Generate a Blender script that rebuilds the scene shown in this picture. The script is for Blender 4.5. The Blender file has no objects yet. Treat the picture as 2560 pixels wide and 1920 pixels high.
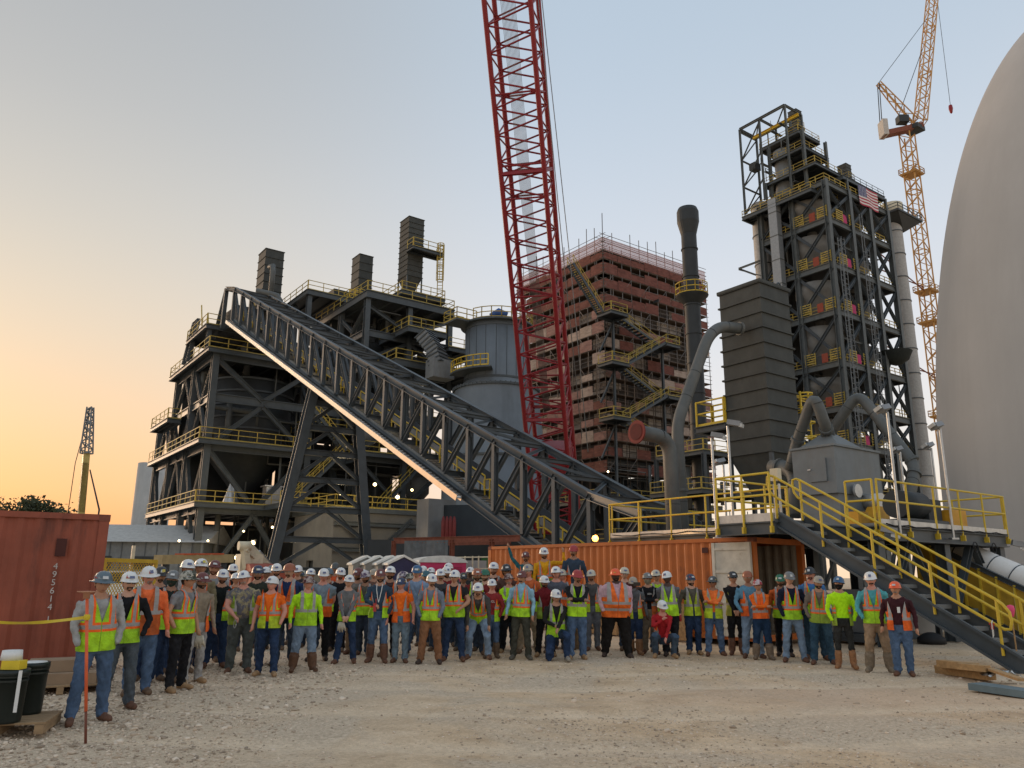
import bpy, bmesh, math, random
import numpy as np
from math import sin, cos, pi, radians, sqrt, atan2, hypot
from mathutils import Vector, Matrix, Euler, noise

# ---------------------------------------------------------------- camera
scene = bpy.context.scene
FPX = 1950.0; PITCH = radians(13.8); ROLL = radians(0.4); EYE = 1.70
cam_data = bpy.data.cameras.new('camera'); cam_data.sensor_width = 36.0
cam_data.lens = 36.0 * FPX / 2560.0; cam_data.clip_start = 0.1; cam_data.clip_end = 6000
camera = bpy.data.objects.new('camera', cam_data); scene.collection.objects.link(camera)
FW = Vector((0, cos(PITCH), sin(PITCH))); U0 = Vector((0, -sin(PITCH), cos(PITCH))); R0 = Vector((1, 0, 0))
RV = R0 * cos(ROLL) + U0 * sin(ROLL); UV = U0 * cos(ROLL) - R0 * sin(ROLL)
m = Matrix((RV, UV, -FW)).transposed().to_4x4(); m.translation = (0, 0, EYE)
camera.matrix_world = m
scene.camera = camera
# ---------------------------------------------------------------- sky, sun, exposure
SUN_AZ = radians(-48)      # the sun is at the horizon beyond the left edge of the picture (measured from +Y)
SUN_EL = radians(7.0)
world = bpy.data.worlds.new('World'); scene.world = world; world.use_nodes = True
wn = world.node_tree; wn.nodes.clear()
sky = wn.nodes.new('ShaderNodeTexSky'); sky.sky_type = 'NISHITA'; sky.sun_disc = False
sky.sun_elevation = SUN_EL; sky.sun_rotation = SUN_AZ
sky.altitude = 100; sky.air_density = 1.2; sky.dust_density = 2.0; sky.ozone_density = 1.5
def lin(r, g, b):
    f = lambda c: ((c / 255 + 0.055) / 1.055) ** 2.4 if c > 10 else c / 255 / 12.92
    return (f(r), f(g), f(b), 1.0)
def wnode(t, **k):
    n = wn.nodes.new(t)
    for a, v in k.items(): setattr(n, a, v)
    return n
def wramp(stops):
    n = wnode('ShaderNodeValToRGB'); e = n.color_ramp.elements; n.color_ramp.interpolation = 'B_SPLINE'
    while len(e) < len(stops): e.new(0.5)
    for el, (p, c) in zip(e, stops): el.position = p; el.color = lin(*c)
    return n
tc = wnode('ShaderNodeTexCoord'); sep = wnode('ShaderNodeSeparateXYZ'); wn.links.new(tc.outputs['Generated'], sep.inputs[0])
# dusk sky by elevation: towards the sunken sun and away from it
r_sun = wramp([(0, (212, 120, 70)), (.04, (230, 146, 86)), (.09, (235, 172, 112)), (.17, (226, 187, 145)), (.27, (208, 191, 168)), (.38, (189, 184, 175)), (.5, (171, 171, 170)), (.66, (153, 157, 161)), (1, (164, 171, 178))])
r_off = wramp([(0, (233, 201, 166)), (.06, (228, 212, 192)), (.14, (219, 213, 207)), (.28, (204, 206, 211)), (.45, (185, 194, 205)), (.62, (165, 180, 195)), (.8, (164, 179, 194)), (1, (168, 181, 195))])
for r in (r_sun, r_off): wn.links.new(sep.outputs[2], r.inputs[0])
hv = wnode('ShaderNodeVectorMath', operation='MULTIPLY'); hv.inputs[1].default_value = (1, 1, 0); wn.links.new(tc.outputs['Generated'], hv.inputs[0])
nv = wnode('ShaderNodeVectorMath', operation='NORMALIZE'); wn.links.new(hv.outputs[0], nv.inputs[0])
dv = wnode('ShaderNodeVectorMath', operation='DOT_PRODUCT'); dv.inputs[1].default_value = (sin(SUN_AZ), cos(SUN_AZ), 0); wn.links.new(nv.outputs[0], dv.inputs[0])
mr = wnode('ShaderNodeMapRange', interpolation_type='SMOOTHSTEP'); mr.inputs[1].default_value = .58; mr.inputs[2].default_value = 1.02
wn.links.new(dv.outputs['Value'], mr.inputs[0])
mx = wnode('ShaderNodeMix', data_type='RGBA'); wn.links.new(mr.outputs[0], mx.inputs[0]); wn.links.new(r_off.outputs[0], mx.inputs[6]); wn.links.new(r_sun.outputs[0], mx.inputs[7])
bg = wnode('ShaderNodeBackground'); bg.inputs['Strength'].default_value = 0.95
bg2 = wnode('ShaderNodeBackground'); bg2.inputs['Strength'].default_value = 0.008
add = wnode('ShaderNodeAddShader'); wo = wnode('ShaderNodeOutputWorld')
wn.links.new(mx.outputs[2], bg.inputs[0]); wn.links.new(sky.outputs[0], bg2.inputs[0])
wn.links.new(bg.outputs[0], add.inputs[0]); wn.links.new(bg2.outputs[0], add.inputs[1]); wn.links.new(add.outputs[0], wo.inputs[0])
sun_d = bpy.data.lights.new('sun', 'SUN'); sun_d.energy = 1.3; sun_d.angle = radians(20); sun_d.color = (1.0, 0.70, 0.46)
sun = bpy.data.objects.new('sun', sun_d); scene.collection.objects.link(sun)
sd = Vector((sin(SUN_AZ) * cos(SUN_EL), cos(SUN_AZ) * cos(SUN_EL), sin(SUN_EL)))
sun.rotation_euler = (-sd).to_track_quat('-Z', 'Y').to_euler()
scene.view_settings.view_transform = 'Standard'; scene.view_settings.look = 'None'
scene.view_settings.exposure = 0.40; scene.view_settings.gamma = 1.0
scene.view_settings.use_curve_mapping = False
scene.cycles.max_bounces = 6; scene.cycles.diffuse_bounces = 3; scene.cycles.glossy_bounces = 3
scene.cycles.use_denoising = True
# ---------------------------------------------------------------- helpers
random.seed(7); RNG = np.random.default_rng(7)
COL = scene.collection
CAMP = Vector((0, 0, EYE))
def ray(x, y): return FW * FPX + RV * (x - 1280) + UV * (960 - y)
def at(x, y, Y):                       # point of the place that shows at photo pixel (x, y), Y metres ahead
    r = ray(x, y); return CAMP + r * (Y / r.y)
def onz(x, y, z=0.0):                  # the same, at height z
    r = ray(x, y); return CAMP + r * ((z - EYE) / r.z)
def V3(*a): return Vector(a)
TH = radians(36)                       # the plant's grid is turned 36 degrees
GU = Vector((cos(TH), sin(TH), 0)); GV = Vector((-sin(TH), cos(TH), 0)); GZ = Vector((0, 0, 1))
def grid(o): return lambda u, v, z: Vector((o[0], o[1], 0)) + GU * u + GV * v + GZ * z

MATS = {}
def mat(name, col=(.5, .5, .5), rough=.6, metal=0.0, var=.18, scale=3.0, bump=.0, bscale=40.0, dirt=None, streak=0.0, spec=.4, emit=None, stretch=None):
    """procedural paint / metal / cloth: colour varied by world-space noise, optional dirt patches, bump"""
    if name in MATS: return MATS[name]
    m = bpy.data.materials.new(name); m.use_nodes = True; nt = m.node_tree; N = nt.nodes; L = nt.links
    b = N['Principled BSDF']; b.inputs['Roughness'].default_value = rough; b.inputs['Metallic'].default_value = metal
    b.inputs['Specular IOR Level'].default_value = spec
    g = N.new('ShaderNodeNewGeometry'); src = g.outputs['Position']
    if stretch:
        mp = N.new('ShaderNodeMapping'); mp.inputs['Scale'].default_value = stretch; L.new(src, mp.inputs[0]); src = mp.outputs[0]
    n = N.new('ShaderNodeTexNoise'); n.inputs['Scale'].default_value = scale; n.inputs['Detail'].default_value = 6; n.inputs['Roughness'].default_value = .62
    L.new(src, n.inputs['Vector'])
    r = N.new('ShaderNodeValToRGB'); e = r.color_ramp.elements
    e[0].position = .3; e[1].position = .72
    e[0].color = tuple(max(0, c * (1 - var)) for c in col) + (1,); e[1].color = tuple(min(1, c * (1 + var)) for c in col) + (1,)
    L.new(n.outputs[0], r.inputs[0]); out = r.outputs[0]
    if dirt:
        dc, lo, hi, ds = dirt
        n2 = N.new('ShaderNodeTexNoise'); n2.inputs['Scale'].default_value = ds; n2.inputs['Detail'].default_value = 8; n2.inputs['Roughness'].default_value = .7
        v2 = g.outputs['Position']
        if streak:
            mp = N.new('ShaderNodeMapping'); mp.inputs['Scale'].default_value = (1, 1, streak); L.new(v2, mp.inputs[0]); v2 = mp.outputs[0]
        L.new(v2, n2.inputs['Vector'])
        mr = N.new('ShaderNodeMapRange'); mr.inputs[1].default_value = lo; mr.inputs[2].default_value = hi; L.new(n2.outputs[0], mr.inputs[0])
        mx = N.new('ShaderNodeMix'); mx.data_type = 'RGBA'; mx.inputs[7].default_value = tuple(dc) + (1,)
        L.new(mr.outputs[0], mx.inputs[0]); L.new(out, mx.inputs[6]); out = mx.outputs[2]
    L.new(out, b.inputs['Base Color'])
    if bump:
        n3 = N.new('ShaderNodeTexNoise'); n3.inputs['Scale'].default_value = bscale; n3.inputs['Detail'].default_value = 4; L.new(g.outputs['Position'], n3.inputs['Vector'])
        bp = N.new('ShaderNodeBump'); bp.inputs['Strength'].default_value = bump; bp.inputs['Distance'].default_value = .02
        L.new(n3.outputs[0], bp.inputs['Height']); L.new(bp.outputs[0], b.inputs['Normal'])
    if emit:
        b.inputs['Emission Color'].default_value = tuple(emit[:3]) + (1,); b.inputs['Emission Strength'].default_value = emit[3]
    MATS[name] = m; return m

STEEL = mat('grey_painted_steel', (.060, .073, .082), .5, dirt=((.085, .092, .095), .55, .8, 1.2), streak=.25, scale=1.5)
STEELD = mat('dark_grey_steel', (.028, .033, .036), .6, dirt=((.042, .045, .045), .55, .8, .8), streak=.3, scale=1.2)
STEELM = mat('mid_grey_steel', (.17, .185, .195), .5, dirt=((.12, .12, .11), .5, .8, .9), streak=.2, scale=1.2)
VESSEL = mat('blue_grey_vessel_paint', (.135, .16, .185), .5, var=.1, dirt=((.09, .105, .115), .52, .8, .5), streak=.12, scale=.6)
BAGM = mat('charcoal_filter_housing', (.05, .054, .05), .7, var=.2, dirt=((.075, .078, .07), .5, .8, 1.4), streak=.3, scale=2, bump=.15, bscale=6)
DUCT = mat('duct_grey_paint', (.098, .105, .102), .55, dirt=((.15, .145, .13), .5, .85, 1.5), streak=.3, scale=2)
GALV = mat('galvanised_steel', (.45, .46, .46), .38, .8, var=.15, scale=6)
ALU = mat('silver_cladding', (.5, .51, .52), .35, .7, var=.12, scale=2)
YEL = mat('safety_yellow_paint', (.62, .43, .035), .5, var=.12, scale=5, dirt=((.35, .26, .06), .6, .85, 5))
YELF = mat('faded_yellow_paint', (.42, .31, .06), .6, var=.2, scale=5)
GRATE = mat('steel_grating', (.2, .205, .2), .6, .3, scale=4)
REDC = mat('crane_red_paint', (.235, .012, .018), .42, var=.12, dirt=((.2, .03, .025), .55, .85, 2))
ORGC = mat('crane_orange_paint', (.46, .25, .07), .5, var=.15)
CONC = mat('pale_concrete', (.42, .41, .385), .85, var=.1, scale=.4, dirt=((.33, .32, .30), .45, .75, .25), streak=.25, bump=.1, bscale=3)
DOMEM = mat('dome_sprayed_concrete', (.37, .375, .375), .9, var=.04, scale=.25, dirt=((.335, .34, .338), .42, .75, .35), streak=.06, bump=.25, bscale=2.5)
RUST = mat('rust_brown_steel', (.19, .06, .035), .75, var=.3, scale=5)
BLACK = mat('black_rubber', (.015, .015, .016), .7)
CREAM = mat('cream_paint', (.6, .53, .38), .55, dirt=((.35, .3, .2), .55, .85, 3))
WHITE = mat('white_paint', (.72, .72, .70), .5, var=.07, dirt=((.5, .48, .43), .55, .85, 3))
NETRED = mat('red_debris_netting', (.165, .058, .042), .85, var=.4, scale=1.5, stretch=(1, 1, 3), dirt=((.26, .11, .085), .5, .8, .5))
NETPINK = mat('faded_pink_netting', (.30, .17, .14), .85, var=.35, scale=1.2, stretch=(1, 1, 3), dirt=((.19, .075, .06), .5, .75, .6))
NETTAN = mat('tan_debris_netting', (.40, .31, .25), .85, var=.3, scale=1.0, stretch=(1, 1, 3), dirt=((.22, .11, .09), .52, .78, .5))
CLAD = mat('beige_cladding', (.50, .44, .38), .8, var=.2, scale=.5, dirt=((.22, .17, .14), .5, .75, .35))
DARKIN = mat('dark_interior_cladding', (.10, .085, .075), .9, var=.4, scale=.6)
PLANK = mat('timber_planks', (.30, .2, .11), .8, var=.3, scale=4, stretch=(1, 1, 6))
STEELT = mat('weathered_tower_steel', (.095, .108, .11), .6, dirt=((.06, .066, .066), .5, .8, .8), streak=.25, scale=1.2)
GLOW = lambda n, c, s: mat(n, c, .5, emit=(c[0], c[1], c[2], s))

ORIG = {}
def link(o, parent=None, origin=None):
    COL.objects.link(o)
    if parent is not None: o.parent = parent
    ORIG[o] = Vector(origin) if origin is not None else (ORIG[parent] if parent is not None else Vector((0, 0, 0)))
    return o
def tag(o, label, cat, group=None):
    o['label'] = label; o['category'] = cat
    if group: o['group'] = group
    return o
def thing(name, label, cat, loc=(0, 0, 0), group=None):
    o = bpy.data.objects.new(name, None); o.location = loc; o.empty_display_size = .3
    link(o, None, loc); return tag(o, label, cat, group)

# unit member profiles, length along +z, shared between all bars of one material
PROF = {}
def profile(kind, m):
    k = (kind, m.name)
    if k in PROF: return PROF[k]
    if kind == 'i':
        t, w = .09, .14
        s = [(-.5, -.5), (.5, -.5), (.5, -.5 + t), (w / 2, -.5 + t), (w / 2, .5 - t), (.5, .5 - t), (.5, .5), (-.5, .5), (-.5, .5 - t), (-w / 2, .5 - t), (-w / 2, -.5 + t), (-.5, -.5 + t)]
    elif kind == 'l': s = [(-.5, -.5), (.5, -.5), (.5, -.4), (-.4, -.4), (-.4, .5), (-.5, .5)]
    elif kind == 'u': s = [(-.5, -.5), (.5, -.5), (.5, -.36), (-.34, -.36), (-.34, .36), (.5, .36), (.5, .5), (-.5, .5)]
    elif kind == 'b': s = [(-.5, -.5), (.5, -.5), (.5, .5), (-.5, .5)]
    else:
        n = int(kind[1:]); s = [(.5 * cos(2 * pi * i / n), .5 * sin(2 * pi * i / n)) for i in range(n)]
    n = len(s); vs = [(x, y, 0) for x, y in s] + [(x, y, 1) for x, y in s]
    fs = [(i, (i + 1) % n, n + (i + 1) % n, n + i) for i in range(n)] + [tuple(range(n))[::-1], tuple(range(n, 2 * n))]
    me = bpy.data.meshes.new('member_' + kind); me.from_pydata(vs, [], fs); me.materials.append(m)
    if kind[0] == 'o':
        me.polygons.foreach_set('use_smooth', [True] * n + [False, False])
    PROF[k] = me; return me
def axes(a, b, up=(0, 0, 1)):
    z = (b - a); L = z.length; z = z / L; up = Vector(up)
    if abs(z.dot(up)) > .98: up = GU
    x = up.cross(z).normalized(); y = z.cross(x)
    return x, y, z, L
def bar(parent, name, a, b, w, h, m, kind='i', up=(0, 0, 1)):
    """one straight member: its own object sharing the profile mesh"""
    a = Vector(a); b = Vector(b); x, y, z, L = axes(a, b, up)
    o = bpy.data.objects.new(name, profile(kind, m))
    p = a - (ORIG[parent] if parent is not None else Vector((0, 0, 0)))
    M = Matrix((x * w, y * h, z * L)).transposed().to_4x4(); M.translation = p
    o.matrix_local = M; o.matrix_basis = M
    link(o, parent, a); return o

class MB:
    """collects faces; build() links them as ONE mesh object"""
    def __init__(s): s.v = []; s.f = []; s.mi = []; s.sm = []
    def add(s, vs, fs, mi=0, smooth=False):
        n = len(s.v); s.v += [tuple(v) for v in vs]
        s.f += [tuple(i + n for i in f) for f in fs]; s.mi += [mi] * len(fs); s.sm += [smooth] * len(fs); return s
    def hexa(s, c8, mi=0):
        return s.add(c8, [(3, 2, 1, 0), (4, 5, 6, 7), (0, 1, 5, 4), (1, 2, 6, 5), (2, 3, 7, 6), (3, 0, 4, 7)], mi)
    def box(s, c, d, ax=None, mi=0):
        c = Vector(c); X, Y, Z = ax or (Vector((1, 0, 0)), Vector((0, 1, 0)), GZ); hx, hy, hz = d[0] / 2, d[1] / 2, d[2] / 2
        q = [c + X * (sx * hx) + Y * (sy * hy) + Z * (sz * hz) for sz in (-1, 1) for sx, sy in ((-1, -1), (1, -1), (1, 1), (-1, 1))]
        return s.hexa(q, mi)
    def bar(s, a, b, w, h, mi=0, up=(0, 0, 1)):
        a = Vector(a); b = Vector(b); x, y, z, L = axes(a, b, up)
        q = [p + x * (sx * w / 2) + y * (sy * h / 2) for p in (a, b) for sx, sy in ((-1, -1), (1, -1), (1, 1), (-1, 1))]
        return s.hexa(q, mi)
    def tube(s, pts, r, n=8, mi=0, cap=True, smooth=True):
        pts = [Vector(p) for p in pts]; rs = r if isinstance(r, (list, tuple)) else [r] * len(pts); vs = []; pu = None
        for i, p in enumerate(pts):
            t = (pts[min(i + 1, len(pts) - 1)] - pts[max(i - 1, 0)]).normalized()
            if pu is None: pu = (GZ if abs(t.z) < .95 else Vector((1, 0, 0)))
            x = pu.cross(t).normalized(); y = t.cross(x); pu = y
            vs += [p + (x * cos(2 * pi * k / n) + y * sin(2 * pi * k / n)) * rs[i] for k in range(n)]
        fs = [(i * n + k, i * n + (k + 1) % n, (i + 1) * n + (k + 1) % n, (i + 1) * n + k) for i in range(len(pts) - 1) for k in range(n)]
        s.add(vs, fs, mi, smooth)
        if cap:
            m = len(s.v) - len(vs); s.f += [tuple(m + k for k in range(n))[::-1], tuple(m + (len(pts) - 1) * n + k for k in range(n))]; s.mi += [mi, mi]; s.sm += [False, False]
        return s
    def lathe(s, prof, c, n=32, mi=0, smooth=True, a0=0, a1=2 * pi, ax=None):
        c = Vector(c); X, Y, Z = ax or (Vector((1, 0, 0)), Vector((0, 1, 0)), GZ); full = abs(a1 - a0 - 2 * pi) < 1e-6; m = n if full else n + 1
        vs = [c + (X * cos(a0 + (a1 - a0) * k / n) + Y * sin(a0 + (a1 - a0) * k / n)) * r + Z * z for r, z in prof for k in range(m)]
        fs = [(i * m + k, i * m + (k + 1) % m, (i + 1) * m + (k + 1) % m, (i + 1) * m + k) for i in range(len(prof) - 1) for k in range(n)]
        return s.add(vs, fs, mi, smooth)
    def poly(s, pts, d, mi=0):            # prism: polygon pts extruded by vector d
        n = len(pts); d = Vector(d); pts = [Vector(p) for p in pts]
        return s.add(pts + [p + d for p in pts], [tuple(range(n))[::-1], tuple(range(n, 2 * n))] + [(i, (i + 1) % n, n + (i + 1) % n, n + i) for i in range(n)], mi)
    def build(s, name, mats, parent=None, origin=None, kind=None):
        o0 = ORIG[parent] if parent is not None else Vector(origin or (0, 0, 0))
        me = bpy.data.meshes.new(name)
        v = np.array([tuple(p) for p in s.v], float) - np.array(o0)
        me.from_pydata(v.tolist(), [], s.f)
        for m in (mats if isinstance(mats, (list, tuple)) else [mats]): me.materials.append(m)
        me.polygons.foreach_set('material_index', s.mi); me.polygons.foreach_set('use_smooth', s.sm); me.update()
        bm = bmesh.new(); bm.from_mesh(me); bmesh.ops.recalc_face_normals(bm, faces=bm.faces); bm.to_mesh(me); bm.free()
        o = bpy.data.objects.new(name, me)
        if parent is None: o.location = o0
        link(o, parent, o0)
        if kind: o['kind'] = kind
        return o
GAX = (GU, GV, GZ)

def handrail(mb, pts, h=1.07, sp=1.8, r=.03, toe=True, mi=0):
    """a run of guard rail along pts (posts, two rails, toe plate) into a joined mesh"""
    pts = [Vector(p) for p in pts]
    for a, b in zip(pts, pts[1:]):
        L = (b - a).length; n = max(1, round(L / sp))
        for k in range(n + 1):
            p = a.lerp(b, k / n); mb.bar(p, p + GZ * h, r * 2, r * 2, mi)
        for f in (.52, 1.0): mb.bar(a + GZ * h * f, b + GZ * h * f, r * 2, r * 2, mi)
        if toe: mb.bar(a + GZ * .06, b + GZ * .06, .02, .12, mi)
def railing(parent, pts, m=None, **k):
    mb = MB(); handrail(mb, pts, **k); return mb.build('railing', m or YELF, parent)
def deck(parent, G, u0, u1, v0, v1, z, t=.12, m=None, rails='', beam=.45, bm=None, name='deck', rm=None, under=True):
    """grating deck with edge beams; rails: which edges carry a guard rail (f front, r right, b back, l left)"""
    mb = MB(); mb.box(G((u0 + u1) / 2, (v0 + v1) / 2, z - t / 2), (u1 - u0, v1 - v0, t), GAX)
    n = max(2, int((u1 - u0) / 1.6))
    if under:
        for k in range(1, n): mb.bar(G(u0 + (u1 - u0) * k / n, v0, z - t - .12), G(u0 + (u1 - u0) * k / n, v1, z - t - .12), .12, .24)
    mb.build(name, m or STEELD, parent)
    bm = bm or STEEL; zz = z - t - beam / 2 + .1
    for nm, a, b in (('f', (u0, v0), (u1, v0)), ('r', (u1, v0), (u1, v1)), ('b', (u1, v1), (u0, v1)), ('l', (u0, v1), (u0, v0))):
        bar(parent, 'edge_beam', G(a[0], a[1], zz), G(b[0], b[1], zz), .25, beam, bm)
    e = .05; cor = {'f': ((u0, v0 + e), (u1, v0 + e)), 'r': ((u1 - e, v0), (u1 - e, v1)), 'b': ((u1, v1 - e), (u0, v1 - e)), 'l': ((u0 + e, v1), (u0 + e, v0))}
    for c in rails:
        a, b = cor[c]; railing(parent, [G(a[0], a[1], z), G(b[0], b[1], z)], rm)
def flight(parent, a, b, width_dir, w=1.0, m=None, rm=None, name='stair_flight', rails=True, nst=None, sh=.3):
    """a straight flight from a (low) to b (high): two stringers, treads, rails"""
    a = Vector(a); b = Vector(b); W = Vector(width_dir).normalized() * w; mb = MB()
    for s in (0, 1): mb.bar(a + W * s, b + W * s, .06, sh)
    H = b.z - a.z; n = nst or max(3, round(H / .2)); d = b - a; dh = Vector((d.x, d.y, 0)); run = dh.length / n; dh.normalize()
    X = (dh, W.normalized(), GZ)
    for k in range(n):
        c = a.lerp(b, (k + .5) / n) + W / 2; mb.box(c, (run * .95, w - .08, .04), X)
    o = mb.build(name, m or STEEL, parent)
    if rails:
        rb = MB(); nn = max(2, round(d.length / 1.6))
        for s in (0, 1):
            for k in range(nn + 1):
                p = a.lerp(b, k / nn) + W * s; rb.bar(p, p + GZ * 1.0, .06, .06)
            for f in (.5, 1.0): rb.bar(a + W * s + GZ * f, b + W * s + GZ * f, .06, .06)
        rb.build('stair_railing', rm or YELF, parent)
    return o
def xbrace(parent, p00, p10, p11, p01, w=.25, m=None, kind='x', name='brace'):
    """bracing of a bay given its four corners (low left, low right, high right, high left)"""
    m = m or STEEL; mid_t = (p01 + p11) / 2; mid_b = (p00 + p10) / 2
    segs = {'x': ((p00, p11), (p10, p01)), 'v': ((p01, mid_b), (p11, mid_b)), 'a': ((p00, mid_t), (p10, mid_t)), '/': ((p00, p11),), '\\': ((p10, p01),)}[kind]
    for a, b in segs: bar(parent, name, a, b, w, w, m)
# ---------------------------------------------------------------- the setting: ground, gravel
def ground_height(x, y):
    h = .035 * noise.noise((x * .35, y * .35, 1.7)) + .018 * noise.noise((x * 1.3, y * 1.3, 5.1))
    d = y - (.02 * x * x + 8.6)                      # two shallow wheel tracks sweep across the foreground
    for o in (0, 1.9, 4.3, 6.1): h -= .03 * math.exp(-((d - o) / .28) ** 2)
    return h
def make_ground():
    xs = np.concatenate([[-3000, -900, -300, -120, -60, -35, -24], np.linspace(-19, 19, 191), [24, 35, 60, 120, 300, 900, 3000]])
    ys = np.concatenate([[-60, -10, 0, 3], np.linspace(5, 24, 120), [26, 30, 40, 60, 100, 200, 500, 1500, 5000]])
    vs = []
    for y in ys:
        for x in xs:
            f = 1.0 if (abs(x) < 18 and 5 <= y <= 23) else 0.0
            vs.append((x, y, ground_height(x, y) * f if f else 0.0))
    n = len(xs); fs = [(j * n + i, j * n + i + 1, (j + 1) * n + i + 1, (j + 1) * n + i) for j in range(len(ys) - 1) for i in range(n - 1)]
    me = bpy.data.meshes.new('ground'); me.from_pydata(vs, [], fs); me.polygons.foreach_set('use_smooth', [True] * len(fs))
    m = bpy.data.materials.new('crushed_limestone_ground'); m.use_nodes = True; nt = m.node_tree; N = nt.nodes; L = nt.links
    b = N['Principled BSDF']; b.inputs['Roughness'].default_value = .95; b.inputs['Specular IOR Level'].default_value = .15
    g = N.new('ShaderNodeNewGeometry')
    def nz(scale, det=6, ro=.6, dist=0.0):
        n = N.new('ShaderNodeTexNoise'); n.inputs['Scale'].default_value = scale; n.inputs['Detail'].default_value = det; n.inputs['Roughness'].default_value = ro; n.inputs['Distortion'].default_value = dist
        L.new(g.outputs['Position'], n.inputs['Vector']); return n.outputs[0]
    def ramp(src, stops):
        r = N.new('ShaderNodeValToRGB'); e = r.color_ramp.elements
        while len(e) < len(stops): e.new(.5)
        for el, (p, c) in zip(e, stops): el.position = p; el.color = tuple(c) + (1,)
        L.new(src, r.inputs[0]); return r.outputs[0]
    def mixc(f, a, c, bt='MIX'):
        x = N.new('ShaderNodeMix'); x.data_type = 'RGBA'; x.blend_type = bt
        if isinstance(f, float): x.inputs[0].default_value = f
        else: L.new(f, x.inputs[0])
        L.new(a, x.inputs[6]); L.new(c, x.inputs[7]); return x.outputs[2]
    dust = ramp(nz(1.1, 7, .65, .4), [(.28, (.46, .32, .20)), (.5, (.68, .50, .325)), (.72, (.82, .635, .445))])
    grav = ramp(nz(22, 5, .7), [(.25, (.37, .29, .205)), (.5, (.61, .485, .355)), (.78, (.80, .66, .50))])
    patch = ramp(nz(.33, 5, .6, .8), [(.44, (0, 0, 0)), (.58, (1, 1, 1))])
    sx = N.new('ShaderNodeSeparateXYZ'); L.new(g.outputs['Position'], sx.inputs[0])
    mr = N.new('ShaderNodeMapRange'); mr.interpolation_type = 'SMOOTHSTEP'; mr.inputs[1].default_value = .5; mr.inputs[2].default_value = -4.5; L.new(sx.outputs[0], mr.inputs[0])
    pm = N.new('ShaderNodeMath'); pm.operation = 'MAXIMUM'; L.new(patch, pm.inputs[0]); L.new(mr.outputs[0], pm.inputs[1])
    col = mixc(pm.outputs[0], dust, grav)
    cl = ramp(nz(.5, 5, .6, .5), [(.3, (.58, .40, .27)), (.7, (.70, .52, .37))])             # reddish clay dragged in by wheels at the right
    dv = N.new('ShaderNodeVectorMath'); dv.operation = 'SUBTRACT'; dv.inputs[1].default_value = (5.2, 12.2, 0); L.new(g.outputs['Position'], dv.inputs[0])
    ds = N.new('ShaderNodeVectorMath'); ds.operation = 'MULTIPLY'; ds.inputs[1].default_value = (.22, .42, 0); L.new(dv.outputs[0], ds.inputs[0])
    ln = N.new('ShaderNodeVectorMath'); ln.operation = 'LENGTH'; L.new(ds.outputs[0], ln.inputs[0])
    na = N.new('ShaderNodeMath'); na.operation = 'ADD'; L.new(ln.outputs['Value'], na.inputs[0]); L.new(nz(.9, 5, .6), na.inputs[1])
    m2 = N.new('ShaderNodeMapRange'); m2.inputs[1].default_value = 1.5; m2.inputs[2].default_value = .7; m2.inputs[3].default_value = 0; m2.inputs[4].default_value = .8; L.new(na.outputs[0], m2.inputs[0])
    col = mixc(m2.outputs[0], col, cl)
    # compacted wheel tracks: fine pale dust pressed smooth, following the ruts
    def MA(op, a, c=None):
        n = N.new('ShaderNodeMath'); n.operation = op
        for i, q in enumerate((a, c)):
            if q is None: continue
            if isinstance(q, (int, float)): n.inputs[i].default_value = q
            else: L.new(q, n.inputs[i])
        return n.outputs[0]
    dt = MA('SUBTRACT', MA('SUBTRACT', sx.outputs[1], 8.6), MA('MULTIPLY', MA('MULTIPLY', sx.outputs[0], sx.outputs[0]), .02))
    dt = MA('ADD', dt, MA('MULTIPLY', MA('SUBTRACT', nz(1.6, 3, .5), .5), .7))
    trk = None
    for o in (0.0, 1.9, 4.3, 6.1):
        e_ = MA('SUBTRACT', 1.0, MA('MINIMUM', MA('DIVIDE', MA('ABSOLUTE', MA('SUBTRACT', dt, o)), .34), 1.0)); trk = e_ if trk is None else MA('MAXIMUM', trk, e_)
    trk = MA('MULTIPLY', MA('MULTIPLY', trk, 1.5), nz(.8, 4, .6)); trk = MA('MINIMUM', trk, .75)
    pale = ramp(nz(3, 5, .6), [(.3, (.70, .54, .375)), (.7, (.82, .655, .475))]); col = mixc(trk, col, pale)
    vor = N.new('ShaderNodeTexVoronoi'); vor.inputs['Scale'].default_value = 26; vor.inputs['Randomness'].default_value = 1; L.new(g.outputs['Position'], vor.inputs['Vector'])
    hue = ramp(vor.outputs['Color'], [(.1, (.80, .78, .76)), (.9, (1.12, 1.11, 1.09))])
    col = mixc(.55, col, hue, 'MULTIPLY')
    fine = ramp(nz(90, 3, .7), [(.3, (.70, .68, .66)), (.7, (1.15, 1.14, 1.12))])
    col = mixc(.7, col, fine, 'MULTIPLY')
    L.new(col, b.inputs['Base Color'])
    vr = N.new('ShaderNodeTexVoronoi'); vr.inputs['Scale'].default_value = 34; vr.feature = 'SMOOTH_F1'; L.new(g.outputs['Position'], vr.inputs['Vector'])
    b1 = N.new('ShaderNodeBump'); b1.inputs['Strength'].default_value = .45; b1.inputs['Distance'].default_value = .022; b1.invert = True; L.new(vr.outputs['Distance'], b1.inputs['Height'])
    b2 = N.new('ShaderNodeBump'); b2.inputs['Strength'].default_value = .5; b2.inputs['Distance'].default_value = .05; L.new(nz(5, 8, .7), b2.inputs['Height']); L.new(b1.outputs[0], b2.inputs['Normal'])
    L.new(b2.outputs[0], b.inputs['Normal'])
    me.materials.append(m)
    o = bpy.data.objects.new('ground', me); link(o); o['kind'] = 'structure'
make_ground()

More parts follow.
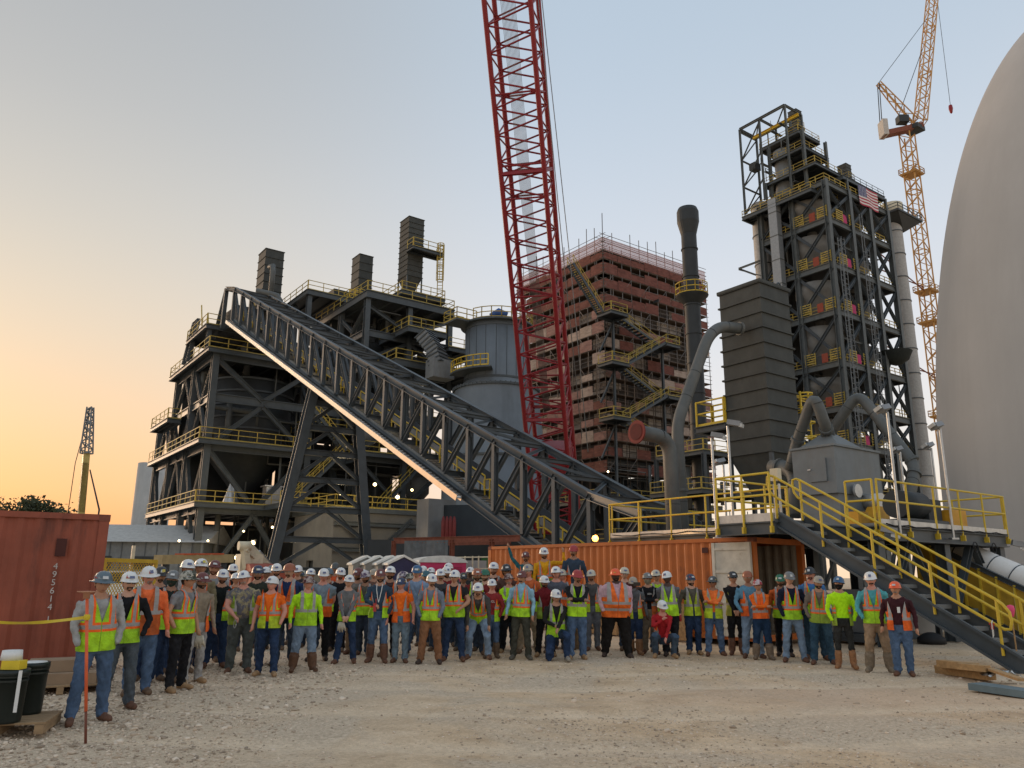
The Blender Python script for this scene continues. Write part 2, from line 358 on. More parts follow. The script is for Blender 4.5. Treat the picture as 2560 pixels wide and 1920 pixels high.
def make_gravel():
    rng = np.random.default_rng(3)
    phi = (1 + 5 ** .5) / 2
    ico = np.array([(-1, phi, 0), (1, phi, 0), (-1, -phi, 0), (1, -phi, 0), (0, -1, phi), (0, 1, phi), (0, -1, -phi), (0, 1, -phi), (phi, 0, -1), (phi, 0, 1), (-phi, 0, -1), (-phi, 0, 1)]) / 1.9
    tri = np.array([(0, 11, 5), (0, 5, 1), (0, 1, 7), (0, 7, 10), (0, 10, 11), (1, 5, 9), (5, 11, 4), (11, 10, 2), (10, 7, 6), (7, 1, 8), (3, 9, 4), (3, 4, 2), (3, 2, 6), (3, 6, 8), (3, 8, 9), (4, 9, 5), (2, 4, 11), (6, 2, 10), (8, 6, 7), (9, 8, 1)])
    P = []
    def sow(n, x0, x1, y0, y1, s0, s1, dens):
        k = 0; tries = 0
        while k < n and tries < n * 8:
            tries += 1
            x = rng.uniform(x0, x1); y = rng.uniform(y0, y1)
            if abs(x) > .72 * y + 1.2: continue
            if rng.random() > dens(x, y): continue
            s = s0 + (s1 - s0) * rng.random() ** 3.2
            P.append((x, y, s)); k += 1
    patchy = lambda x, y: max(.05, min(1, .42 + .95 * noise.noise((x * .32, y * .32, 9.3)) + .45 * noise.noise((x * 1.1, y * 1.1, 2.2)) + (.5 if x < -2.5 else 0) + (.35 if y > 14 else 0)))
    sow(16000, -9, 9, 5.8, 11, .005, .019, patchy)
    sow(8000, -11, 13, 11, 20, .008, .026, patchy)
    sow(5500, -9, -2, 7.5, 16, .014, .04, lambda x, y: max(0, min(1, (-2.2 - x) / 2.5)))
    sow(90, -8, 9, 6, 17, .03, .05, patchy)
    n = len(P); A = np.array(P)
    jit = 1 + .32 * rng.standard_normal((n, 12, 1)).clip(-1.4, 1.4)
    sc = rng.uniform(.65, 1.35, (n, 1, 3)) * np.array([1, 1, .62])
    ang = rng.uniform(0, 2 * pi, n); ca, sa = np.cos(ang), np.sin(ang)
    v = ico[None] * jit * sc * A[:, 2][:, None, None]
    x = v[..., 0] * ca[:, None] - v[..., 1] * sa[:, None]; y = v[..., 0] * sa[:, None] + v[..., 1] * ca[:, None]
    gh = np.array([ground_height(a, b) if abs(a) < 18 else 0 for a, b in A[:, :2]])
    v = np.stack([x + A[:, 0][:, None], y + A[:, 1][:, None], v[..., 2] + gh[:, None] + (A[:, 2] * .18)[:, None]], -1).reshape(-1, 3)
    f = (tri[None] + (np.arange(n) * 12)[:, None, None]).reshape(-1, 3)
    me = bpy.data.meshes.new('gravel'); me.vertices.add(len(v)); me.vertices.foreach_set('co', v.ravel())
    me.loops.add(len(f) * 3); me.loops.foreach_set('vertex_index', f.ravel().astype(np.int32)); me.polygons.add(len(f))
    me.polygons.foreach_set('loop_start', np.arange(0, len(f) * 3, 3, dtype=np.int32)); me.update(calc_edges=True)
    m = bpy.data.materials.new('limestone_stones'); m.use_nodes = True; nt = m.node_tree; b = nt.nodes['Principled BSDF']; b.inputs['Roughness'].default_value = .92
    g = nt.nodes.new('ShaderNodeNewGeometry'); r = nt.nodes.new('ShaderNodeValToRGB'); e = r.color_ramp.elements
    e[0].color = (.28, .215, .155, 1); e[1].color = (.76, .63, .49, 1); k = e.new(.5); k.color = (.54, .42, .305, 1)
    nt.links.new(g.outputs['Random Per Island'], r.inputs[0]); nt.links.new(r.outputs[0], b.inputs['Base Color']); me.materials.append(m)
    o = bpy.data.objects.new('gravel', me); link(o); o['kind'] = 'stuff'
    tag(o, 'loose crushed limestone pieces strewn over the yard', 'gravel')
make_gravel()
# ---------------------------------------------------------------- left plant: steel frame with hopper silo
LV = dict(A=8.0, B=13.8, M=18.5, C=22.6, D=24.9)
P0 = (-28.4, 72); G = grid(P0)
def tower_rail(t, pts, m=None): return railing(t, pts, m)
t = thing('storage_frame_building', 'open grey steel frame with railed decks around a dark hopper silo', 'steel frame', (P0[0], P0[1], 0))
for u in (0, 9.7):
    for v in (0, 7, 14, 20.5):
        top = LV['C'] if v < 15 else LV['M']
        if u == 0 and v == 0: top = LV['C'] + .1
        bar(t, 'column', G(u, v, 0), G(u, v, top), .62, .62, STEEL, up=GV)
for u in (0,):
    for z in (LV['A'], LV['B'], LV['M'], LV['C']):
        bar(t, 'girder', G(0, 0.31, z - .55), G(0, 20.5 if z < 19 else 14, z - .55), .3, .75, STEEL)
for z in (LV['A'], LV['B'], LV['M'], LV['C']):
    bar(t, 'girder', G(.31, 0, z - .55), G(9.4, 0, z - .55), .3, .8, STEEL)
    bar(t, 'girder', G(10, 0, z - .55), G(19.2, 0, z - .55), .3, .8, STEEL)
zs = [0, LV['A'] - .9, LV['B'] - .9, LV['M'] - .9, LV['C'] - .9]
for i, kd in enumerate(('a', 'v', 'a', 'v')):
    xbrace(t, G(.2, 0, zs[i] + (.5 if i else 0)), G(9.5, 0, zs[i] + (.5 if i else 0)), G(9.5, 0, zs[i + 1]), G(.2, 0, zs[i + 1]), .42, kind=kd)
    for k, (v0, v1) in enumerate(((0, 7), (7, 14), (14, 20.5))):
        if i == 3 and k == 2: continue
        xbrace(t, G(0, v0 + .2, zs[i] + .3), G(0, v1 - .2, zs[i] + .3), G(0, v1 - .2, zs[i + 1]), G(0, v0 + .2, zs[i + 1]), .34, kind=('a', 'v')[(i + k) % 2])
        xbrace(t, G(9.7, v0 + .2, zs[i] + .3), G(9.7, v1 - .2, zs[i] + .3), G(9.7, v1 - .2, zs[i + 1]), G(9.7, v0 + .2, zs[i + 1]), .3, kind=('v', 'a')[(i + k) % 2])
deck(t, G, -.8, 9.7, -.9, 19, LV['A'], rails='fl')
deck(t, G, -1.0, 9.7, -.9, 20.0, LV['B'], rails='fl')
deck(t, G, -1.7, -.4, 9.5, 17, 17.2, rails='flb')
deck(t, G, -.9, 9.9, -.7, 14.4, LV['C'], rails='flb')
deck(t, G, 9.7, 19.4, -.6, 10, LV['A'] - .05, rails='f')
deck(t, G, 9.7, 13.5, -.8, 5, 16.1, rails='fl')
deck(t, G, -1.0, 7, .6, 8, LV['D'] + .3, rails='flb')
for u, v in ((-.6, 1), (-.6, 7.4), (6.5, 1), (6.5, 7.4)): bar(t, 'column', G(u, v, LV['C']), G(u, v, LV['D'] - .2), .4, .4, STEEL, up=GV)
# gable frame and ladder on the upper deck
for v in (6.6, 8.2): bar(t, 'gable_post', G(-1, v, LV['C'] + .1), G(-.4, v, LV['C'] + 4.6), .4, .4, STEEL, up=GV)
bar(t, 'gable_beam', G(-.4, 6.4, LV['C'] + 4.6), G(-.4, 8.6, LV['C'] + 4.6), .35, .35, STEEL)
for q in range(2):
    bar(t, 'roof_brace', G(-.8 + q * 1.3, 3 + q * 2.4, LV['D'] + .3), G(-.8 + q * 1.3, 4.2 + q * 2.4, LV['D'] + 3.2), .1, .1, YELF, 'b')
# dark panels added inside the frame to fill the bright sky gaps
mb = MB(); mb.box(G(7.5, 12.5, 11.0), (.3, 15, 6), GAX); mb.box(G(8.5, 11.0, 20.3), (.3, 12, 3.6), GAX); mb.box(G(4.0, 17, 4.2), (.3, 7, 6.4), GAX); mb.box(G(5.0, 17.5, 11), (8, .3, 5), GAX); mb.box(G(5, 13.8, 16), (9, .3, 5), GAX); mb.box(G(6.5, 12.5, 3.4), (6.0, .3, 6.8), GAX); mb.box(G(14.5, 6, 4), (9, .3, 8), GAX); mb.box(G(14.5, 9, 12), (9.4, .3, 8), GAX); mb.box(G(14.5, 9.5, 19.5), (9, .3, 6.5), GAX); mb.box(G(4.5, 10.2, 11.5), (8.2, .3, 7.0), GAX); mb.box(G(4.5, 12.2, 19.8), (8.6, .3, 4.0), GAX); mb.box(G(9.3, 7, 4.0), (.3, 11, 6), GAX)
mb.build('dark_filler_panel', STEELD, t)
# hopper silo inside the frame
c = G(5.6, 6.2, 0)
s = thing('hopper_silo', 'dark ribbed storage silo with conical hopper inside the open steel frame', 'silo', (c.x, c.y, 9))
mb = MB(); mb.lathe([(.0, 21.6), (3.9, 21.2), (4.25, 20.9), (4.25, 15.2)], (c.x, c.y, 0), 48); mb.build('shell', STEELD, s)
for z in (20.9, 19.6, 18.3, 17.0, 15.8):
    mb = MB(); mb.lathe([(4.25, z - .09), (4.38, z - .09), (4.38, z + .09), (4.25, z + .09)], (c.x, c.y, 0), 48, smooth=False); mb.build('ring_stiffener', STEEL, s)
mb = MB(); mb.lathe([(4.6, 15.3), (4.6, 13.9)], (c.x, c.y, 0), 48)
for k in range(40):
    a = 2 * pi * k / 40; mb.box((c.x + 4.66 * cos(a), c.y + 4.66 * sin(a), 14.6), (.14, .14, 1.4))
mb.build('skirt', STEELD, s)
mb = MB(); mb.lathe([(4.4, 13.9), (.7, 9.3), (.7, 8.6)], (c.x, c.y, 0), 40); mb.build('hopper_cone', STEELD, s)
mb = MB()
for k in range(3):
    a = 2 * pi * k / 3 + .6; mb.tube([(c.x + 2.6 * cos(a), c.y + 2.6 * sin(a), 21.2), (c.x + 2.6 * cos(a), c.y + 2.6 * sin(a), 23.3), (c.x + 4.4 * cos(a), c.y + 4.4 * sin(a), 23.9)], .35, 10)
mb.build('inlet_pipe', DUCT, s)
# feeder and hoppers on deck A
for nm, uu, vv, lab in (('screw_feeder', 3.1, 1.5, 'pale cone feeder standing on the lowest railed deck under the hopper silo'),):
    q = thing(nm, lab, 'feeder', G(uu, vv, LV['A']))
    mb = MB(); mb.lathe([(.75, 8.02), (.75, 8.3), (.25, 10.0), (.2, 10.3), (0, 10.3)], G(uu, vv, 0), 14); mb.box(G(uu, vv, 8.15), (2.2, 1.1, .25), GAX); mb.build('housing', GALV, q)
q = thing('control_cabinet', 'galvanised box cabinet standing behind the rail of the lowest deck', 'cabinet', G(6.8, .9, LV['A']))
mb = MB(); mb.box(G(6.8, .9, 9.0), (1.5, 1.1, 1.9), GAX); mb.build('housing', GALV, q)
mb = MB(); mb.box(G(6.8, .9, 10.0), (1.9, 1.4, .12), GAX); mb.build('canopy', ALU, q)

# ---------------------------------------------------------------- upper roofed process building behind the conveyor
P2 = (-15.2, 77); G2 = grid(P2); ZR = 30.7
t = thing('process_building', 'dark grey steel process building with railed flat roof behind the conveyor', 'steel frame', (P2[0], P2[1], 0))
for u in (.3, 5.3, 10.4):
    for v in (.5, 7, 13.6): bar(t, 'column', G2(u, v, 0), G2(u, v, ZR - .6), .55, .55, STEEL, up=GV)
for z in (8.0, 13.6, 18.2, 23.0, 26.7):
    for v in (.5, 7): bar(t, 'girder', G2(.3, v, z - .5), G2(10.4, v, z - .5), .3, .75, STEEL)
    for u in (.3, 10.4): bar(t, 'girder', G2(u, .8, z - .5), G2(u, 13.4, z - .5), .3, .75, STEEL)
zl = [0, 8, 13.6, 18.2, 23.0, 26.7, ZR - .6]
for i in range(6):
    for k, (u0, u1) in enumerate(((.3, 5.3), (5.3, 10.4))):
        xbrace(t, G2(u0, .5, zl[i] + .3), G2(u1, .5, zl[i] + .3), G2(u1, .5, zl[i + 1] - .9), G2(u0, .5, zl[i + 1] - .9), .34, kind=('/', '\\')[(i + k) % 2])
    for k, (v0, v1) in enumerate(((.5, 7), (7, 13.6))):
        xbrace(t, G2(.3, v0, zl[i] + .3), G2(.3, v1, zl[i] + .3), G2(.3, v1, zl[i + 1] - .9), G2(.3, v0, zl[i + 1] - .9), .34, kind=('a', 'v')[(i + k) % 2])
deck(t, G2, 0, 10.7, 0, 14, ZR, rails='flr', beam=.8, m=STEELM)
deck(t, G2, 3.6, 8.2, -2.6, 4, 26.8, rails='fl', beam=.6)
deck(t, G2, 2.0, 13.2, -3.2, 3, 22.9, rails='fl', beam=.7)
deck(t, G2, 9.5, 13.5, -1.0, 6, 26.0, rails='fr', beam=.5)
deck(t, G2, .3, 10.4, .5, 12, 18.2, rails='f'); deck(t, G2, .3, 10.4, -.5, 12, 13.6, rails='fl'); deck(t, G2, -8, 10.4, -1.2, 12, 8.0, rails='f')
mb = MB()
for (u, v, z, du, dv, dz) in ((5, 8, 20, 8.5, 1, 8.5), (4, 9, 10.5, 8, 1, 5), (7.5, 5.5, 28.4, 4.8, 5, 3), (2.8, 6.5, 25, 3.4, 3, 3.4), (5, 10.5, 28.2, 9, .6, 4.2)): mb.box(G2(u, v, z), (du, dv, dz), GAX)
mb.build('dark_equipment_casing', STEELD, t)
for q, (u, z0, z1) in enumerate(((1.8, 14, 17), (5.2, 19, 22), (8.3, 9, 12.6))):
    mb = MB(); p = G2(u, 2.8, 0); mb.lathe([(0, z1), (1.3, z1), (1.3, z0 + 1.2), (.3, z0), (0, z0)], p, 20); mb.build('cyclone', STEELM, t)
flight(t, G2(-6.5, .2, 8), G2(-1.5, .2, 13.4), GV, 1.0); flight(t, G2(-1.2, .2, 13.6), G2(-5.2, .2, 17.6), GV, 1.0)
flight(t, G2(2.5, -.6, 8), G2(7.5, -.6, 13.4), GV, 1.0)
# ribbed curved chute
ch = thing('ribbed_chute', 'weathered curved ribbed chute hanging under the process building roof', 'chute', G2(8.4, -1.2, 23))
pts = [at(1062, 840, 76), at(1078, 862, 75.7), at(1092, 885, 75.5), at(1100, 912, 75.3)]
mb = MB()
for a, b in zip(pts, pts[1:]): mb.bar(a, b, 1.9, 1.3)
mb.build('chute_body', STEELM, ch)
mb = MB()
for k in range(9):
    f = k / 8 * 3; i = min(2, int(f)); p = pts[i].lerp(pts[i + 1], f - i); d = (pts[i + 1] - pts[i]).normalized(); mb.bar(p - d * .06, p + d * .06, 2.1, 1.5)
mb.build('rib', STEEL, ch)
mb = MB(); mb.box(at(1100, 925, 75.3), (2.4, 1.6, 1.9), GAX); mb.build('outlet_box', STEELM, ch)
# second roofed deck, left and farther back
P3 = at(772, 724, 82); G3 = grid((P3.x, P3.y)); z3 = P3.z
t = thing('rear_roof_deck', 'small railed roof deck on steel columns rising behind the conveyor head', 'steel frame', (P3.x, P3.y, 0))
deck(t, G3, -.2, 9, -.2, 9, z3, rails='flr', beam=.6)
for u in (.2, 8.6):
    for v in (.2, 8.6): bar(t, 'column', G3(u, v, 0), G3(u, v, z3 - .5), .5, .5, STEEL, up=GV)
for z in (26.5, 22.5): bar(t, 'girder', G3(.2, .2, z), G3(8.6, .2, z), .3, .6, STEEL); bar(t, 'girder', G3(.2, .2, z), G3(.2, 8.6, z), .3, .6, STEEL)
xbrace(t, G3(.2, .2, 22.8), G3(8.6, .2, 22.8), G3(8.6, .2, 26.3), G3(.2, .2, 26.3), .3, kind='a'); xbrace(t, G3(.2, .2, 26.8), G3(.2, 8.6, 26.8), G3(.2, 8.6, z3 - .6), G3(.2, .2, z3 - .6), .3, kind='a')
mb = MB(); mb.box(G3(5, 5, 24), (8, 6, 5), GAX); mb.box(G3(5.4, 3, z3 + .8), (3.4, 2.4, 1.5), GAX); mb.build('fan_housing', STEELD, t)
# ---------------------------------------------------------------- ribbed filter towers on the roofs
def bagfilter(name, label, corner, du, dv, z0, z1, m=BAGM, nrib=9, hop=0.0, group=None, legs=True, top=.0):
    g = grid((corner.x, corner.y)); t = thing(name, label, 'dust filter', (corner.x, corner.y, z0 - hop), group)
    mb = MB(); mb.box(g(du / 2, dv / 2, (z0 + z1) / 2), (du, dv, z1 - z0), GAX); mb.build('housing', m, t)
    for k in range(nrib + 1):
        z = z0 + (z1 - z0) * k / nrib; mb = MB(); e = .07 * max(1, du / 2); mb.box(g(du / 2, dv / 2, z), (du + 2 * e, dv + 2 * e, .05 * max(1.4, du / 1.4)), GAX); mb.build('stiffener_rib', m, t)
    if hop:
        mb = MB(); q = [g(0, 0, z0), g(du, 0, z0), g(du, dv, z0), g(0, dv, z0)]; a = .3
        q2 = [g(du * (.5 + sx * a), dv * (.5 + sy * a), z0 - hop) for sx, sy in ((-.5, -.5), (.5, -.5), (.5, .5), (-.5, .5))]
        mb.hexa(q2 + q); mb.build('hopper', m, t)
        if legs:
            for u, v in ((.05, .05), (du - .05, .05), (du - .05, dv - .05), (.05, dv - .05)): bar(t, 'support_leg', g(u, v, z0 - hop - .3), g(u, v, z0), .14, .14, STEEL, 'b', up=GV)
    return t, g
c1 = at(664, 640, 86)
t, g = bagfilter('filter_tower', 'dark filter tower with bent pipe rising left of the conveyor head', c1, 2.2, 2.6, 28, 39.2, nrib=11)
mb = MB(); a = [at(674, 668, 85), at(682, 664, 84.6), at(682, 680, 84.5), at(676, 745, 84.5)]; mb.tube(a, .3, 10); mb.build('down_pipe', DUCT, t)
mb = MB(); mb.tube([at(642, 728, 83), at(672, 734, 83), at(693, 740, 83), at(700, 752, 83), at(700, 765, 83)], .34, 10); mb.build('elbow_pipe', DUCT, t)
deck(t, g, -1.2, 3.6, -1.2, 0, 31.4, rails='flr', beam=.3, under=False)
c2 = at(900, 636, 90)
t, g = bagfilter('filter_tower', 'slim dark filter tower between two railed roof platforms', c2, 1.8, 2.2, 31, 40.3, nrib=9)
deck(t, g, -1.5, 3.2, -2.6, -.2, 33.6, rails='flr', beam=.3, under=False, rm=YEL); deck(t, g, -3, 2.4, -4.4, -2.8, 32.6, rails='flr', beam=.3, under=False, rm=YEL)
c3 = at(1024, 530, 84)
t, g = bagfilter('filter_tower', 'tallest roof filter tower with hopper, side platform and caged ladder', c3, 2.0, 2.2, 35.2, 42.5, nrib=11, hop=2.0)
deck(t, g, -1.4, 4.2, -1.6, 3.6, 32.6, rails='flrb', beam=.5, under=False)
deck(t, g, -.2, 3.8, -1.6, -.1, 38.2, rails='flr', beam=.35, under=False)
for u in (0, 3.8): bar(t, 'platform_leg', g(u, 2.8, 30.4), g(u, 2.8, 32.2), .25, .25, STEEL, up=GV)
mb = MB(); pl = g(3.7, -1.2, 0)
for z in np.arange(32.6, 39.3, .35): mb.bar((pl.x - .25, pl.y, z), (pl.x + .25, pl.y, z), .05, .05)
for dx in (-.3, .3): mb.bar((pl.x + dx, pl.y, 32.6), (pl.x + dx, pl.y, 39.4), .07, .07)
for z in np.arange(34.8, 39.4, .9): mb.lathe([(.42, z), (.42, z + .1)], (pl.x, pl.y - .35, 0), 8)
for k in range(5):
    a = pi + pi * k / 4; mb.bar((pl.x + .42 * cos(a), pl.y - .35 + .42 * sin(a), 34.8), (pl.x + .42 * cos(a), pl.y - .35 + .42 * sin(a), 39.3), .05, .05)
mb.build('caged_ladder', YELF, t)
# ---------------------------------------------------------------- concrete substation under the process building
cc = at(835, 1290, 68); G5 = grid((cc.x, cc.y))
t = thing('concrete_building', 'pale concrete block room behind the trestle with dark doorway', 'building', (cc.x, cc.y, 0))
mb = MB(); W, D, Hh = 16, 9, 7.0
mb.box(G5(W / 2, .15, Hh / 2), (W, .3, Hh), GAX); mb.box(G5(W / 2, D, Hh / 2), (W, .3, Hh), GAX); mb.box(G5(W, D / 2, Hh / 2), (.3, D - .3, Hh), GAX)
for v0, v1, za, zb in ((.3, 4.0, 0, Hh), (5.6, D - .2, 0, Hh), (4.0, 5.6, 2.9, Hh)): mb.box(G5(.15, (v0 + v1) / 2, (za + zb) / 2), (.3, v1 - v0, zb - za), GAX)
mb.build('wall', mat('grey_block_wall', (.125, .125, .12), .9, var=.15, scale=.8), t)
mb = MB(); mb.box(G5(W / 2, D / 2, Hh + .2), (W + .5, D + .5, .4), GAX); mb.build('roof', STEEL, t)
mb = MB(); mb.box(G5(.45, 4.8, 1.45), (.1, 1.6, 2.9), GAX); mb.build('door', STEELD, t)
railing(t, [G5(0, D, Hh + .4), G5(0, 0, Hh + .4), G5(W, 0, Hh + .4)])
for k in range(3): bar(t, 'wall_beam', G5(0, -.2, 1.6 + k * 2.2), G5(W, -.2, 1.6 + k * 2.2), .25, .35, STEEL)
xbrace(t, G5(.2, -.25, .2), G5(7.5, -.25, .2), G5(7.5, -.25, 6.6), G5(.2, -.25, 6.6), .3, kind='x')

# ---------------------------------------------------------------- blue grey mill vessel
vc = Vector((-1.55, 75.5, 0))
t = thing('mill_vessel', 'tall blue grey steel vessel with flared base and railed top beside the red crane', 'vessel', vc)
mb = MB(); mb.lathe([(0, 26.0), (3.2, 26.0), (3.2, 20.3), (3.6, 19.4)], vc, 56); mb.build('upper_cylinder', VESSEL, t)
mb = MB(); mb.lathe([(4.15, 19.35), (4.9, 12.6), (5.1, 12.4), (5.1, 5), (5.4, 5), (5.4, 0)], vc, 56); mb.build('lower_body', VESSEL, t)
for z, r in ((19.4, 4.3), (20.3, 3.3), (12.5, 5.2), (25.6, 3.25), (5.0, 5.6)):
    mb = MB(); mb.lathe([(r - .3, z - .1), (r, z - .1), (r, z + .1), (r - .3, z + .1)], vc, 56, smooth=False)
    for k in range(56 if z == 19.4 else 0):
        a = 2 * pi * k / 56; mb.box((vc.x + (r + .02) * cos(a), vc.y + (r + .02) * sin(a), z), (.12, .12, .3))
    mb.build('flange', STEEL, t)
for k in range(11):
    a = pi * .98 + pi * k / 10 * 1.04; mb = MB(); p = vc + Vector((3.2 * cos(a), 3.2 * sin(a), 0)); mb.bar(p + GZ * 20.4, p + GZ * 25.5, .05, .05); mb.build('seam', STEEL, t)
mb = MB(); mb.lathe([(3.2, 25.95), (3.7, 25.95), (3.7, 26.12), (0, 26.12)], vc, 40, smooth=False); mb.box(vc + Vector((-3.6, -1.6, 26.02)), (2.4, 2.4, .16), GAX); mb.build('top_deck', STEEL, t)
mb = MB(); pr = [vc + Vector((3.6 * cos(a), 3.6 * sin(a), 26.1)) for a in np.linspace(pi * 1.28, pi * 2.6, 16)]; handrail(mb, pr, 1.1, 1.3, .035); q = [G for G in (vc + Vector((-3.6, -1.6, 26.1)) + GU * a + GV * b for a, b in ((1.1, -1.2), (-1.2, -1.2), (-1.2, 1.2), (1.1, 1.2)))]; handrail(mb, q, 1.1, 1.2, .035); mb.build('railing', YELF, t)
mb = MB(); pb = [vc + Vector((4.6 * cos(a), 4.6 * sin(a), 21.0)) for a in np.linspace(pi * 1.08, pi * 1.45, 8)]; handrail(mb, pb, 1.1, 1.2, .04); mb.build('railing', YEL, t)
mb = MB(); mb.lathe([(3.2, 20.95), (4.7, 20.95), (4.7, 20.8), (3.2, 20.8)], vc, 10, a0=pi * 1.06, a1=pi * 1.47, smooth=False); mb.build('side_platform', STEEL, t)
t2 = tag(MB().tube([vc + Vector((-.6, -2.2, 26.5)), vc + Vector((.2, -2.3, 26.9)), vc + Vector((1.0, -2.2, 26.6))], [.35, .5, .4], 10).build('tarpaulin_bundle', mat('blue_tarpaulin', (.03, .09, .28), .5), None, vc + Vector((0, -2.2, 26.1))), 'blue tarpaulin bundle lying on the vessel top platform', 'tarpaulin')
# mill base housing and red cylinders
mc = at(1180, 1310, 58)
t = thing('grinding_mill', 'dark round mill housing on steel plinth under the conveyor', 'mill', (mc.x, mc.y, 0))
mb = MB(); mb.lathe([(0, 6.4), (4.0, 6.4), (4.0, 1.2), (4.5, 1.0), (4.5, 0)], (mc.x, mc.y, 0), 40); mb.build('housing', STEELD, t)
mb = MB()
for k in range(26):
    a = 2 * pi * k / 26; mb.box((mc.x + 4.2 * cos(a), mc.y + 4.2 * sin(a), 1.7), (.25, .25, 1.0))
mb.build('base_gusset', STEEL, t)
q = at(1090, 1310, 55); mb = MB(); mb.box((q.x, q.y, 3.4), (2.2, 1.6, 6.8), GAX); mb.build('pedestal', STEELM, t)
for k in range(4):
    p = at(1108 + k * 9, 1320, 53.5); tag(MB().lathe([(0, 5.6), (.06, 5.55), (.14, 5.2), (.14, 2.6), (0, 2.6)], (p.x, p.y, 0), 12).build('gas_cylinder', mat('cylinder_red', (.2, .03, .03), .5), None, (p.x, p.y, 2.6)), ('leftmost', 'second', 'third', 'rightmost')[k] + ' of four dark red gas cylinders beside the grey pedestal', 'gas cylinder', 'four gas cylinders by the mill')
# ---------------------------------------------------------------- inclined conveyor gallery (truss)
FT = at(588, 722, 70); KN = at(1476, 1240, 34); NE = at(1605, 1287, 30.5)
TD, TW = 3.3, 3.4                                # truss depth and width
dirh = Vector((KN.x - FT.x, KN.y - FT.y, 0)).normalized(); TU = Vector((-dirh.y, dirh.x, 0))
if TU.x < 0: TU = -TU
t = thing('conveyor_gallery', 'long grey steel truss conveyor gallery sloping down from the frame building to the yard', 'conveyor', (NE.x, NE.y, 0))
NP = 21
top = [FT.lerp(KN, i / NP) for i in range(NP + 1)] + [NE]
topn = KN + (KN - FT).normalized() * .0
bot = [p - GZ * TD for p in top]
bot = [p - GZ * .7 * max(0, (i / NP - .72) / .28) for i, p in enumerate(bot)]; bot[-1] = NE - GZ * 3.0
for side in (0, 1):
    o = TU * (TW * side)
    for nm, ch in (('top_chord', top), ('bottom_chord', bot)):
        bar(t, nm, ch[0] + o, ch[NP] + o, .36, .36, STEEL); bar(t, nm, ch[NP] + o, ch[-1] + o, .36, .36, STEEL)
    for i, (a, b) in enumerate(zip(top, bot)):
        bar(t, 'post', b + o + GZ * .1, a + o - GZ * .1, .22, .3, STEEL, up=TU)
        if i < len(top) - 1:
            bar(t, 'diagonal', bot[i] + o, top[i + 1] + o, .2, .24, STEEL) if i % 2 and False else bar(t, 'diagonal', bot[i + 1] + o, top[i] + o, .2, .24, STEEL) if i < 11 else bar(t, 'diagonal', bot[i] + o, top[i + 1] + o, .2, .26, STEEL)
for i in range(len(top)):
    bar(t, 'roof_strut', top[i] + TU * .2, top[i] + TU * (TW - .2), .2, .2, STEEL)
    bar(t, 'floor_beam', bot[i] + TU * .2, bot[i] + TU * (TW - .2), .2, .3, STEEL)
    if i < len(top) - 1:
        a, b = (top[i], top[i + 1] + TU * TW) if i % 2 else (top[i] + TU * TW, top[i + 1])
        bar(t, 'roof_brace', a, b, .14, .14, STEEL, 'l')
        for s in (0, 1):
            q = top[i + 1] + TU * (TW * s); mb = MB(); mb.box(q - GZ * .28, (.5, .05, .55), ((KN - FT).normalized(), TU, GZ)); mb.build('gusset_plate', STEEL, t)
# conveyor deck, belt stringers, walkways and rails inside
mb = MB()
for f in (.30, .62): mb.bar(bot[0] + TU * TW * f + GZ * 1.0, bot[NP] + TU * TW * f + GZ * 1.0, .12, .34)
for k in range(48):
    p = bot[0].lerp(bot[NP], (k + .5) / 48); mb.bar(p + TU * TW * .30, p + TU * TW * .30 + GZ * 1.0, .1, .1); mb.bar(p + TU * TW * .62, p + TU * TW * .62 + GZ * 1.0, .1, .1)
mb.build('belt_frame', STEELM, t)
mb = MB(); mb.bar(bot[0] + TU * TW * .46 + GZ * 1.2, bot[NP] + TU * TW * .46 + GZ * 1.2, 1.0, .05); mb.build('belt', BLACK, t)
mb = MB()
for k in range(150):
    p = bot[0].lerp(bot[NP], (k + .5) / 150) + TU * .55 + GZ * .28; mb.box(p, (.3, .8, .04), (dirh, TU, GZ))
mb.bar(bot[0] + TU * .14 + GZ * .22, bot[NP] + TU * .14 + GZ * .22, .05, .25); mb.bar(bot[0] + TU * .97 + GZ * .22, bot[NP] + TU * .97 + GZ * .22, .05, .25)
mb.build('walkway_treads', GRATE, t)
mb = MB()
nseg = 11
for k in range(nseg):                             # walkway rail in separate sloped runs with looped ends
    a = bot[0].lerp(bot[NP], (k + .05) / nseg) + TU * .95 + GZ * .3; b = bot[0].lerp(bot[NP], (k + .95) / nseg) + TU * .95 + GZ * .3
    for j in range(4): p = a.lerp(b, j / 3); mb.bar(p, p + GZ * 1.05, .06, .06)
    for f in (.52, 1.05): mb.bar(a + GZ * f, b + GZ * f, .06, .06)
    e = Vector((-dirh.x, -dirh.y, 0)) * .5
    for f in (.52, 1.05): mb.bar(a + GZ * f, a + GZ * f + e, .05, .05)
    mb.bar(a + e + GZ * .52, a + e + GZ * 1.05, .05, .05)
mb.build('walkway_railing', YEL, t)
# bright galvanised cable tray hung outside the lower chord
CT = mat('bright_cable_tray', (.85, .80, .76), .16, 1.0, var=.06, scale=2)
i1 = 13
a = bot[0] - TU * .42 - GZ * .1; b = bot[0].lerp(bot[NP], .805) - TU * .42 - GZ * .1
tr = thing('cable_tray', 'bright metal cable tray running below the near edge of the conveyor gallery', 'cable tray', a)
mb = MB(); mb.bar(a, b, .32, .05); mb.bar(a - TU * .17, b - TU * .17, .03, .3); mb.bar(a + TU * .17, b + TU * .17, .03, .3); mb.build('tray', CT, tr)
mb = MB()
for k in range(110):
    p = a.lerp(b, (k + .5) / 110); mb.bar(p - TU * .19 + GZ * .16, p + TU * .19 + GZ * .16, .06, .04)
mb.build('rung', GALV, tr)
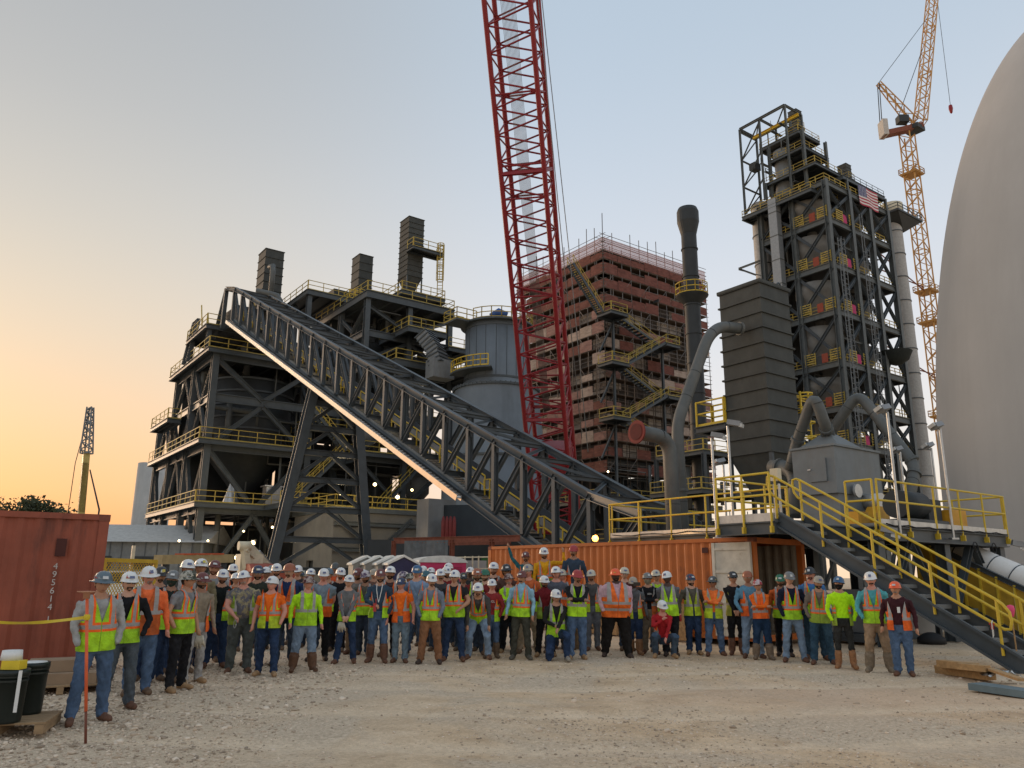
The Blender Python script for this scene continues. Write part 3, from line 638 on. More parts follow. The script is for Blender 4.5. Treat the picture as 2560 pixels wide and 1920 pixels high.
# end portal at the head
for o in (0, TW): bar(t, 'head_post', bot[0] - dirh * 2.6 + TU * o, top[0] - dirh * 2.4 + TU * o - GZ * .2 + GZ * .9, .35, .35, STEEL, up=TU)
for o in (0, TW): bar(t, 'head_beam', top[0] - dirh * 2.4 + TU * o + GZ * .7, top[0] + TU * o, .35, .35, STEEL); bar(t, 'head_brace', bot[0] - dirh * 4.6 + TU * o - GZ * .6, top[0] - dirh * 2.4 + TU * o + GZ * .7, .3, .3, STEEL)
bar(t, 'head_beam', top[0] - dirh * 2.4 + GZ * .7, top[0] - dirh * 2.4 + TU * TW + GZ * .7, .35, .35, STEEL)
mb = MB(); c = bot[0] - dirh * 2.2 + TU * TW / 2 + GZ * .9; mb.box(c, (4.4, 2.6, 1.8), (dirh, TU, GZ)); mb.build('head_pulley_housing', STEELD, t)
# ---------------------------------------------------------------- trestle under the gallery
s = .40; b0 = bot[0].lerp(bot[NP], s)
TA = b0 - GZ * .2; TB = b0 + TU * TW - GZ * .2
fa = Vector((-16.9, 55.2, 0)); fb = Vector((-10.2, 58.3, 0))
t = thing('trestle', 'splayed two legged steel trestle with cross bracing carrying the conveyor', 'trestle', (fa + fb) / 2)
bar(t, 'leg', fa, TA, .66, .66, STEEL, up=GV); bar(t, 'leg', fb, TB, .66, .66, STEEL, up=GV)
fr = [.13, .27, .41, .55, .68, .80, .92]
for i, f in enumerate(fr):
    p, q = fa.lerp(TA, f), fb.lerp(TB, f); bar(t, 'cross_beam', p, q, .34, .42, STEEL)
    if i:
        p0, q0 = fa.lerp(TA, fr[i - 1]), fb.lerp(TB, fr[i - 1]); m_ = (p + q) / 2
        bar(t, 'brace', p0, m_, .26, .26, STEEL); bar(t, 'brace', q0, m_, .26, .26, STEEL)
p, q = fa.lerp(TA, fr[0]), fb.lerp(TB, fr[0]); bar(t, 'brace', fa, (p + q) / 2, .26, .26, STEEL); bar(t, 'brace', fb, (p + q) / 2, .26, .26, STEEL)
# ---------------------------------------------------------------- red crawler crane
def lattice(t, a, b, wa, wb, n, rc, rl, m, xd=None, parts=True, lname='lacing'):
    """four chord lattice boom between a and b"""
    a = Vector(a); b = Vector(b); z = (b - a).normalized(); x = (xd - z * xd.dot(z)).normalized(); y = z.cross(x)
    P = lambda k, i: a.lerp(b, i / n) + (x * ((1, 1, -1, -1)[k]) + y * ((1, -1, -1, 1)[k])) * ((wa + (wb - wa) * i / n) / 2)
    mb = MB()
    for k in range(4): bar(t, 'chord', P(k, 0), P(k, n), 2 * rc, 2 * rc, m, 'o8')
    for i in range(n):
        for k in range(4):
            j = (k + 1) % 4; p, q = (P(k, i), P(j, i + 1)) if (i + k) % 2 else (P(j, i), P(k, i + 1))
            if parts: bar(t, lname, p, q, 2 * rl, 2 * rl, m, 'o6')
            else: mb.bar(p, q, 2 * rl, 2 * rl)
            if i % 8 == 0:
                if parts: bar(t, lname, P(k, i), P(j, i), 2 * rl, 2 * rl, m, 'o6')
                else: mb.bar(P(k, i), P(j, i), 2 * rl, 2 * rl)
    if not parts: mb.build('lacing', m, t, kind='stuff')
    return P
BB = at(1391, 1290, 60); BT0 = at(1375, 1090, 58); BT = at(1279, 0, 42.7); bd = (BT - BT0).normalized()
foot = BT0 - bd * 9.0; tip = BT + bd * 6
t = thing('crawler_crane', 'bright red lattice boom crawler crane standing behind the conveyor', 'crane', (foot.x, foot.y, 0))
xd = Vector((cos(radians(-14)), sin(radians(-14)), 0))
nb = 54
PB = lattice(t, foot, tip, 2.95, 2.95, nb, .17, .062, REDC, xd)
for f in (.245, .63):
    k = int(f * nb)
    for j in range(4): bar(t, 'section_frame', PB(j, k), PB((j + 1) % 4, k), .22, .22, REDC, 'b'); bar(t, 'section_frame', PB(j, k) + bd * .5, PB((j + 1) % 4, k) + bd * .5, .12, .12, REDC, 'o6')
mb = MB(); z = bd; x = (xd - z * xd.dot(z)).normalized(); y = z.cross(x); c = foot + bd * 7.4; mb.box(c, (2.9, 2.9, 1.3), (x, y, z)); mb.build('boom_bulkhead', REDC, t)
mb = MB(); yc = foot.y + 2.5; xc = foot.x + .4
mb.box((xc, yc + 3.5, 2.9), (3.6, 9, 2.6)); mb.build('machinery_house', REDC, t)
mb = MB(); mb.box((xc + 2.3, yc - .4, 2.7), (1.3, 2, 2.2)); mb.build('cab', REDC, t)
for sx in (-3, 3):
    mb = MB(); mb.poly([(xc + sx - .6, yc - 4, .4), (xc + sx - .6, yc - 3.6, 0), (xc + sx - .6, yc + 5, 0), (xc + sx - .6, yc + 5.6, .5), (xc + sx - .6, yc + 5, 1.3), (xc + sx - .6, yc - 3.6, 1.3)], (1.2, 0, 0)); mb.build('crawler_track', BLACK, t)
for sx in (-1.1, 1.1): bar(t, 'gantry_leg', (xc + sx, yc + 7, 4), (xc + sx * .8, yc + 1, 13), .35, .35, REDC, 'b'); bar(t, 'gantry_leg', (xc + sx, yc - .5, 4), (xc + sx * .8, yc + 1, 13), .3, .3, REDC, 'b')
mb = MB()
for k in range(12):
    o = x * (-.75 + .09 * k); mb.tube([foot + bd * 11 + o * .5 + y * .2, foot + bd * (40) + o * .95 - y * .1, tip + o * 1.1 - y * .2], .016, 5)
mb.build('hoist_rope_bundle', mat('steel_rope', (.22, .225, .23), .5, .5), t, kind='stuff')
mb = MB(); mb.tube([tip + x * 1.6, foot + bd * 22 + x * 2.1 - y * .2, foot + bd * 9 + x * 2.5 - y * .6 ], .03, 6); mb.tube([tip + x * 1.75, at(1424, 640, 52), at(1470, 1130, 50)], .03, 6); mb.build('hoist_line', MATS['steel_rope'], t)
p = at(1418, 568, 50)
# ---------------------------------------------------------------- building wrapped in scaffolding
S0 = (10.9, 88); GS = grid(S0); SU, SV, SH = 18.6, 17.5, 41.2
t = thing('scaffolded_building', 'tall beige and brown boxy building wrapped in scaffolding', 'building', (S0[0], S0[1], 0))
e = 1.5
mb = MB(); mb.box(GS(SU / 2, SV / 2, 27.4), (SU - 2 * e, SV - 2 * e, 24.6), GAX); mb.build('core_wall', DARKIN, t)
rng = random.Random(5)
for face in (0, 1):                                # cladding panels of the two visible faces, uneven in depth
    Ln = (SU, SV)[face] - 2 * e; n = 7
    for i in range(n):
        for j in range(9):
            z0 = 15.4 + j * 2.65
            if rng.random() < (.25 if 1 < j < 7 else .55): continue
            w = Ln / n; c = e + w * (i + .5); d = e - .06 - rng.random() * .1
            pc = GS(c, d, z0 + 1.3) if face == 0 else GS(d, c, z0 + 1.3)
            mb = MB(); mb.box(pc, (w - .05, .1, 2.55) if face == 0 else (.1, w - .05, 2.55), GAX); mb.build('cladding_panel', CLAD if rng.random() < .72 else DARKIN, t)
mb = MB(); mb.box(GS(SU / 2, SV / 2, 40.1), (SU - .6, SV - .6, .9), GAX); mb.build('roof_slab', mat('roof_dark_brown', (.07, .04, .033), .85), t)
for u in (e, SU / 2, SU - e):
    for v in (e, SV / 2, SV - e): bar(t, 'column', GS(u, v, 0), GS(u, v, 15.2), .6, .6, STEEL, up=GV)
for z in (5.5, 10, 14.6):
    for v in (e, SV - e): bar(t, 'girder', GS(e, v, z), GS(SU - e, v, z), .3, .7, STEEL)
    for u in (e, SU - e): bar(t, 'girder', GS(u, e, z), GS(u, SV - e, z), .3, .7, STEEL)
for (z0, z1) in ((.2, 5.2), (5.9, 9.6), (10.4, 14.2)):
    for a, b in ((e, SU / 2), (SU / 2, SU - e)): xbrace(t, GS(a, e, z0), GS(b, e, z0), GS(b, e, z1), GS(a, e, z1), .3, kind='x' if z0 > 1 else 'a'); xbrace(t, GS(e, a, z0), GS(e, b, z0), GS(e, b, z1), GS(e, a, z1), .3, kind='a')
deck(t, GS, -.8, SU, -.8, SV, 10.2, rails='fl'); deck(t, GS, -.5, SU, -1.5, SV, 5.7, rails='fl')
mb = MB(); mb.box(GS(SU / 2, 9, 7), (SU - 4, 8, 13), GAX); mb.build('dark_equipment_casing', STEELD, t)
# the scaffold itself
t = thing('scaffolding', 'tube scaffold with red netting and plank lifts around the boxy building', 'scaffolding', (S0[0], S0[1], 0))
mb = MB(); lifts = [13.2 + 1.85 * k for k in range(15)]
def sp(face, s, d, z): return GS(s, d, z) if face == 0 else GS(d, s, z)
for face in (0, 1):
    Ln = (SU, SV)[face]; n = 12
    for i in range(n + 1):
        s = Ln * i / n
        for d in (0, 1.15):
            z1 = 40.6 + (2.0 + rng.random() * 1.5 if d == 0 and rng.random() < .75 else .3)
            if i == 0 and d == 0: z1 = 45
            mb.tube([sp(face, s, d, 8.6 if i % 2 else 11), sp(face, s, d, z1)], .05, 5)
        if i % 2 == 0 and i < n:
            for k in range(0, 14, 2): mb.tube([sp(face, s, -.06, lifts[k]), sp(face, s + Ln / n * 1.0, -.06, lifts[k + 1])], .035, 5)
    for z in lifts + [lifts[-1] + 1.1, lifts[-1] + 2.1]:
        for dz in (0, .55, 1.05):
            mb.tube([sp(face, -.5, 0, z + dz), sp(face, Ln + .3, 0, z + dz)], .035, 5)
        mb.tube([sp(face, -.2, 1.15, z + 1.0), sp(face, Ln, 1.15, z + 1.0)], .035, 5)
mb.build('scaffold_tube', mat('scaffold_tube_steel', (.2, .17, .15), .6, .4, var=.3), t, kind='stuff')
for k, z in enumerate(lifts):
    for face in (0, 1):
        Ln = (SU, SV)[face]; mb = MB()
        mb.box(sp(face, Ln / 2, .62, z - .04), (Ln, 1.15, .08) if face == 0 else (1.15, Ln, .08), GAX)
        if face == 0 or True: mb.build('plank_lift', mat('weathered_planks', (.11, .075, .05), .85, var=.35, scale=3), t)
        n = 8
        for i in range(n):
            top_rows = k >= 11
            if not top_rows and face == 0 and i in (1, 2, 3) and rng.random() < .5: continue
            if rng.random() < (.10 if top_rows else .34): continue
            s0, s1 = Ln * i / n + .03, Ln * (i + 1) / n - .03; hgt = rng.choice((.8, .95, 1.1, 1.3)); nm = NETRED if (top_rows or k < 2 or rng.random() < .22) else (NETPINK if rng.random() < .55 else NETTAN)
            q = []                                  # netting sheet, slightly bellied between the tubes
            mb = MB(); nn = 4; vs = []
            for a in range(nn + 1):
                for b_ in range(3):
                    s = s0 + (s1 - s0) * a / nn; f = sin(pi * a / nn) * (b_ / 2 if b_ else .2)
                    vs.append(sp(face, s, -.07 - .10 * f * rng.random(), z + .03 + hgt * b_ / 2))
            mb.add(vs, [(a * 3 + b_, (a + 1) * 3 + b_, (a + 1) * 3 + b_ + 1, a * 3 + b_ + 1) for a in range(nn) for b_ in range(2)], 0, True)
            mb.build('netting_sheet', nm, t)
# light parapet netting at the top
PNET = mat('pink_parapet_netting', (.50, .30, .28), .9)
nt = PNET.node_tree; bs = nt.nodes['Principled BSDF']; bs.inputs['Alpha'].default_value = .42
for face in (0, 1):
    Ln = (SU, SV)[face]; mb = MB(); z = lifts[-1] + 1.9
    mb.box(sp(face, Ln / 2, -.05, z), (Ln, .015, 1.7) if face == 0 else (.015, Ln, 1.7), GAX); mb.build('parapet_netting', PNET, t)
# ---------------------------------------------------------------- yellow railed stair tower in front of it
L_ = [at(1530, y, 84) for y in (770, 897, 1036)]; R_ = [at(1652, y, 88.5) for y in (715, 848, 982, 1098)]
t = thing('stair_tower', 'zigzag grey stair tower with yellow rails outside the scaffolded building', 'staircase', (L_[0].x, L_[0].y, 0))
ul, ur = .2, 7.6; vv = -3.0
zl = [p.z for p in L_]; zr = [p.z for p in R_]
def landing(u0, u1, z):
    deck(t, GS, u0, u1, vv - .1, vv + 2.3, z, rails='f' + ('l' if u0 < 3 else 'r'), beam=.4, rm=YELF, under=False, name='landing')
for z in zl: landing(ul - 2.0, ul + .6, z)
for z in zr[1:3]: landing(ur - .4, ur + 1.9, z)
for i in range(3):
    if i < 2: flight(t, GS(ul + .6, vv + .0, zl[i + 1]), GS(ur - .4, vv + .0, zr[i + 1]), GV, 1.0, rm=YELF)
    if i < 2: flight(t, GS(ur - .4, vv + 1.2, zr[i + 1]), GS(ul + .6, vv + 1.2, zl[i]), GV, 1.0, rm=YELF)
flight(t, GS(ur - .4, vv + 1.2, zr[3]), GS(ul + .6, vv + 1.2, zl[2]), GV, 1.0, rm=YELF)
flight(t, GS(ul - 2, vv + 1.2, zl[0]), GS(ul - 6.5, vv + 1.2, zl[0] + 5), GV, 1.0, rm=YELF)
for u, v in ((ul + .4, vv + 2.2), (ur + 1.2, vv + 2.2)): bar(t, 'column', GS(u, v, 0), GS(u, v, zl[0] if u < 3 else zr[1]), .26, .26, STEEL, up=GV)
for i in range(3): bar(t, 'brace', GS(ul - 1.8, vv + 2.2, zl[i] - 4.5), GS(ul + .4, vv + 2.2, zl[i] - .5), .18, .18, STEEL)
for z in zr: bar(t, 'landing_strut', GS(ur + 1, vv + 2.2, z - .4), GS(ur + 1, 1.5, z - .4), .2, .3, STEEL)
# ---------------------------------------------------------------- dark stack with flared top
kc = Vector((18.5, 76, 0)); kt = at(1720, 522, 76).z
t = thing('flared_stack', 'slender dark steel stack with flared funnel top in front of the scaffolding', 'chimney', kc)
mb = MB(); mb.lathe([(.82, 0), (.79, kt - 3.0)], kc, 24); mb.build('shaft', STEELD, t)
mb = MB(); mb.lathe([(.8, kt - 3.0), (1.14, kt - 1.6), (1.14, kt - .4), (.98, kt), (.8, kt), (.75, kt - 2.9)], kc, 24, smooth=False); mb.build('funnel_top', STEELD, t)
for z in np.arange(4, kt - 3, 3.1):
    mb = MB(); mb.lathe([(.8, z - .06), (.88, z - .06), (.88, z + .06), (.8, z + .06)], kc, 24, smooth=False); mb.build('flange', STEELD, t)
zp = at(1720, 740, 76).z
mb = MB(); mb.lathe([(.8, zp - .9), (1.6, zp - .15), (1.7, zp), (.8, zp)], kc, 24, smooth=False); mb.build('ring_platform', STEELD, t)
mb = MB(); handrail(mb, [kc + Vector((1.65 * cos(a), 1.65 * sin(a), zp)) for a in np.linspace(0, 2 * pi, 13)], 1.2, 1.2, .035); mb.build('railing', YEL, t)
deck(t, grid((kc.x, kc.y)), -3, 4, -3, 3, at(1722, 1140, 76).z, rails='flr', beam=.4, rm=YELF)
deck(t, grid((kc.x, kc.y)), -4, 5, -3.4, 3, at(1722, 1235, 76).z, rails='flr', beam=.4, rm=YELF)
for u in (-3, 4):
    for v in (-3, 3): bar(t, 'column', grid((kc.x, kc.y))(u, v, 0), grid((kc.x, kc.y))(u, v, at(1722, 1140, 76).z - .3), .35, .35, STEEL, up=GV)
mb = MB(); mb.box(grid((kc.x, kc.y))(1, 2, 3.5), (8, 4, 7), GAX); mb.build('fan_house', STEELD, t)
# ---------------------------------------------------------------- preheater tower
T0 = (48.3, 110); GT = grid(T0); TUx, TVy = 18.0, 12.0
FZ = [61.9, 55.6, 48.2, 40.7, 32.8, 26.1, 20.5, 13.5]
t = thing('preheater_tower', 'tall many storeyed dark steel tower with cyclones, yellow barriers and braced bays', 'tower', (T0[0], T0[1], 0))
us = (0, 6.4, 12.2, TUx); vs_ = (0, 6.0, TVy)
for u in us:
    for v in vs_:
        if v == 6.0 and u not in (0, TUx): continue
        bar(t, 'column', GT(u, v, 0), GT(u, v, FZ[0]), .75, .75, STEELT, up=GV)
for i, z in enumerate(FZ):
    for v in (0, TVy): bar(t, 'girder', GT(.3, v, z - .5), GT(TUx - .3, v, z - .5), .4, .9, STEELT)
    for u in (0, TUx): bar(t, 'girder', GT(u, .3, z - .5), GT(u, TVy - .3, z - .5), .4, .9, STEELT)
    mb = MB(); mb.box(GT(TUx / 2, TVy / 2, z - .06), (TUx, TVy, .12), GAX); mb.build('floor', STEELD, t)
    railing(t, [GT(.1, TVy, z), GT(.1, .1, z), GT(TUx, .1, z)], YELF, h=1.1, sp=1.5, r=.045)
    zb = z - 1.0; zt = FZ[i + 1] if i + 1 < len(FZ) else 0
    h = zb - zt
    for a, b in zip(us, us[1:]): xbrace(t, GT(a, 0, zt + .2), GT(b, 0, zt + .2), GT(b, 0, zb), GT(a, 0, zb), .42, kind='x' if b < 12 or i % 2 else 'x')
    for a, b in zip(vs_, vs_[1:]): xbrace(t, GT(0, a, zt + .2), GT(0, b, zt + .2), GT(0, b, zb), GT(0, a, zb), .42, kind='x')
    for a in (0,): bar(t, 'mid_girder', GT(.3, 0, (zb + zt) / 2), GT(6.1, 0, (zb + zt) / 2), .25, .3, STEELT) if i % 2 else None
BARR = mat('barrier_orange_mesh', (.26, .055, .03), .8); BARP = mat('barrier_pink_mesh', (.42, .04, .13), .8)
for i, z in enumerate(FZ[1:7]):
    for (u, v, du, dv, mt) in ((.0, 2.6, 0, .7, BARR), (4.5, 0, .7, 0, BARP)):
        mb = MB(); mb.box(GT(u - (.12 if dv else 0), v - (.12 if du else 0), z + .75), (max(du, .06) + (0 if dv else .3), max(dv, .06) + (0 if du else .3), 1.4), GAX); mb.build('debris_barrier', mt, t)
    for (u, v, du, dv) in ((0, .2, 0, 1.6), (0, 4.3, 0, 1.7), (2.3, 0, 1.7, 0), (5.9, 0, 1.2, 0)):
        mb = MB()
        for k in range(5):
            zz = z + .3 + .36 * k; mb.bar(GT(u - .15, v - .15, zz), GT(u + du - .15, v + dv - .15, zz), .06, .16)
        for q in (0, 1): mb.bar(GT(u - .15 + du * q, v - .15 + dv * q, z), GT(u - .15 + du * q, v - .15 + dv * q, z + 1.9), .09, .09)
        mb.build('slatted_gate', YELF, t)
for j, (u, v) in enumerate(((3.4, 5.0), (13.6, 5.2))):      # cyclones: cylinder above cone, two per pair of floors
    for i in (0, 1, 2, 3, 4, 5):
        z1 = FZ[i] - 1.6 - 1.2 * j; z0 = FZ[i + 1] + .6
        if (i + j) % 2: prof = [(.0, z1), (2.9, z1), (2.9, z0 + 3), (2.2, z0 + 1.6), (1.6, z0)]
        else: prof = [(0, z1), (3.2, z1 - .3), (3.3, (z0 + z1) / 2 + .6), (.8, z0 - .3), (.7, z0 - 1.4)]
        mb = MB(); p = GT(u, v, 0); mb.lathe(prof, (p.x, p.y, 0), 30); mb.build('cyclone', mat('cyclone_grey', (.20, .195, .18), .7, var=.2, scale=.5), t)
mb = MB()
for (a, b, r) in (((8.6, 4, 58), (9.2, 3.6, 44), .8), ((9.6, 6, 46), (15, 6, 38), .9), ((8.8, 3, 40), (6, 4, 30), .7), ((10, 5, 36), (10, 5, 22), .9)): mb.tube([GT(*a), GT(*b)], r, 14)
mb.build('process_duct', DUCT, t)
mb = MB(); mb.box(GT(7, TVy - .5, 42), (TUx - 7, .3, 36), GAX); mb.build('back_wall', STEELD, t)
for uu in (1.2, 8.2):                              # access ladders up the faces
    mb = MB()
    for s in (-.35, .35): mb.bar(GT(uu + s, -.7, 14), GT(uu + s, -.7, 58 if uu > 5 else 52), .09, .09)
    for z in np.arange(14, 52, .8): mb.bar(GT(uu - .35, -.7, z), GT(uu + .35, -.7, z), .06, .06); mb.bar(GT(uu - .4, -1.3, z), GT(uu + .4, -1.3, z), .05, .05)
    for s in (-.4, .4): mb.bar(GT(uu + s, -1.3, 16), GT(uu + s, -1.3, 52), .06, .06)
    mb.build('ladder', STEELM, t)
# tall silver rectangular duct on the left face
mb = MB(); mb.box(GT(-1.0, 8.6, 36), (1.2, 1.5, 51), GAX); mb.build('riser_duct', mat('riser_grey', (.24, .26, .275), .45, .3, var=.12), t)
for z in np.arange(14, 62, 4.1): mb = MB(); mb.box(GT(-1.0, 8.6, z), (1.32, 1.62, .12), GAX); mb.build('duct_flange', STEELT, t)
# cantilever brackets left
for z, L in ((52.5, 5), (46, 4), (42, 5), (35, 3.5)):
    for u in (0, 5): bar(t, 'bracket_arm', GT(u, TVy, z), GT(u, TVy + L, z), .22, .3, STEELT); bar(t, 'bracket_strut', GT(u, TVy, z - 3), GT(u, TVy + L, z - .2), .15, .15, STEELT)
    bar(t, 'bracket_tie', GT(0, TVy + L, z), GT(5, TVy + L, z), .2, .25, STEELT)
# upper head house and hoist gantry at the left
deck(t, GT, -1.5, 6, 1.5, 14.5, 60.6, rails='flb', beam=.6, rm=YELF)
deck(t, GT, -.5, 7, 1, 10.5, 65.2, rails='fl', beam=.5, rm=YELF); deck(t, GT, 0, 7, 3, 9.5, 69.2, rails='fl', beam=.5, rm=YELF); deck(t, GT, .5, 6.5, 4, 11.5, 72.6, rails='flr', beam=.5)
for u, v in ((0, 3), (6.4, 3), (0, 9.4), (6.4, 9.4)): bar(t, 'column', GT(u, v, 61), GT(u, v, 72), .45, .45, STEELT, up=GV)
mb = MB(); mb.lathe([(.0, 72), (1.5, 71), (1.3, 66), (1.7, 62.4)], GT(2.0, 8.2, 0), 16); mb.build('head_cyclone', STEELM, t)
g0, g1 = 5.0, 14.0; zt = [61, 66, 71, 76.5]
for u in (-1.2, 3.4):
    for v in (g0, 10, g1): bar(t, 'gantry_post', GT(u, v, 61 if v > 12 else 62), GT(u, v, 77), .3, .3, STEELT, up=GV)
    bar(t, 'gantry_beam', GT(u, g0, 77), GT(u, g1, 77), .35, .4, STEELT)
for v in (g0, 10, g1): bar(t, 'gantry_beam', GT(-1.2, v, 77), GT(3.4, v, 77), .3, .35, STEELT)
for a, b in zip(zt, zt[1:]):
    bar(t, 'gantry_girt', GT(-1.2, g1, b), GT(3.4, g1, b), .2, .25, STEELT); bar(t, 'gantry_brace', GT(-1.2, g1, a), GT(3.4, g1, b), .18, .18, STEELT); bar(t, 'gantry_brace', GT(-1.2, g1, a), GT(-1.2, 10, b), .18, .18, STEELT)
bar(t, 'gantry_brace', GT(-1.2, 10, 77), GT(3.4, g1, 77), .18, .18, STEELT); bar(t, 'gantry_brace', GT(-1.2, g0, 77), GT(3.4, 10, 77), .18, .18, STEELT)
bar(t, 'hoist_beam', GT(1.0, g0 - 1, 75.6), GT(1.0, g1 - 1, 75.6), .4, .5, YEL)
# top roof piece, right of the head house
deck(t, GT, 5.5, TUx, 0, TVy, 64.4, rails='', beam=.7); railing(t, [GT(5.5, .1, 64.4), GT(TUx, .1, 64.4)], STEELT)
for u in (6.4, 12.2, TUx): bar(t, 'column', GT(u, 0, 62), GT(u, 0, 64), .4, .4, STEELT, up=GV)
mb = MB(); mb.box(GT(11, 4.6, 63.1), (11, 5, 2.2), GAX); mb.build('roof_house', STEELD, t)
for nm, u, v, z0, z1, lab in (('filter_tower', 14.0, 4.0, 64.4, 71.2, 'slender black filter tower with small yellow platform on the preheater tower roof'), ('filter_tower', 6.0, 7.5, 72.6, 80.5, 'black filter box with bent pipe inside the hoist gantry of the preheater tower')):
    q = GT(u, v, 0); tt, g = bagfilter(nm, lab, q, 1.6, 1.6, z0, z1, nrib=10)
    deck(tt, g, -1.6, .2, -1.2, 1.2, z0 + (z1 - z0) * .45, rails='fl', beam=.25, under=False, rm=YELF)
# flag hung on the railing
fl = thing('flag', 'large striped national flag hung on the preheater tower roof railing', 'flag', GT(9.2, -.3, 62))
def flag_mat():
    m = bpy.data.materials.new('striped_flag_cloth'); m.use_nodes = True; nt = m.node_tree; N = nt.nodes; L = nt.links; b = N['Principled BSDF']; b.inputs['Roughness'].default_value = .8
    uv = N.new('ShaderNodeUVMap'); sp_ = N.new('ShaderNodeSeparateXYZ'); L.new(uv.outputs[0], sp_.inputs[0])
    def M(op, a, c=None):
        n = N.new('ShaderNodeMath'); n.operation = op
        for i, x in enumerate((a, c)):
            if x is None: continue
            if isinstance(x, (int, float)): n.inputs[i].default_value = x
            else: L.new(x, n.inputs[i])
        return n.outputs[0]
    st = M('LESS_THAN', M('MODULO', M('MULTIPLY', sp_.outputs[1], 13), 2), 1.0)
    can = M('MULTIPLY', M('LESS_THAN', sp_.outputs[0], .4), M('GREATER_THAN', sp_.outputs[1], 6 / 13))
    mp = N.new('ShaderNodeMapping'); mp.inputs['Scale'].default_value = (15, 8.5 * 13 / 7 / 1.0, 1); L.new(uv.outputs[0], mp.inputs[0])
    vo = N.new('ShaderNodeTexVoronoi'); vo.inputs['Scale'].default_value = 1.0; vo.inputs['Randomness'].default_value = 0; L.new(mp.outputs[0], vo.inputs[0])
    star = M('LESS_THAN', vo.outputs['Distance'], .26)
    def mx(f, a, c):
        n = N.new('ShaderNodeMix'); n.data_type = 'RGBA'; L.new(f, n.inputs[0])
        for i, x in ((6, a), (7, c)):
            if isinstance(x, tuple): n.inputs[i].default_value = x
            else: L.new(x, n.inputs[i])
        return n.outputs[2]
    c = mx(st, (.62, .60, .58, 1), (.36, .03, .06, 1)); u = mx(star, (.03, .04, .14, 1), (.6, .6, .62, 1)); L.new(mx(can, c, u), b.inputs['Base Color']); return m
vs = []; uvs = []; nx, ny = 14, 8; FLW, FLH = 5.6, 3.4
for j in range(ny + 1):
    for i in range(nx + 1):
        f, h = i / nx, j / ny; w = .12 * sin(f * 9 + h * 2) * (1 - h * .5)
        vs.append(GT(9.2 + FLW * f, -.35 + w, 60.4 + FLH * h)); uvs.append((f, h))
mb = MB(); mb.add(vs, [(j * (nx + 1) + i, j * (nx + 1) + i + 1, (j + 1) * (nx + 1) + i + 1, (j + 1) * (nx + 1) + i) for j in range(ny) for i in range(nx)], 0, True)
fo = mb.build('cloth', flag_mat(), fl); ul_ = fo.data.uv_layers.new(name='UVMap')
for lp in fo.data.loops: ul_.data[lp.index].uv = uvs[lp.vertex_index]
# ---------------------------------------------------------------- pale ringed chimney behind the tower
cp = Vector((68.8, 130, 0)); ct = at(2234, 530, 130).z
t = thing('ringed_chimney', 'pale ringed steel chimney rising behind the preheater tower', 'chimney', cp)
CHM = mat('chimney_pale_steel', (.36, .355, .34), .6, dirt=((.26, .25, .235), .5, .8, .3), streak=.1)
mb = MB(); mb.lathe([(1.5, 0), (1.3, ct)], cp, 28); mb.build('shaft', CHM, t)
for k, z in enumerate(np.arange(5, ct - 2, 4.4)): mb = MB(); r = 1.5 - .2 * z / ct; mb.lathe([(r, z - .08), (r + .1, z - .08), (r + .1, z + .08), (r, z + .08)], cp, 28, smooth=False); mb.build('flange', STEEL, t)
mb = MB(); mb.box(cp + GZ * (ct - 1.4) + GU * 1.0, (8.5, 5.5, .3), GAX); mb.poly([cp + GU * a + GV * -2.6 + GZ * (ct - 1.6) for a in (-3, 5)] + [cp + GU * 1.4 + GV * -1 + GZ * (ct - 4)], GV * 5); mb.build('platform', STEELD, t)
mb = MB(); handrail(mb, [cp + GU * a + GV * b + GZ * (ct - 1.25) for a, b in ((-3.2, 2.7), (-3.2, -2.7), (5.2, -2.7), (5.2, 2.7))], 1.2, 1.6, .05); mb.build('railing', STEEL, t)
mb = MB(); mb.lathe([(1.35, ct - 1.2), (1.9, ct - .6), (1.9, ct + 1.3), (1.3, ct + 1.5)], cp, 16); mb.build('cap', CREAM, t)
# second pale duct behind the tower at the left
cp2 = GT(3.0, TVy + 2.0, 0)
t = thing('gas_duct', 'pale round vertical gas duct behind the left edge of the preheater tower', 'duct', cp2)
mb = MB(); mb.lathe([(1.5, 0), (1.5, 64)], cp2, 24); mb.build('shaft', CHM, t)
for z in np.arange(6, 64, 5.2): mb = MB(); mb.lathe([(1.5, z - .08), (1.62, z - .08), (1.62, z + .08), (1.5, z + .08)], cp2, 24, smooth=False); mb.build('flange', STEEL, t)
# ---------------------------------------------------------------- tower crane
m0 = at(2370, 1230, 140); m0 = Vector((78.9, 140, 0)); mt = at(2278, 337, 140).z
t = thing('tower_crane', 'orange luffing tower crane standing between preheater tower and concrete dome', 'crane', m0)
lattice(t, m0, (m0.x, m0.y, mt), 2.1, 2.1, 56, .14, .07, ORGC, GU, parts=False)
for z in (30.5, mt * .62, mt * .55, mt * .9): mb = MB(); mb.box((m0.x, m0.y, z), (3.2, 3.2, .35), GAX); handrail(mb, [Vector((m0.x, m0.y, z)) + GU * a + GV * b for a, b in ((-1.7, -1.7), (1.7, -1.7), (1.7, 1.7), (-1.7, 1.7), (-1.7, -1.7))], 1.1, 1.7, .05); mb.build('collar_platform', ORGC, t)
slew = at(2284, 318, 140); cw = at(2206, 335, 139); jt = at(2336, -60, 146)
mb = MB(); mb.box(slew + GZ * -.5, (3.0, 3.0, .9), GAX); mb.build('slewing_ring', STEELD, t)
mb = MB(); mb.bar(slew + Vector((1.5, 0, .2)), cw + GZ * -.2, 1.8, 1.0); mb.build('counter_jib', RUST, t)
mb = MB(); mb.box(cw + GZ * 1.1 + Vector((.3, 0, 0)), (1.0, 2.2, 3.4)); mb.build('counterweight', mat('counterweight_grey', (.45, .43, .40), .8), t)
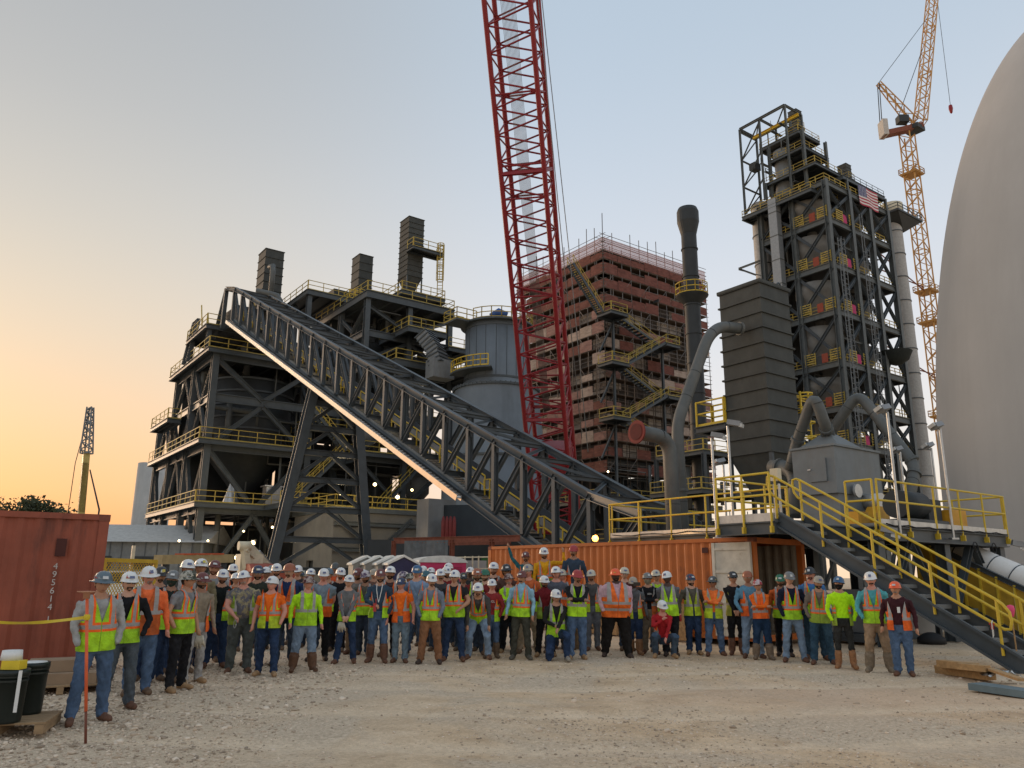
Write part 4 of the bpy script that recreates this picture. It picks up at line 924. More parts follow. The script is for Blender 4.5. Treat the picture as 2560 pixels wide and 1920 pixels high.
mb = MB(); mb.box(slew + Vector((-2.2, -.2, 1.5)), (2.0, 1.6, 1.5)); mb.build('machinery_house', STEELD, t)
lattice(t, slew + Vector((1.2, -.5, .8)), jt, 1.9, 1.7, 26, .12, .06, ORGC, Vector((1, 0, 0)), parts=False)
ap = at(2196, 208, 139.5)
lattice(t, slew + Vector((0, 0, 1)), ap, 1.6, .7, 8, .12, .06, ORGC, Vector((0, 1, 0)), parts=False)
mb = MB()
for o in (-.4, .4): mb.tube([ap + Vector((0, o, 0)), cw + Vector((0, o, 3))], .09, 5); mb.tube([ap + Vector((0, o, 0)), slew.lerp(jt, .72) + Vector((0, o, 0))], .06, 5)
mb.tube([slew.lerp(jt, .55), slew + Vector((-3, 0, 2))], .07, 5); mb.build('pendant_rope', STEELD, t)
hk = at(2377, 272, 146); mb = MB(); mb.tube([jt, hk], .05, 5); mb.build('hoist_rope', STEELD, t)
mb = MB(); mb.lathe([(0, .9), (.35, .8), (.42, 0), (.25, -.9), (.1, -1.1), (0, -1.1)], hk, 10); mb.build('hook_block', REDC, t)
for z in (at(2330, 722, 138).z, at(2340, 942, 138).z):   # ties back to the tower
    for o in (0, .7): bar(t, 'tie_brace', Vector((m0.x - 1, m0.y - 1, z + o)), GT(TUx, 3 + o * 4, z + 1.6 - o * 2), .22, .22, RUST, 'o8')
tag(MB().lathe([(0, 0), (.9, .2), (2.0, .9), (2.6, 2.2)], at(2240, 915, 118), 10, a0=pi, a1=2.05 * pi).build('safety_net', mat('black_netting', (.02, .025, .024), .9), None, at(2240, 915, 118)), 'black sagging safety net slung from the right edge of the preheater tower', 'net')
# ---------------------------------------------------------------- grey concrete dome
dc = Vector((50.9, 60, 0))
mb = MB(); pr = [(15.75, -.1), (15.75, 5.2)] + [(15.75 * cos(a), 5.2 + 46.8 * sin(a)) for a in np.linspace(.02, pi / 2 - .001, 48)]
mb.lathe(pr, dc, 128); tag(mb.build('concrete_dome', DOMEM, None, dc), 'huge smooth grey concrete storage dome beyond the railed platform', 'dome')
# ---------------------------------------------------------------- railed steel platform at the right, its stair, filter and ducts
PC = (9.5, 20.5); GP = grid(PC); PZ = 3.1
t = thing('equipment_platform', 'grey steel equipment platform with yellow guard rails standing before the dome', 'platform', (PC[0], PC[1], 0))
mb = MB(); mb.box(GP(3.7, 5, PZ - .04), (7.4, 10, .08), GAX); mb.build('deck', GRATE, t)
mb = MB(); mb.box(GP(-1.6, 1.65, PZ - .04), (3.2, 1.7, .08), GAX); mb.build('landing_deck', GRATE, t)
for a, b in (((0, 0), (7.4, 0)), ((0, 10), (0, 0)), ((7.4, 0), (7.4, 10)), ((0, 5), (7.4, 5)), ((3, 0), (3, 10)), ((6.2, 0), (6.2, 10))): bar(t, 'edge_beam', GP(a[0], a[1], PZ - .26), GP(b[0], b[1], PZ - .26), .2, .36, STEEL)
for a, b in (((-3.2, .8), (0, .8)), ((-3.2, 2.5), (0, 2.5)), ((-3.2, .8), (-3.2, 2.5))): bar(t, 'landing_beam', GP(a[0], a[1], PZ - .22), GP(b[0], b[1], PZ - .22), .14, .3, STEEL)
mb = MB(); mb.bar(GP(-3.22, .8, PZ + .04), GP(-3.22, 2.5, PZ + .04), .05, .2); mb.bar(GP(-.06, 2.6, PZ + .02), GP(-.06, 10, PZ + .02), .05, .16); mb.bar(GP(0, -.06, PZ + .02), GP(7.4, -.06, PZ + .02), .05, .16); mb.build('toe_plate', GALV, t)
for u, v in ((.2, .2), (3.7, .2), (7.2, .2), (.2, 5), (7.2, 5), (.2, 9.8), (4.6, 9.8), (7.2, 9.8), (4.6, 5)): bar(t, 'column', GP(u, v, 0), GP(u, v, PZ - .45), .3, .3, STEEL, up=GV)
for a, b in (((7.2, .2, .2), (5.6, .2, PZ - .4)), ((7.2, .2, .2), (7.2, 2.2, PZ - .4)), ((3.7, .2, .3), (2.0, .2, PZ - .4)), ((3.7, .2, .3), (5.4, .2, PZ - .4)), ((.2, 5, .3), (.2, 3, PZ - .4)), ((.2, .2, .3), (1.8, .2, PZ - .4)), ((.2, 9.8, .3), (.2, 7.8, PZ - .4))): bar(t, 'knee_brace', GP(*a), GP(*b), .18, .18, STEEL)
def guard(parent, pts, h=1.12, sp_=1.5, r=.03, drop=.32, plates=True, ends=(0, 0)):
    """near guard rail: each post, rail and foot plate its own piece"""
    rl = bpy.data.objects.new('guard_rail', None); rl.location = Vector(pts[0]) - ORIG[parent]; link(rl, parent, Vector(pts[0]))
    for a, b in zip(pts, pts[1:]):
        a, b = Vector(a), Vector(b); n = max(1, round((b - a).length / sp_))
        for k in range(n + 1):
            if k == 0 and a is not Vector(pts[0]) and pts.index(tuple(a)) > 0 if False else False: continue
            p = a.lerp(b, k / n); bar(rl, 'post', p - GZ * drop, p + GZ * h, 2 * r, 2 * r, YEL, 'o8')
            if plates: bar(rl, 'foot_plate', p - GZ * (drop + .02), p - GZ * (drop - .14), .14, .05, YEL, 'b', up=(b - a).normalized())
        for f in (.52, 1.0): bar(rl, 'rail', a + GZ * h * f, b + GZ * h * f, 2 * r, 2 * r, YEL, 'o8')
    return rl
def tup(v): return (v.x, v.y, v.z)
guard(t, [tup(GP(0, -.08, PZ)), tup(GP(7.4, -.08, PZ))], sp_=1.55)
guard(t, [tup(GP(7.45, 0, PZ)), tup(GP(7.45, 6, PZ))], sp_=1.6)
guard(t, [tup(GP(-.08, 2.6, PZ)), tup(GP(-.08, 10, PZ))], sp_=1.6)
guard(t, [tup(GP(-.08, 0, PZ)), tup(GP(-.08, .75, PZ))], sp_=.9)
guard(t, [tup(GP(-3.26, .85, PZ)), tup(GP(-3.26, 2.5, PZ))], sp_=.85)
guard(t, [tup(GP(-3.2, 2.55, PZ)), tup(GP(-.1, 2.55, PZ))], sp_=1.0)
guard(t, [tup(GP(.1, 10.05, PZ)), tup(GP(6, 10.05, PZ))], sp_=1.6)
# stair: each tread and stringer a part
t = thing('platform_stair', 'grey steel stair with yellow handrails descending from the platform landing to the gravel', 'staircase', GP(-3.1, -4.3, 0))
sa, sb = GP(-3.1, -4.35, .05), GP(-3.1, .8, PZ)
W = GU * 1.05
for q in (0, 1): bar(t, 'stringer', sa + W * q, sb + W * q, .09, .36, STEEL, 'u')
NS = 15
for k in range(NS):
    c = sa.lerp(sb, (k + .5) / NS) + W / 2 - GZ * .02
    mb = MB(); mb.box(c, (.98, .28, .035), GAX); mb.box(c - GV * .14 - GZ * .03, (.98, .03, .06), GAX); mb.build('tread', GRATE, t)
for q in (0, 1):
    rl = bpy.data.objects.new('handrail', None); rl.location = sa + W * q - ORIG[t]; link(rl, t, sa + W * q)
    a0, b0 = sa.lerp(sb, .08) + W * q, sb + W * q
    for k in range(5):
        p = a0.lerp(b0, k / 4); bar(rl, 'post', p, p + GZ * 1.02, .06, .06, YEL, 'o8')
    for f in (.52, 1.02): bar(rl, 'rail', a0 + GZ * f, b0 + GZ * f, .06, .06, YEL, 'o8')
    d = (b0 - a0).normalized(); mb = MB()
    for e, sgn in ((a0, -1), (b0, 1)):
        dh_ = Vector((d.x, d.y, 0)).normalized() * sgn
        mb.tube([e + GZ * 1.02, e + d * sgn * .12 + GZ * 1.0, e + d * sgn * .24 + GZ * .92, e + d * sgn * .26 + GZ * .76, e + d * sgn * .22 + GZ * .6, e + d * sgn * .1 + GZ * .53, e + GZ * .52], .03, 8)
    mb.build('rail_loop', YEL, rl)
tg = thing('hanging_tag', 'white paper tag with red mark hanging on the lower stair rail', 'tag', sa.lerp(sb, .1) + GZ * .4)
c = sa.lerp(sb, .1) - GU * .06 + GZ * .42; mb = MB(); mb.box(c, (.012, .19, .28), (Vector((.8, -.6, 0)), Vector((.58, .78, .2)).normalized(), Vector((-.1, -.2, 1)).normalized())); mb.build('sheet', WHITE, tg)
mb = MB(); mb.box(c - GU * .012 + GZ * .05, (.006, .05, .12), GAX); mb.box(c - GU * .012 + GZ * .09, (.006, .1, .03), GAX); mb.build('red_mark', mat('tag_red', (.6, .05, .04), .6), tg)
# ---------------------------------------------------------------- tall ribbed filter housing on the platform
bc = at(1898, 704, 30); zt = bc.z; zb = at(1912, 1126, 30).z
t, g = bagfilter('filter_housing', 'tall charcoal ribbed filter housing towering over the railed platform', bc, 1.95, 2.05, zb, zt, nrib=11, hop=1.9, m=BAGM)
mb = MB(); mb.box(g(.97, 1.02, zt + .06), (2.12, 2.2, .12), GAX); mb.build('roof_plate', BAGM, t)
mb = MB(); mb.lathe([(.1, 0), (.16, 0), (.16, .04), (.1, .04)], g(1.5, .1, zt + .2), 10, ax=(GU, GZ, GV)); mb.build('lifting_lug', STEEL, t)
zc = at(1800, 960, 29.5).z
for (u0, u1, v0, v1) in ((-.1, 1.0, 2.05, 3.6), (1.95, 3.0, .2, 1.6)):
    deck(t, g, u0, u1, v0, v1, zc - 1.1, rails='flrb', beam=.25, under=False, rm=YEL, name='service_platform')
mb = MB(); p = g(2.35, .1, 0)
for s in (0, .45): mb.bar((p.x + s, p.y + s * .7, PZ), (p.x + s, p.y + s * .7, zc + .2), .06, .06)
for z in np.arange(PZ + .3, zc, .3): mb.bar((p.x, p.y, z), (p.x + .45, p.y + .31, z), .04, .04)
for z in np.arange(zc - 2.4, zc + .3, .6): mb.lathe([(.36, z), (.36, z + .06)], (p.x + .1, p.y - .2, 0), 8)
mb.build('caged_ladder', YEL, t)
# ---------------------------------------------------------------- ducts
def duct(name, label, pts, r, m=DUCT, flanges=(), smooth_n=6, cat='duct', n=18, fr=1.25):
    t = thing(name, label, cat, pts[0]); out = [Vector(pts[0])]
    for i in range(1, len(pts) - 1):
        a, b, c = Vector(pts[i - 1]), Vector(pts[i]), Vector(pts[i + 1]); R = min(r * 2.6, (a - b).length * .48, (c - b).length * .48)
        p, q = b + (a - b).normalized() * R, b + (c - b).normalized() * R
        out += [p.lerp(b, f).lerp(b.lerp(q, f), f) for f in np.linspace(0, 1, smooth_n)]
    out.append(Vector(pts[-1])); MB().tube(out, r, n).build('pipe', m, t)
    for i in range(len(pts) - 1):                    # weld seams along the straight runs
        a, b = Vector(pts[i]), Vector(pts[i + 1]); d = (b - a).normalized()
        for f in np.arange(.3, .75, max(.12, 1.1 / (b - a).length)): p = a.lerp(b, f); MB().tube([p - d * .012, p + d * .012], r * 1.025, n, smooth=False).build('weld_seam', STEELD, t)
    for (i, f) in flanges:
        a, b = Vector(pts[i]), Vector(pts[i + 1]); p = a.lerp(b, f); d = (b - a).normalized(); MB().tube([p - d * .05, p + d * .05], r * fr, n, smooth=False).build('flange', m, t)
    return t, out
pA = [Vector((at(1676, 1340, 27.5).x, 27.5, 0.0)), at(1673, 1095, 27.5), at(1592, 1080, 26.6)]
pA[0].x = pA[1].x + .06; pA[0].y = pA[1].y
t, o = duct('vent_elbow', 'open ended grey vent pipe with red rimmed mouth rising beside the platform', pA, .26, flanges=((0, .36), (1, .97)), cat='pipe')
d = (pA[2] - pA[1]).normalized(); MB().tube([pA[2] - d * .02, pA[2] + d * .03], [.41, .41], 24, smooth=False).build('mouth_flange', mat('primer_red', (.17, .02, .015), .7, dirt=((.5, .3, .1), .68, .75, 30)), t)
MB().tube([pA[2] + d * .025, pA[2] + d * .045], .29, 20, smooth=False).build('mouth_opening', mat('red_inside', (.09, .012, .01), .8), t)
pB = [Vector((0, 0, 0)), at(1692, 1060, 29), at(1775, 850, 29.6), at(1852, 822, 30.4)]
pB[0] = Vector((pB[1].x + .12, pB[1].y + .05, 0)); pB.insert(3, at(1800, 815, 30.0)); pB.pop(2); pB.insert(2, at(1770, 842, 29.6))
t, o = duct('gooseneck_duct', 'long bent grey duct climbing from the platform into the ribbed filter housing', pB, .225, flanges=((0, .66), (3, .95)))
# grey fan filter box with pyramid roof
fc = at(2083, 1113, 25); zt = fc.z; g = grid((fc.x, fc.y))
t = thing('fan_box', 'grey steel fan box with pyramid roof and access door on the platform', 'machine housing', (fc.x, fc.y, PZ))
FB = mat('fan_box_grey', (.16, .178, .185), .55, var=.1, dirt=((.15, .15, .14), .5, .8, 1.5), streak=.3)
du, dv = 2.7, 1.55
mb = MB(); mb.box(g(du / 2, dv / 2, (zt + PZ + 1.25) / 2), (du, dv, zt - PZ - 1.25), GAX); mb.build('upper_casing', FB, t)
mb = MB(); mb.box(g(du / 2 - .3, dv / 2, PZ + .63), (du - .9, dv - .1, 1.24), GAX); mb.build('lower_casing', FB, t)
mb = MB(); mb.box(g(du / 2, dv / 2, zt + .03), (du + .12, dv + .12, .07), GAX); q = [g(.25, 0, zt + .06), g(1.75, 0, zt + .06), g(1.75, dv, zt + .06), g(.25, dv, zt + .06)]; q2 = [g(.8, .55, zt + .55), g(1.2, .55, zt + .55), g(1.2, .95, zt + .55), g(.8, .95, zt + .55)]; mb.hexa(q + q2); mb.build('pyramid_roof', FB, t)
mb = MB(); mb.box(g(-.03, .6, zt - .75), (.05, .6, .75), GAX); mb.build('access_door', FB, t); mb = MB(); mb.box(g(-.07, .9, zt - .72), (.04, .12, .04), GAX); mb.build('door_handle', GALV, t)
MB().tube([g(.9, -.12, PZ + 1.35), g(.9, -.2, PZ + 1.35)], .22, 20, smooth=False).build('fan_cover', mat('pale_metal', (.5, .5, .48), .4, .5), t)
MB().tube([g(1.7, -.5, PZ + 1.05), g(1.7, .1, PZ + 1.05)], .26, 18).build('motor', mat('pale_metal'), t)
mb = MB(); mb.box(g(.3, -.45, PZ + .32), (.6, .35, .6), GAX); mb.poly([g(1.0, -.6, PZ + .05), g(1.9, -.6, PZ + .05), g(1.9, -.6, PZ + .6), g(1.7, -.6, PZ + .85), g(1.3, -.6, PZ + .85), g(1.0, -.6, PZ + .5)], GV * .4); mb.build('belt_guard', mat('guard_orange_yellow', (.62, .30, .02), .5), t)
ap = at(2035, 985, 25.5)
t, o = duct('inverted_v_duct', 'inverted vee grey duct from the filter housing down onto the fan box roof', [at(1975, 1175, 27.2), at(1990, 1112, 26.8), ap, at(2062, 1060, 25.6), g(1.0, .75, zt + .5)], .19, flanges=((1, .1), (3, .35), (3, .75)), n=14)
ap2 = at(2145, 982, 29)
t, o = duct('inverted_v_duct', 'larger inverted vee duct behind the fan box reaching down to the far rail', [at(2050, 1120, 30), ap2, at(2290, 1165, 27.5), at(2262, 1290, 26.8)], .2, flanges=((1, .93), (2, .15)), n=14)
t, o = duct('suction_duct', 'short thick elbow duct joining the filter housing outlet and the fan box', [at(1930, 1168, 28.4), at(1988, 1172, 27.4), at(1992, 1290, 27)], .27, flanges=((0, .35), (1, .4)), n=16)
# motor skid and cabinet on the deck
q = thing('control_box', 'pale control cabinet on posts by the landing rail', 'cabinet', GP(-1.2, 2.1, PZ)); mb = MB(); mb.box(GP(-1.2, 2.1, PZ + 1.35), (.18, .24, .34), GAX); mb.build('cabinet', CREAM, q); mb = MB()
for s in (-.08, .08): mb.bar(GP(-1.2, 2.1 + s, PZ), GP(-1.2, 2.1 + s, PZ + 1.1), .05, .05)
mb.build('post', GALV, q)
q = thing('compressor_skid', 'dark compressor with ribbed motor on a steel skid behind the rail', 'compressor', GP(4.2, 1.2, PZ)); mb = MB(); mb.box(GP(4.2, 1.2, PZ + .15), (2.4, 1.0, .3), GAX); mb.build('skid', STEEL, q); MB().tube([GP(3.3, 1.2, PZ + .75), GP(4.6, 1.2, PZ + .75)], .42, 18).build('motor', STEELD, q); mb = MB(); mb.box(GP(4.9, 1.2, PZ + .6), (.8, .7, .7), GAX); mb.build('pump_head', STEELD, q)
mb = MB(); mb.box(GP(6.0, .9, PZ + .35), (.9, .5, .65), GAX); tag(mb.build('coupling_guard', mat('guard_orange_yellow'), None, GP(6.0, .9, PZ)), 'orange yellow coupling guard near the outer corner of the platform rail', 'machine guard')
# floodlight poles
def lamp_pole(x, y0, y1, Y, lab, tilt=1, z0=None):
    top_ = at(x, y0, Y); base = Vector((top_.x, top_.y, PZ - .3 if z0 is None else z0))
    t = thing('floodlight_pole', lab, 'lamp post', base, 'floodlight poles on the platform')
    bar(t, 'pole', base, top_, .075, .075, GALV, 'o8')
    mb = MB(); mb.box(base, (.2, .2, .05)); mb.build('foot_clamp', GALV, t)
    h = top_ + Vector((.16 * tilt, -.12, .06)); X = Vector((.85 * tilt, -.5, -.25)).normalized(); Yv = Vector((.5, .86, 0)) ; Yv = (Yv - X * Yv.dot(X)).normalized(); Z = X.cross(Yv)
    mb = MB(); mb.box(h, (.36, .26, .14), (X, Yv, Z)); mb.build('lamp_head', mat('lamp_grey', (.24, .245, .25), .45, .3), t)
    mb = MB(); mb.box(h + X * .2 - Z * .04, (.1, .22, .1), (X, Yv, Z)); mb.build('lens', mat('lamp_lens', (.5, .5, .48), .1), t)
    return t
lamp_pole(2218, 1030, 0, 20.8, 'tall floodlight pole clamped at the platform corner', -1)
lamp_pole(2350, 1072, 0, 22.5, 'floodlight pole on the outer rail in front of the dome', -1)
lamp_pole(2328, 1120, 0, 27.5, 'shorter floodlight pole at the far edge of the platform before the dome', -1, PZ)
lamp_pole(2250, 1130, 0, 27.0, 'floodlight pole half hidden behind the compressor', -1, PZ)
lamp_pole(1779, 1095, 0, 23.2, 'floodlight pole beside the gooseneck duct', 1)
lamp_pole(1819, 1065, 0, 21.6, 'floodlight pole nearest the landing with broad lamp head', 1)
lamp_pole(1808, 1160, 0, 27.2, 'thin floodlight pole under the filter hopper', -1, PZ)
# floodlights fixed under the platform
for (x, y, Y, lab) in ((2222, 1325, 20.3, 'unlit floodlight fixed under the platform edge by the stair'), (2548, 1360, 24, 'unlit floodlight on the outer platform column')):
    p = at(x, y, Y); t = thing('floodlight', lab, 'lamp', p); X = Vector((.9, -.35, -.25)).normalized(); Yv = Vector((.36, .93, 0)); Z = X.cross(Yv).normalized()
    mb = MB(); mb.box(p, (.38, .28, .16), (X, Yv, Z)); mb.build('lamp_head', mat('lamp_grey'), t); mb = MB(); mb.box(p + X * .17 - Z * .1, (.22, .24, .12), (X, Yv, Z)); mb.build('lens', mat('lamp_lens'), t)
# cables looped along the platform edge
mb = MB(); pts = [GP(-.15 + .05 * sin(k * 1.3), 9.8 - k * .5, PZ + .03 - .06 * abs(sin(k * .9))) for k in range(15)]; mb.tube(pts, .018, 5)
pts = [GP(.2 + k * .37, -.14, PZ - .02 - .05 * abs(sin(k * 1.1))) for k in range(20)]; mb.tube(pts, .02, 5)
for u in (1.2, 4.9, 6.1): mb.tube([GP(u + .14 * cos(a), -.18, PZ - .5 + .15 * sin(a)) for a in np.linspace(0, 4 * pi, 24)], .014, 5)
tag(mb.build('power_cable', BLACK, None, GP(0, 0, PZ)), 'black power cables looped along the platform edge beams', 'cable')
# white clad pipe and yellow side enclosure behind the stair
wp = [at(2330, 1340, 26), at(2420, 1392, 25), at(2600, 1470, 23.2)]
t = thing('insulated_pipe', 'thick white clad pipe sloping down behind the stair at the right edge', 'pipe', wp[2])
MB().tube(wp, .42, 24).build('cladding', WHITE, t)
for f in (.2, .5, .8, 1.1, 1.4, 1.7):
    p = wp[0].lerp(wp[1], f) if f < 1 else wp[1].lerp(wp[2], f - 1); d = (wp[2] - wp[0]).normalized(); MB().tube([p - d * .015, p + d * .015], .43, 24, smooth=False).build('band', STEEL, t)
t = thing('belt_enclosure', 'long yellow panelled belt enclosure slanting down under the platform', 'conveyor guard', at(2440, 1440, 24))
a, b = at(2285, 1350, 25.5), at(2580, 1490, 22.8); n = 7
OCH = mat('ochre_translucent_panel', (.42, .26, .03), .45, var=.25, scale=2)
for k in range(n):
    p, q = a.lerp(b, k / n), a.lerp(b, (k + .96) / n); MB().add([p, q, q - GZ * 1.25, p - GZ * 1.25, p + Vector((.05, .08, 0)), q + Vector((.05, .08, 0)), q - GZ * 1.25 + Vector((.05, .08, 0)), p - GZ * 1.25 + Vector((.05, .08, 0))], [(0, 1, 2, 3), (7, 6, 5, 4), (0, 4, 5, 1), (3, 2, 6, 7), (0, 3, 7, 4), (1, 5, 6, 2)]).build('side_panel', OCH, t)
    bar(t, 'panel_post', p - GZ * 1.3 - Vector((0, .05, 0)), p + GZ * .05 - Vector((0, .05, 0)), .06, .06, YEL, 'b')
bar(t, 'top_rail', a + GZ * .1, b + GZ * .1, .14, .14, STEEL); bar(t, 'bottom_rail', a - GZ * 1.3, b - GZ * 1.3, .12, .12, STEEL)
for k in (1, 3, 5, 6): p = a.lerp(b, k / n); bar(t, 'support_leg', Vector((p.x, p.y, 0)), p - GZ * 1.3, .14, .14, STEEL, up=GV)
# shaded machine behind the stair
q = thing('pump_skid', 'dark pump skid with grey cabinet in the shade under the platform', 'machine', GP(1.2, .9, 0))
mb = MB(); mb.box(GP(1.4, 1.2, .18), (2.6, 1.2, .2), GAX); mb.build('skid', STEEL, q); mb = MB(); mb.box(GP(.7, 1.1, .85), (.6, .6, 1.1), GAX); mb.build('cabinet', STEELM, q); MB().tube([GP(1.4, 1.2, .6), GP(2.4, 1.2, .6)], .28, 16).build('motor', STEELD, q)
mb = MB(); mb.box(GP(-.6, 3.2, 1.05), (.5, 1.0, .32), GAX); mb.build('orange_guard', mat('guard_orange_yellow'), q)
mb = MB(); mb.box(GP(4.2, 5.8, .3), (6.6, 7, .6), GAX); tag(mb.build('concrete_plinth', CONC, None, GP(4.2, 5.8, 0)), 'low concrete plinth under the equipment platform', 'plinth')
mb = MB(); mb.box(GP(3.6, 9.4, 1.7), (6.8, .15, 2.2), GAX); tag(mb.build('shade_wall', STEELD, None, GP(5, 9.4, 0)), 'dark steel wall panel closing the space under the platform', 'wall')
for (u0, v0, u1, v1, z) in ((-1.8, -1.0, 8, 2.0, .75), (-.5, -2.6, 9, -.8, .42)): bar(None, 'steel_channel', GP(u0 + 3, v0, z), GP(u1 + 3, v1, z), .12, .2, mat('blue_grey_channel', (.12, .17, .19), .55), 'u')
for k, o in enumerate([o for o in COL.objects if o.name.startswith('steel_channel')]): tag(o, ('upper', 'lower')[k] + ' blue grey steel channel lying behind the stair foot', 'steel channel'); 
# ---------------------------------------------------------------- far left: trees, crane, silos, warehouse
def leaf_mat(n, c): return mat(n, c, .75, var=.45, scale=.8)
LEAF = leaf_mat('far_foliage', (.055, .065, .03)); BARK = mat('bark_brown', (.09, .065, .045), .9)
def tree(x, ytop, Y, w, lab, seed):
    rng = np.random.default_rng(seed); p = at(x, ytop, Y); H = p.z; base = Vector((p.x, p.y, 0))
    t = thing('tree', lab, 'tree', base, 'trees on the horizon')
    mb = MB(); mb.tube([base, base + Vector((.2, 0, H * .35)), base + Vector((0, .2, H * .7))], [.55, .4, .18], 8)
    for k in range(5):
        a = rng.uniform(0, 2 * pi); z = H * rng.uniform(.35, .6); mb.tube([base + GZ * z, base + Vector((cos(a) * w * .3, sin(a) * w * .3, z + H * .2))], [.2, .07], 6)
    mb.build('trunk', BARK, t)
    cl = [(rng.normal(0, w * .22), rng.normal(0, w * .2), H * rng.uniform(.45, .9)) for _ in range(16)]
    V = []; Fc = []
    for i in range(2600):
        c = cl[rng.integers(len(cl))]; q = np.array(c) + rng.normal(0, 1, 3) * np.array([w * .1, w * .1, H * .07]); q[2] = min(q[2], H)
        a = rng.normal(0, 1, 3); a /= np.linalg.norm(a); b = np.cross(a, rng.normal(0, 1, 3)); b /= np.linalg.norm(b); s = rng.uniform(.25, .5)
        q = q + np.array(base); n = len(V); V += [q + a * s, q + b * s * .6, q - a * s, q - b * s * .6]; Fc.append((n, n + 1, n + 2, n + 3))
    mb = MB(); mb.add(V, Fc); mb.build('crown', LEAF, t)
tree(15, 1238, 150, 13, 'leftmost dark leafy tree above the red container', 1)
tree(62, 1250, 160, 11, 'low dark tree in the gap between two taller trees on the horizon', 2)
tree(118, 1252, 150, 12, 'dark tree nearest the far yellow crane above the red container', 3)
# far telescopic lattice crane
a0 = at(208, 1290, 120); a0.z = 3; k0 = at(214, 1158, 120); k1 = at(226, 1018, 120)
YC = mat('far_crane_yellow', (.5, .38, .12), .5)
t = thing('mobile_crane', 'distant yellow mobile crane with lattice jib against the orange sky', 'crane', (a0.x, a0.y, 0))
mb = MB(); mb.bar(a0, k0, 1.0, .9); mb.build('main_boom', YC, t); mb = MB(); mb.bar(a0.lerp(k0, .5), k0 + (k0 - a0) * .12, 1.0, .9); mb.build('inner_boom', YC, t)
lattice(t, k0 + (k0 - a0) * .1, k1, 1.3, .7, 12, .12, .07, STEELM, Vector((1, 0, 0)), parts=False)
mb = MB(); mb.tube([k1, k0 + Vector((-1.6, 0, 0)), a0 + Vector((-2.4, 0, 6))], .06, 5); mb.tube([k0 + Vector((.8, 0, -1)), a0 + Vector((2.3, 0, 8)), a0 + Vector((2.2, 0, 2))], [.1, .14, .1], 5); mb.build('hoist_rope', STEELD, t)
mb = MB(); mb.box((a0.x, a0.y, 2), (6, 3, 3)); mb.build('carrier', YC, t)
# concrete silos
for i, (x, lab) in enumerate(((382, 'pale concrete silo nearest the steel frame on the horizon'), (402, 'second pale concrete silo overlapping the first on the horizon'))):
    p = at(x, 1160, 168 + i * 6); t = MB().lathe([(2.9, 0), (2.9, p.z), (0, p.z + .4)], (p.x, p.y, 0), 24).build('concrete_silo', CONC, None, (p.x, p.y, 0)); tag(t, lab, 'silo', 'far concrete silos')
# warehouse
p = at(262, 1390, 70); g = grid((p.x, p.y)); wx = Vector((1, .12, 0)).normalized(); wy = Vector((-.12, 1, 0)); AX = (wx, wy, GZ); wb = Vector((p.x, p.y, 0)) - wx * 5.0 + wy * 6
t = thing('warehouse', 'low grey metal warehouse with white sheet roof behind the red container', 'building', (wb.x, wb.y, 0))
WALLM = mat('warehouse_grey_sheet', (.15, .165, .175), .6)
mb = MB(); mb.box(wb + GZ * 2.2, (26, 10, 4.4), AX); mb.build('wall', WALLM, t)
mb = MB(); mb.poly([wb + wx * -13.4 + wy * -5.6 + GZ * 4.4, wb + wx * -13.4 + wy * 0 + GZ * 6.2, wb + wx * -13.4 + wy * 5.6 + GZ * 4.4], wx * 26.8); mb.build('roof', mat('warehouse_roof', (.48, .48, .46), .6), t)
for k in range(6): mb = MB(); mb.box(wb + wx * (-10 + k * 3.6) - wy * 5.04 + GZ * 2.6, (1.6, .1, 1.1), AX); mb.build('window', STEELD, t)
for k in range(27): mb = MB(); mb.box(wb + wx * (-13 + k) - wy * 5.02 + GZ * 2.2, (.06, .06, 4.3), AX); mb.build('wall_seam', STEEL, t)
# white trucks with cargo in front of the warehouse
def truck(x, Y, lab, col, L=4.2):
    p = onz(x, 1500, 0); p = at(x, 1440, Y); b = Vector((p.x, p.y, 0)); t = thing('pickup_truck', lab, 'truck', b, 'trucks parked by the warehouse')
    mb = MB(); mb.poly([b + Vector((-L / 2, -.9, .5)), b + Vector((L / 2, -.9, .5)), b + Vector((L / 2, -.9, 1.1)), b + Vector((L * .22, -.9, 1.15)), b + Vector((L * .1, -.9, 1.8)), b + Vector((-L * .18, -.9, 1.8)), b + Vector((-L * .22, -.9, 1.2)), b + Vector((-L / 2, -.9, 1.2))], (0, 1.8, 0)); mb.build('body', col, t)
    mb = MB(); mb.poly([b + Vector((L * .19, -.91, 1.18)), b + Vector((L * .085, -.91, 1.72)), b + Vector((-L * .16, -.91, 1.72)), b + Vector((-L * .16, -.91, 1.2))], (0, 1.82, 0)); mb.build('side_window', mat('dark_glass', (.02, .025, .03), .08), t)
    for sx in (-.32, .32):
        for sy in (-.92, .72): MB().tube([b + Vector((L * sx, sy, .36)), b + Vector((L * sx, sy + .2, .36))], .36, 18, smooth=False).build('wheel', BLACK, t)
truck(330, 42, 'white pickup truck parked before the grey warehouse', WHITE)
truck(285, 50, 'white pickup truck half hidden behind the red container', WHITE)
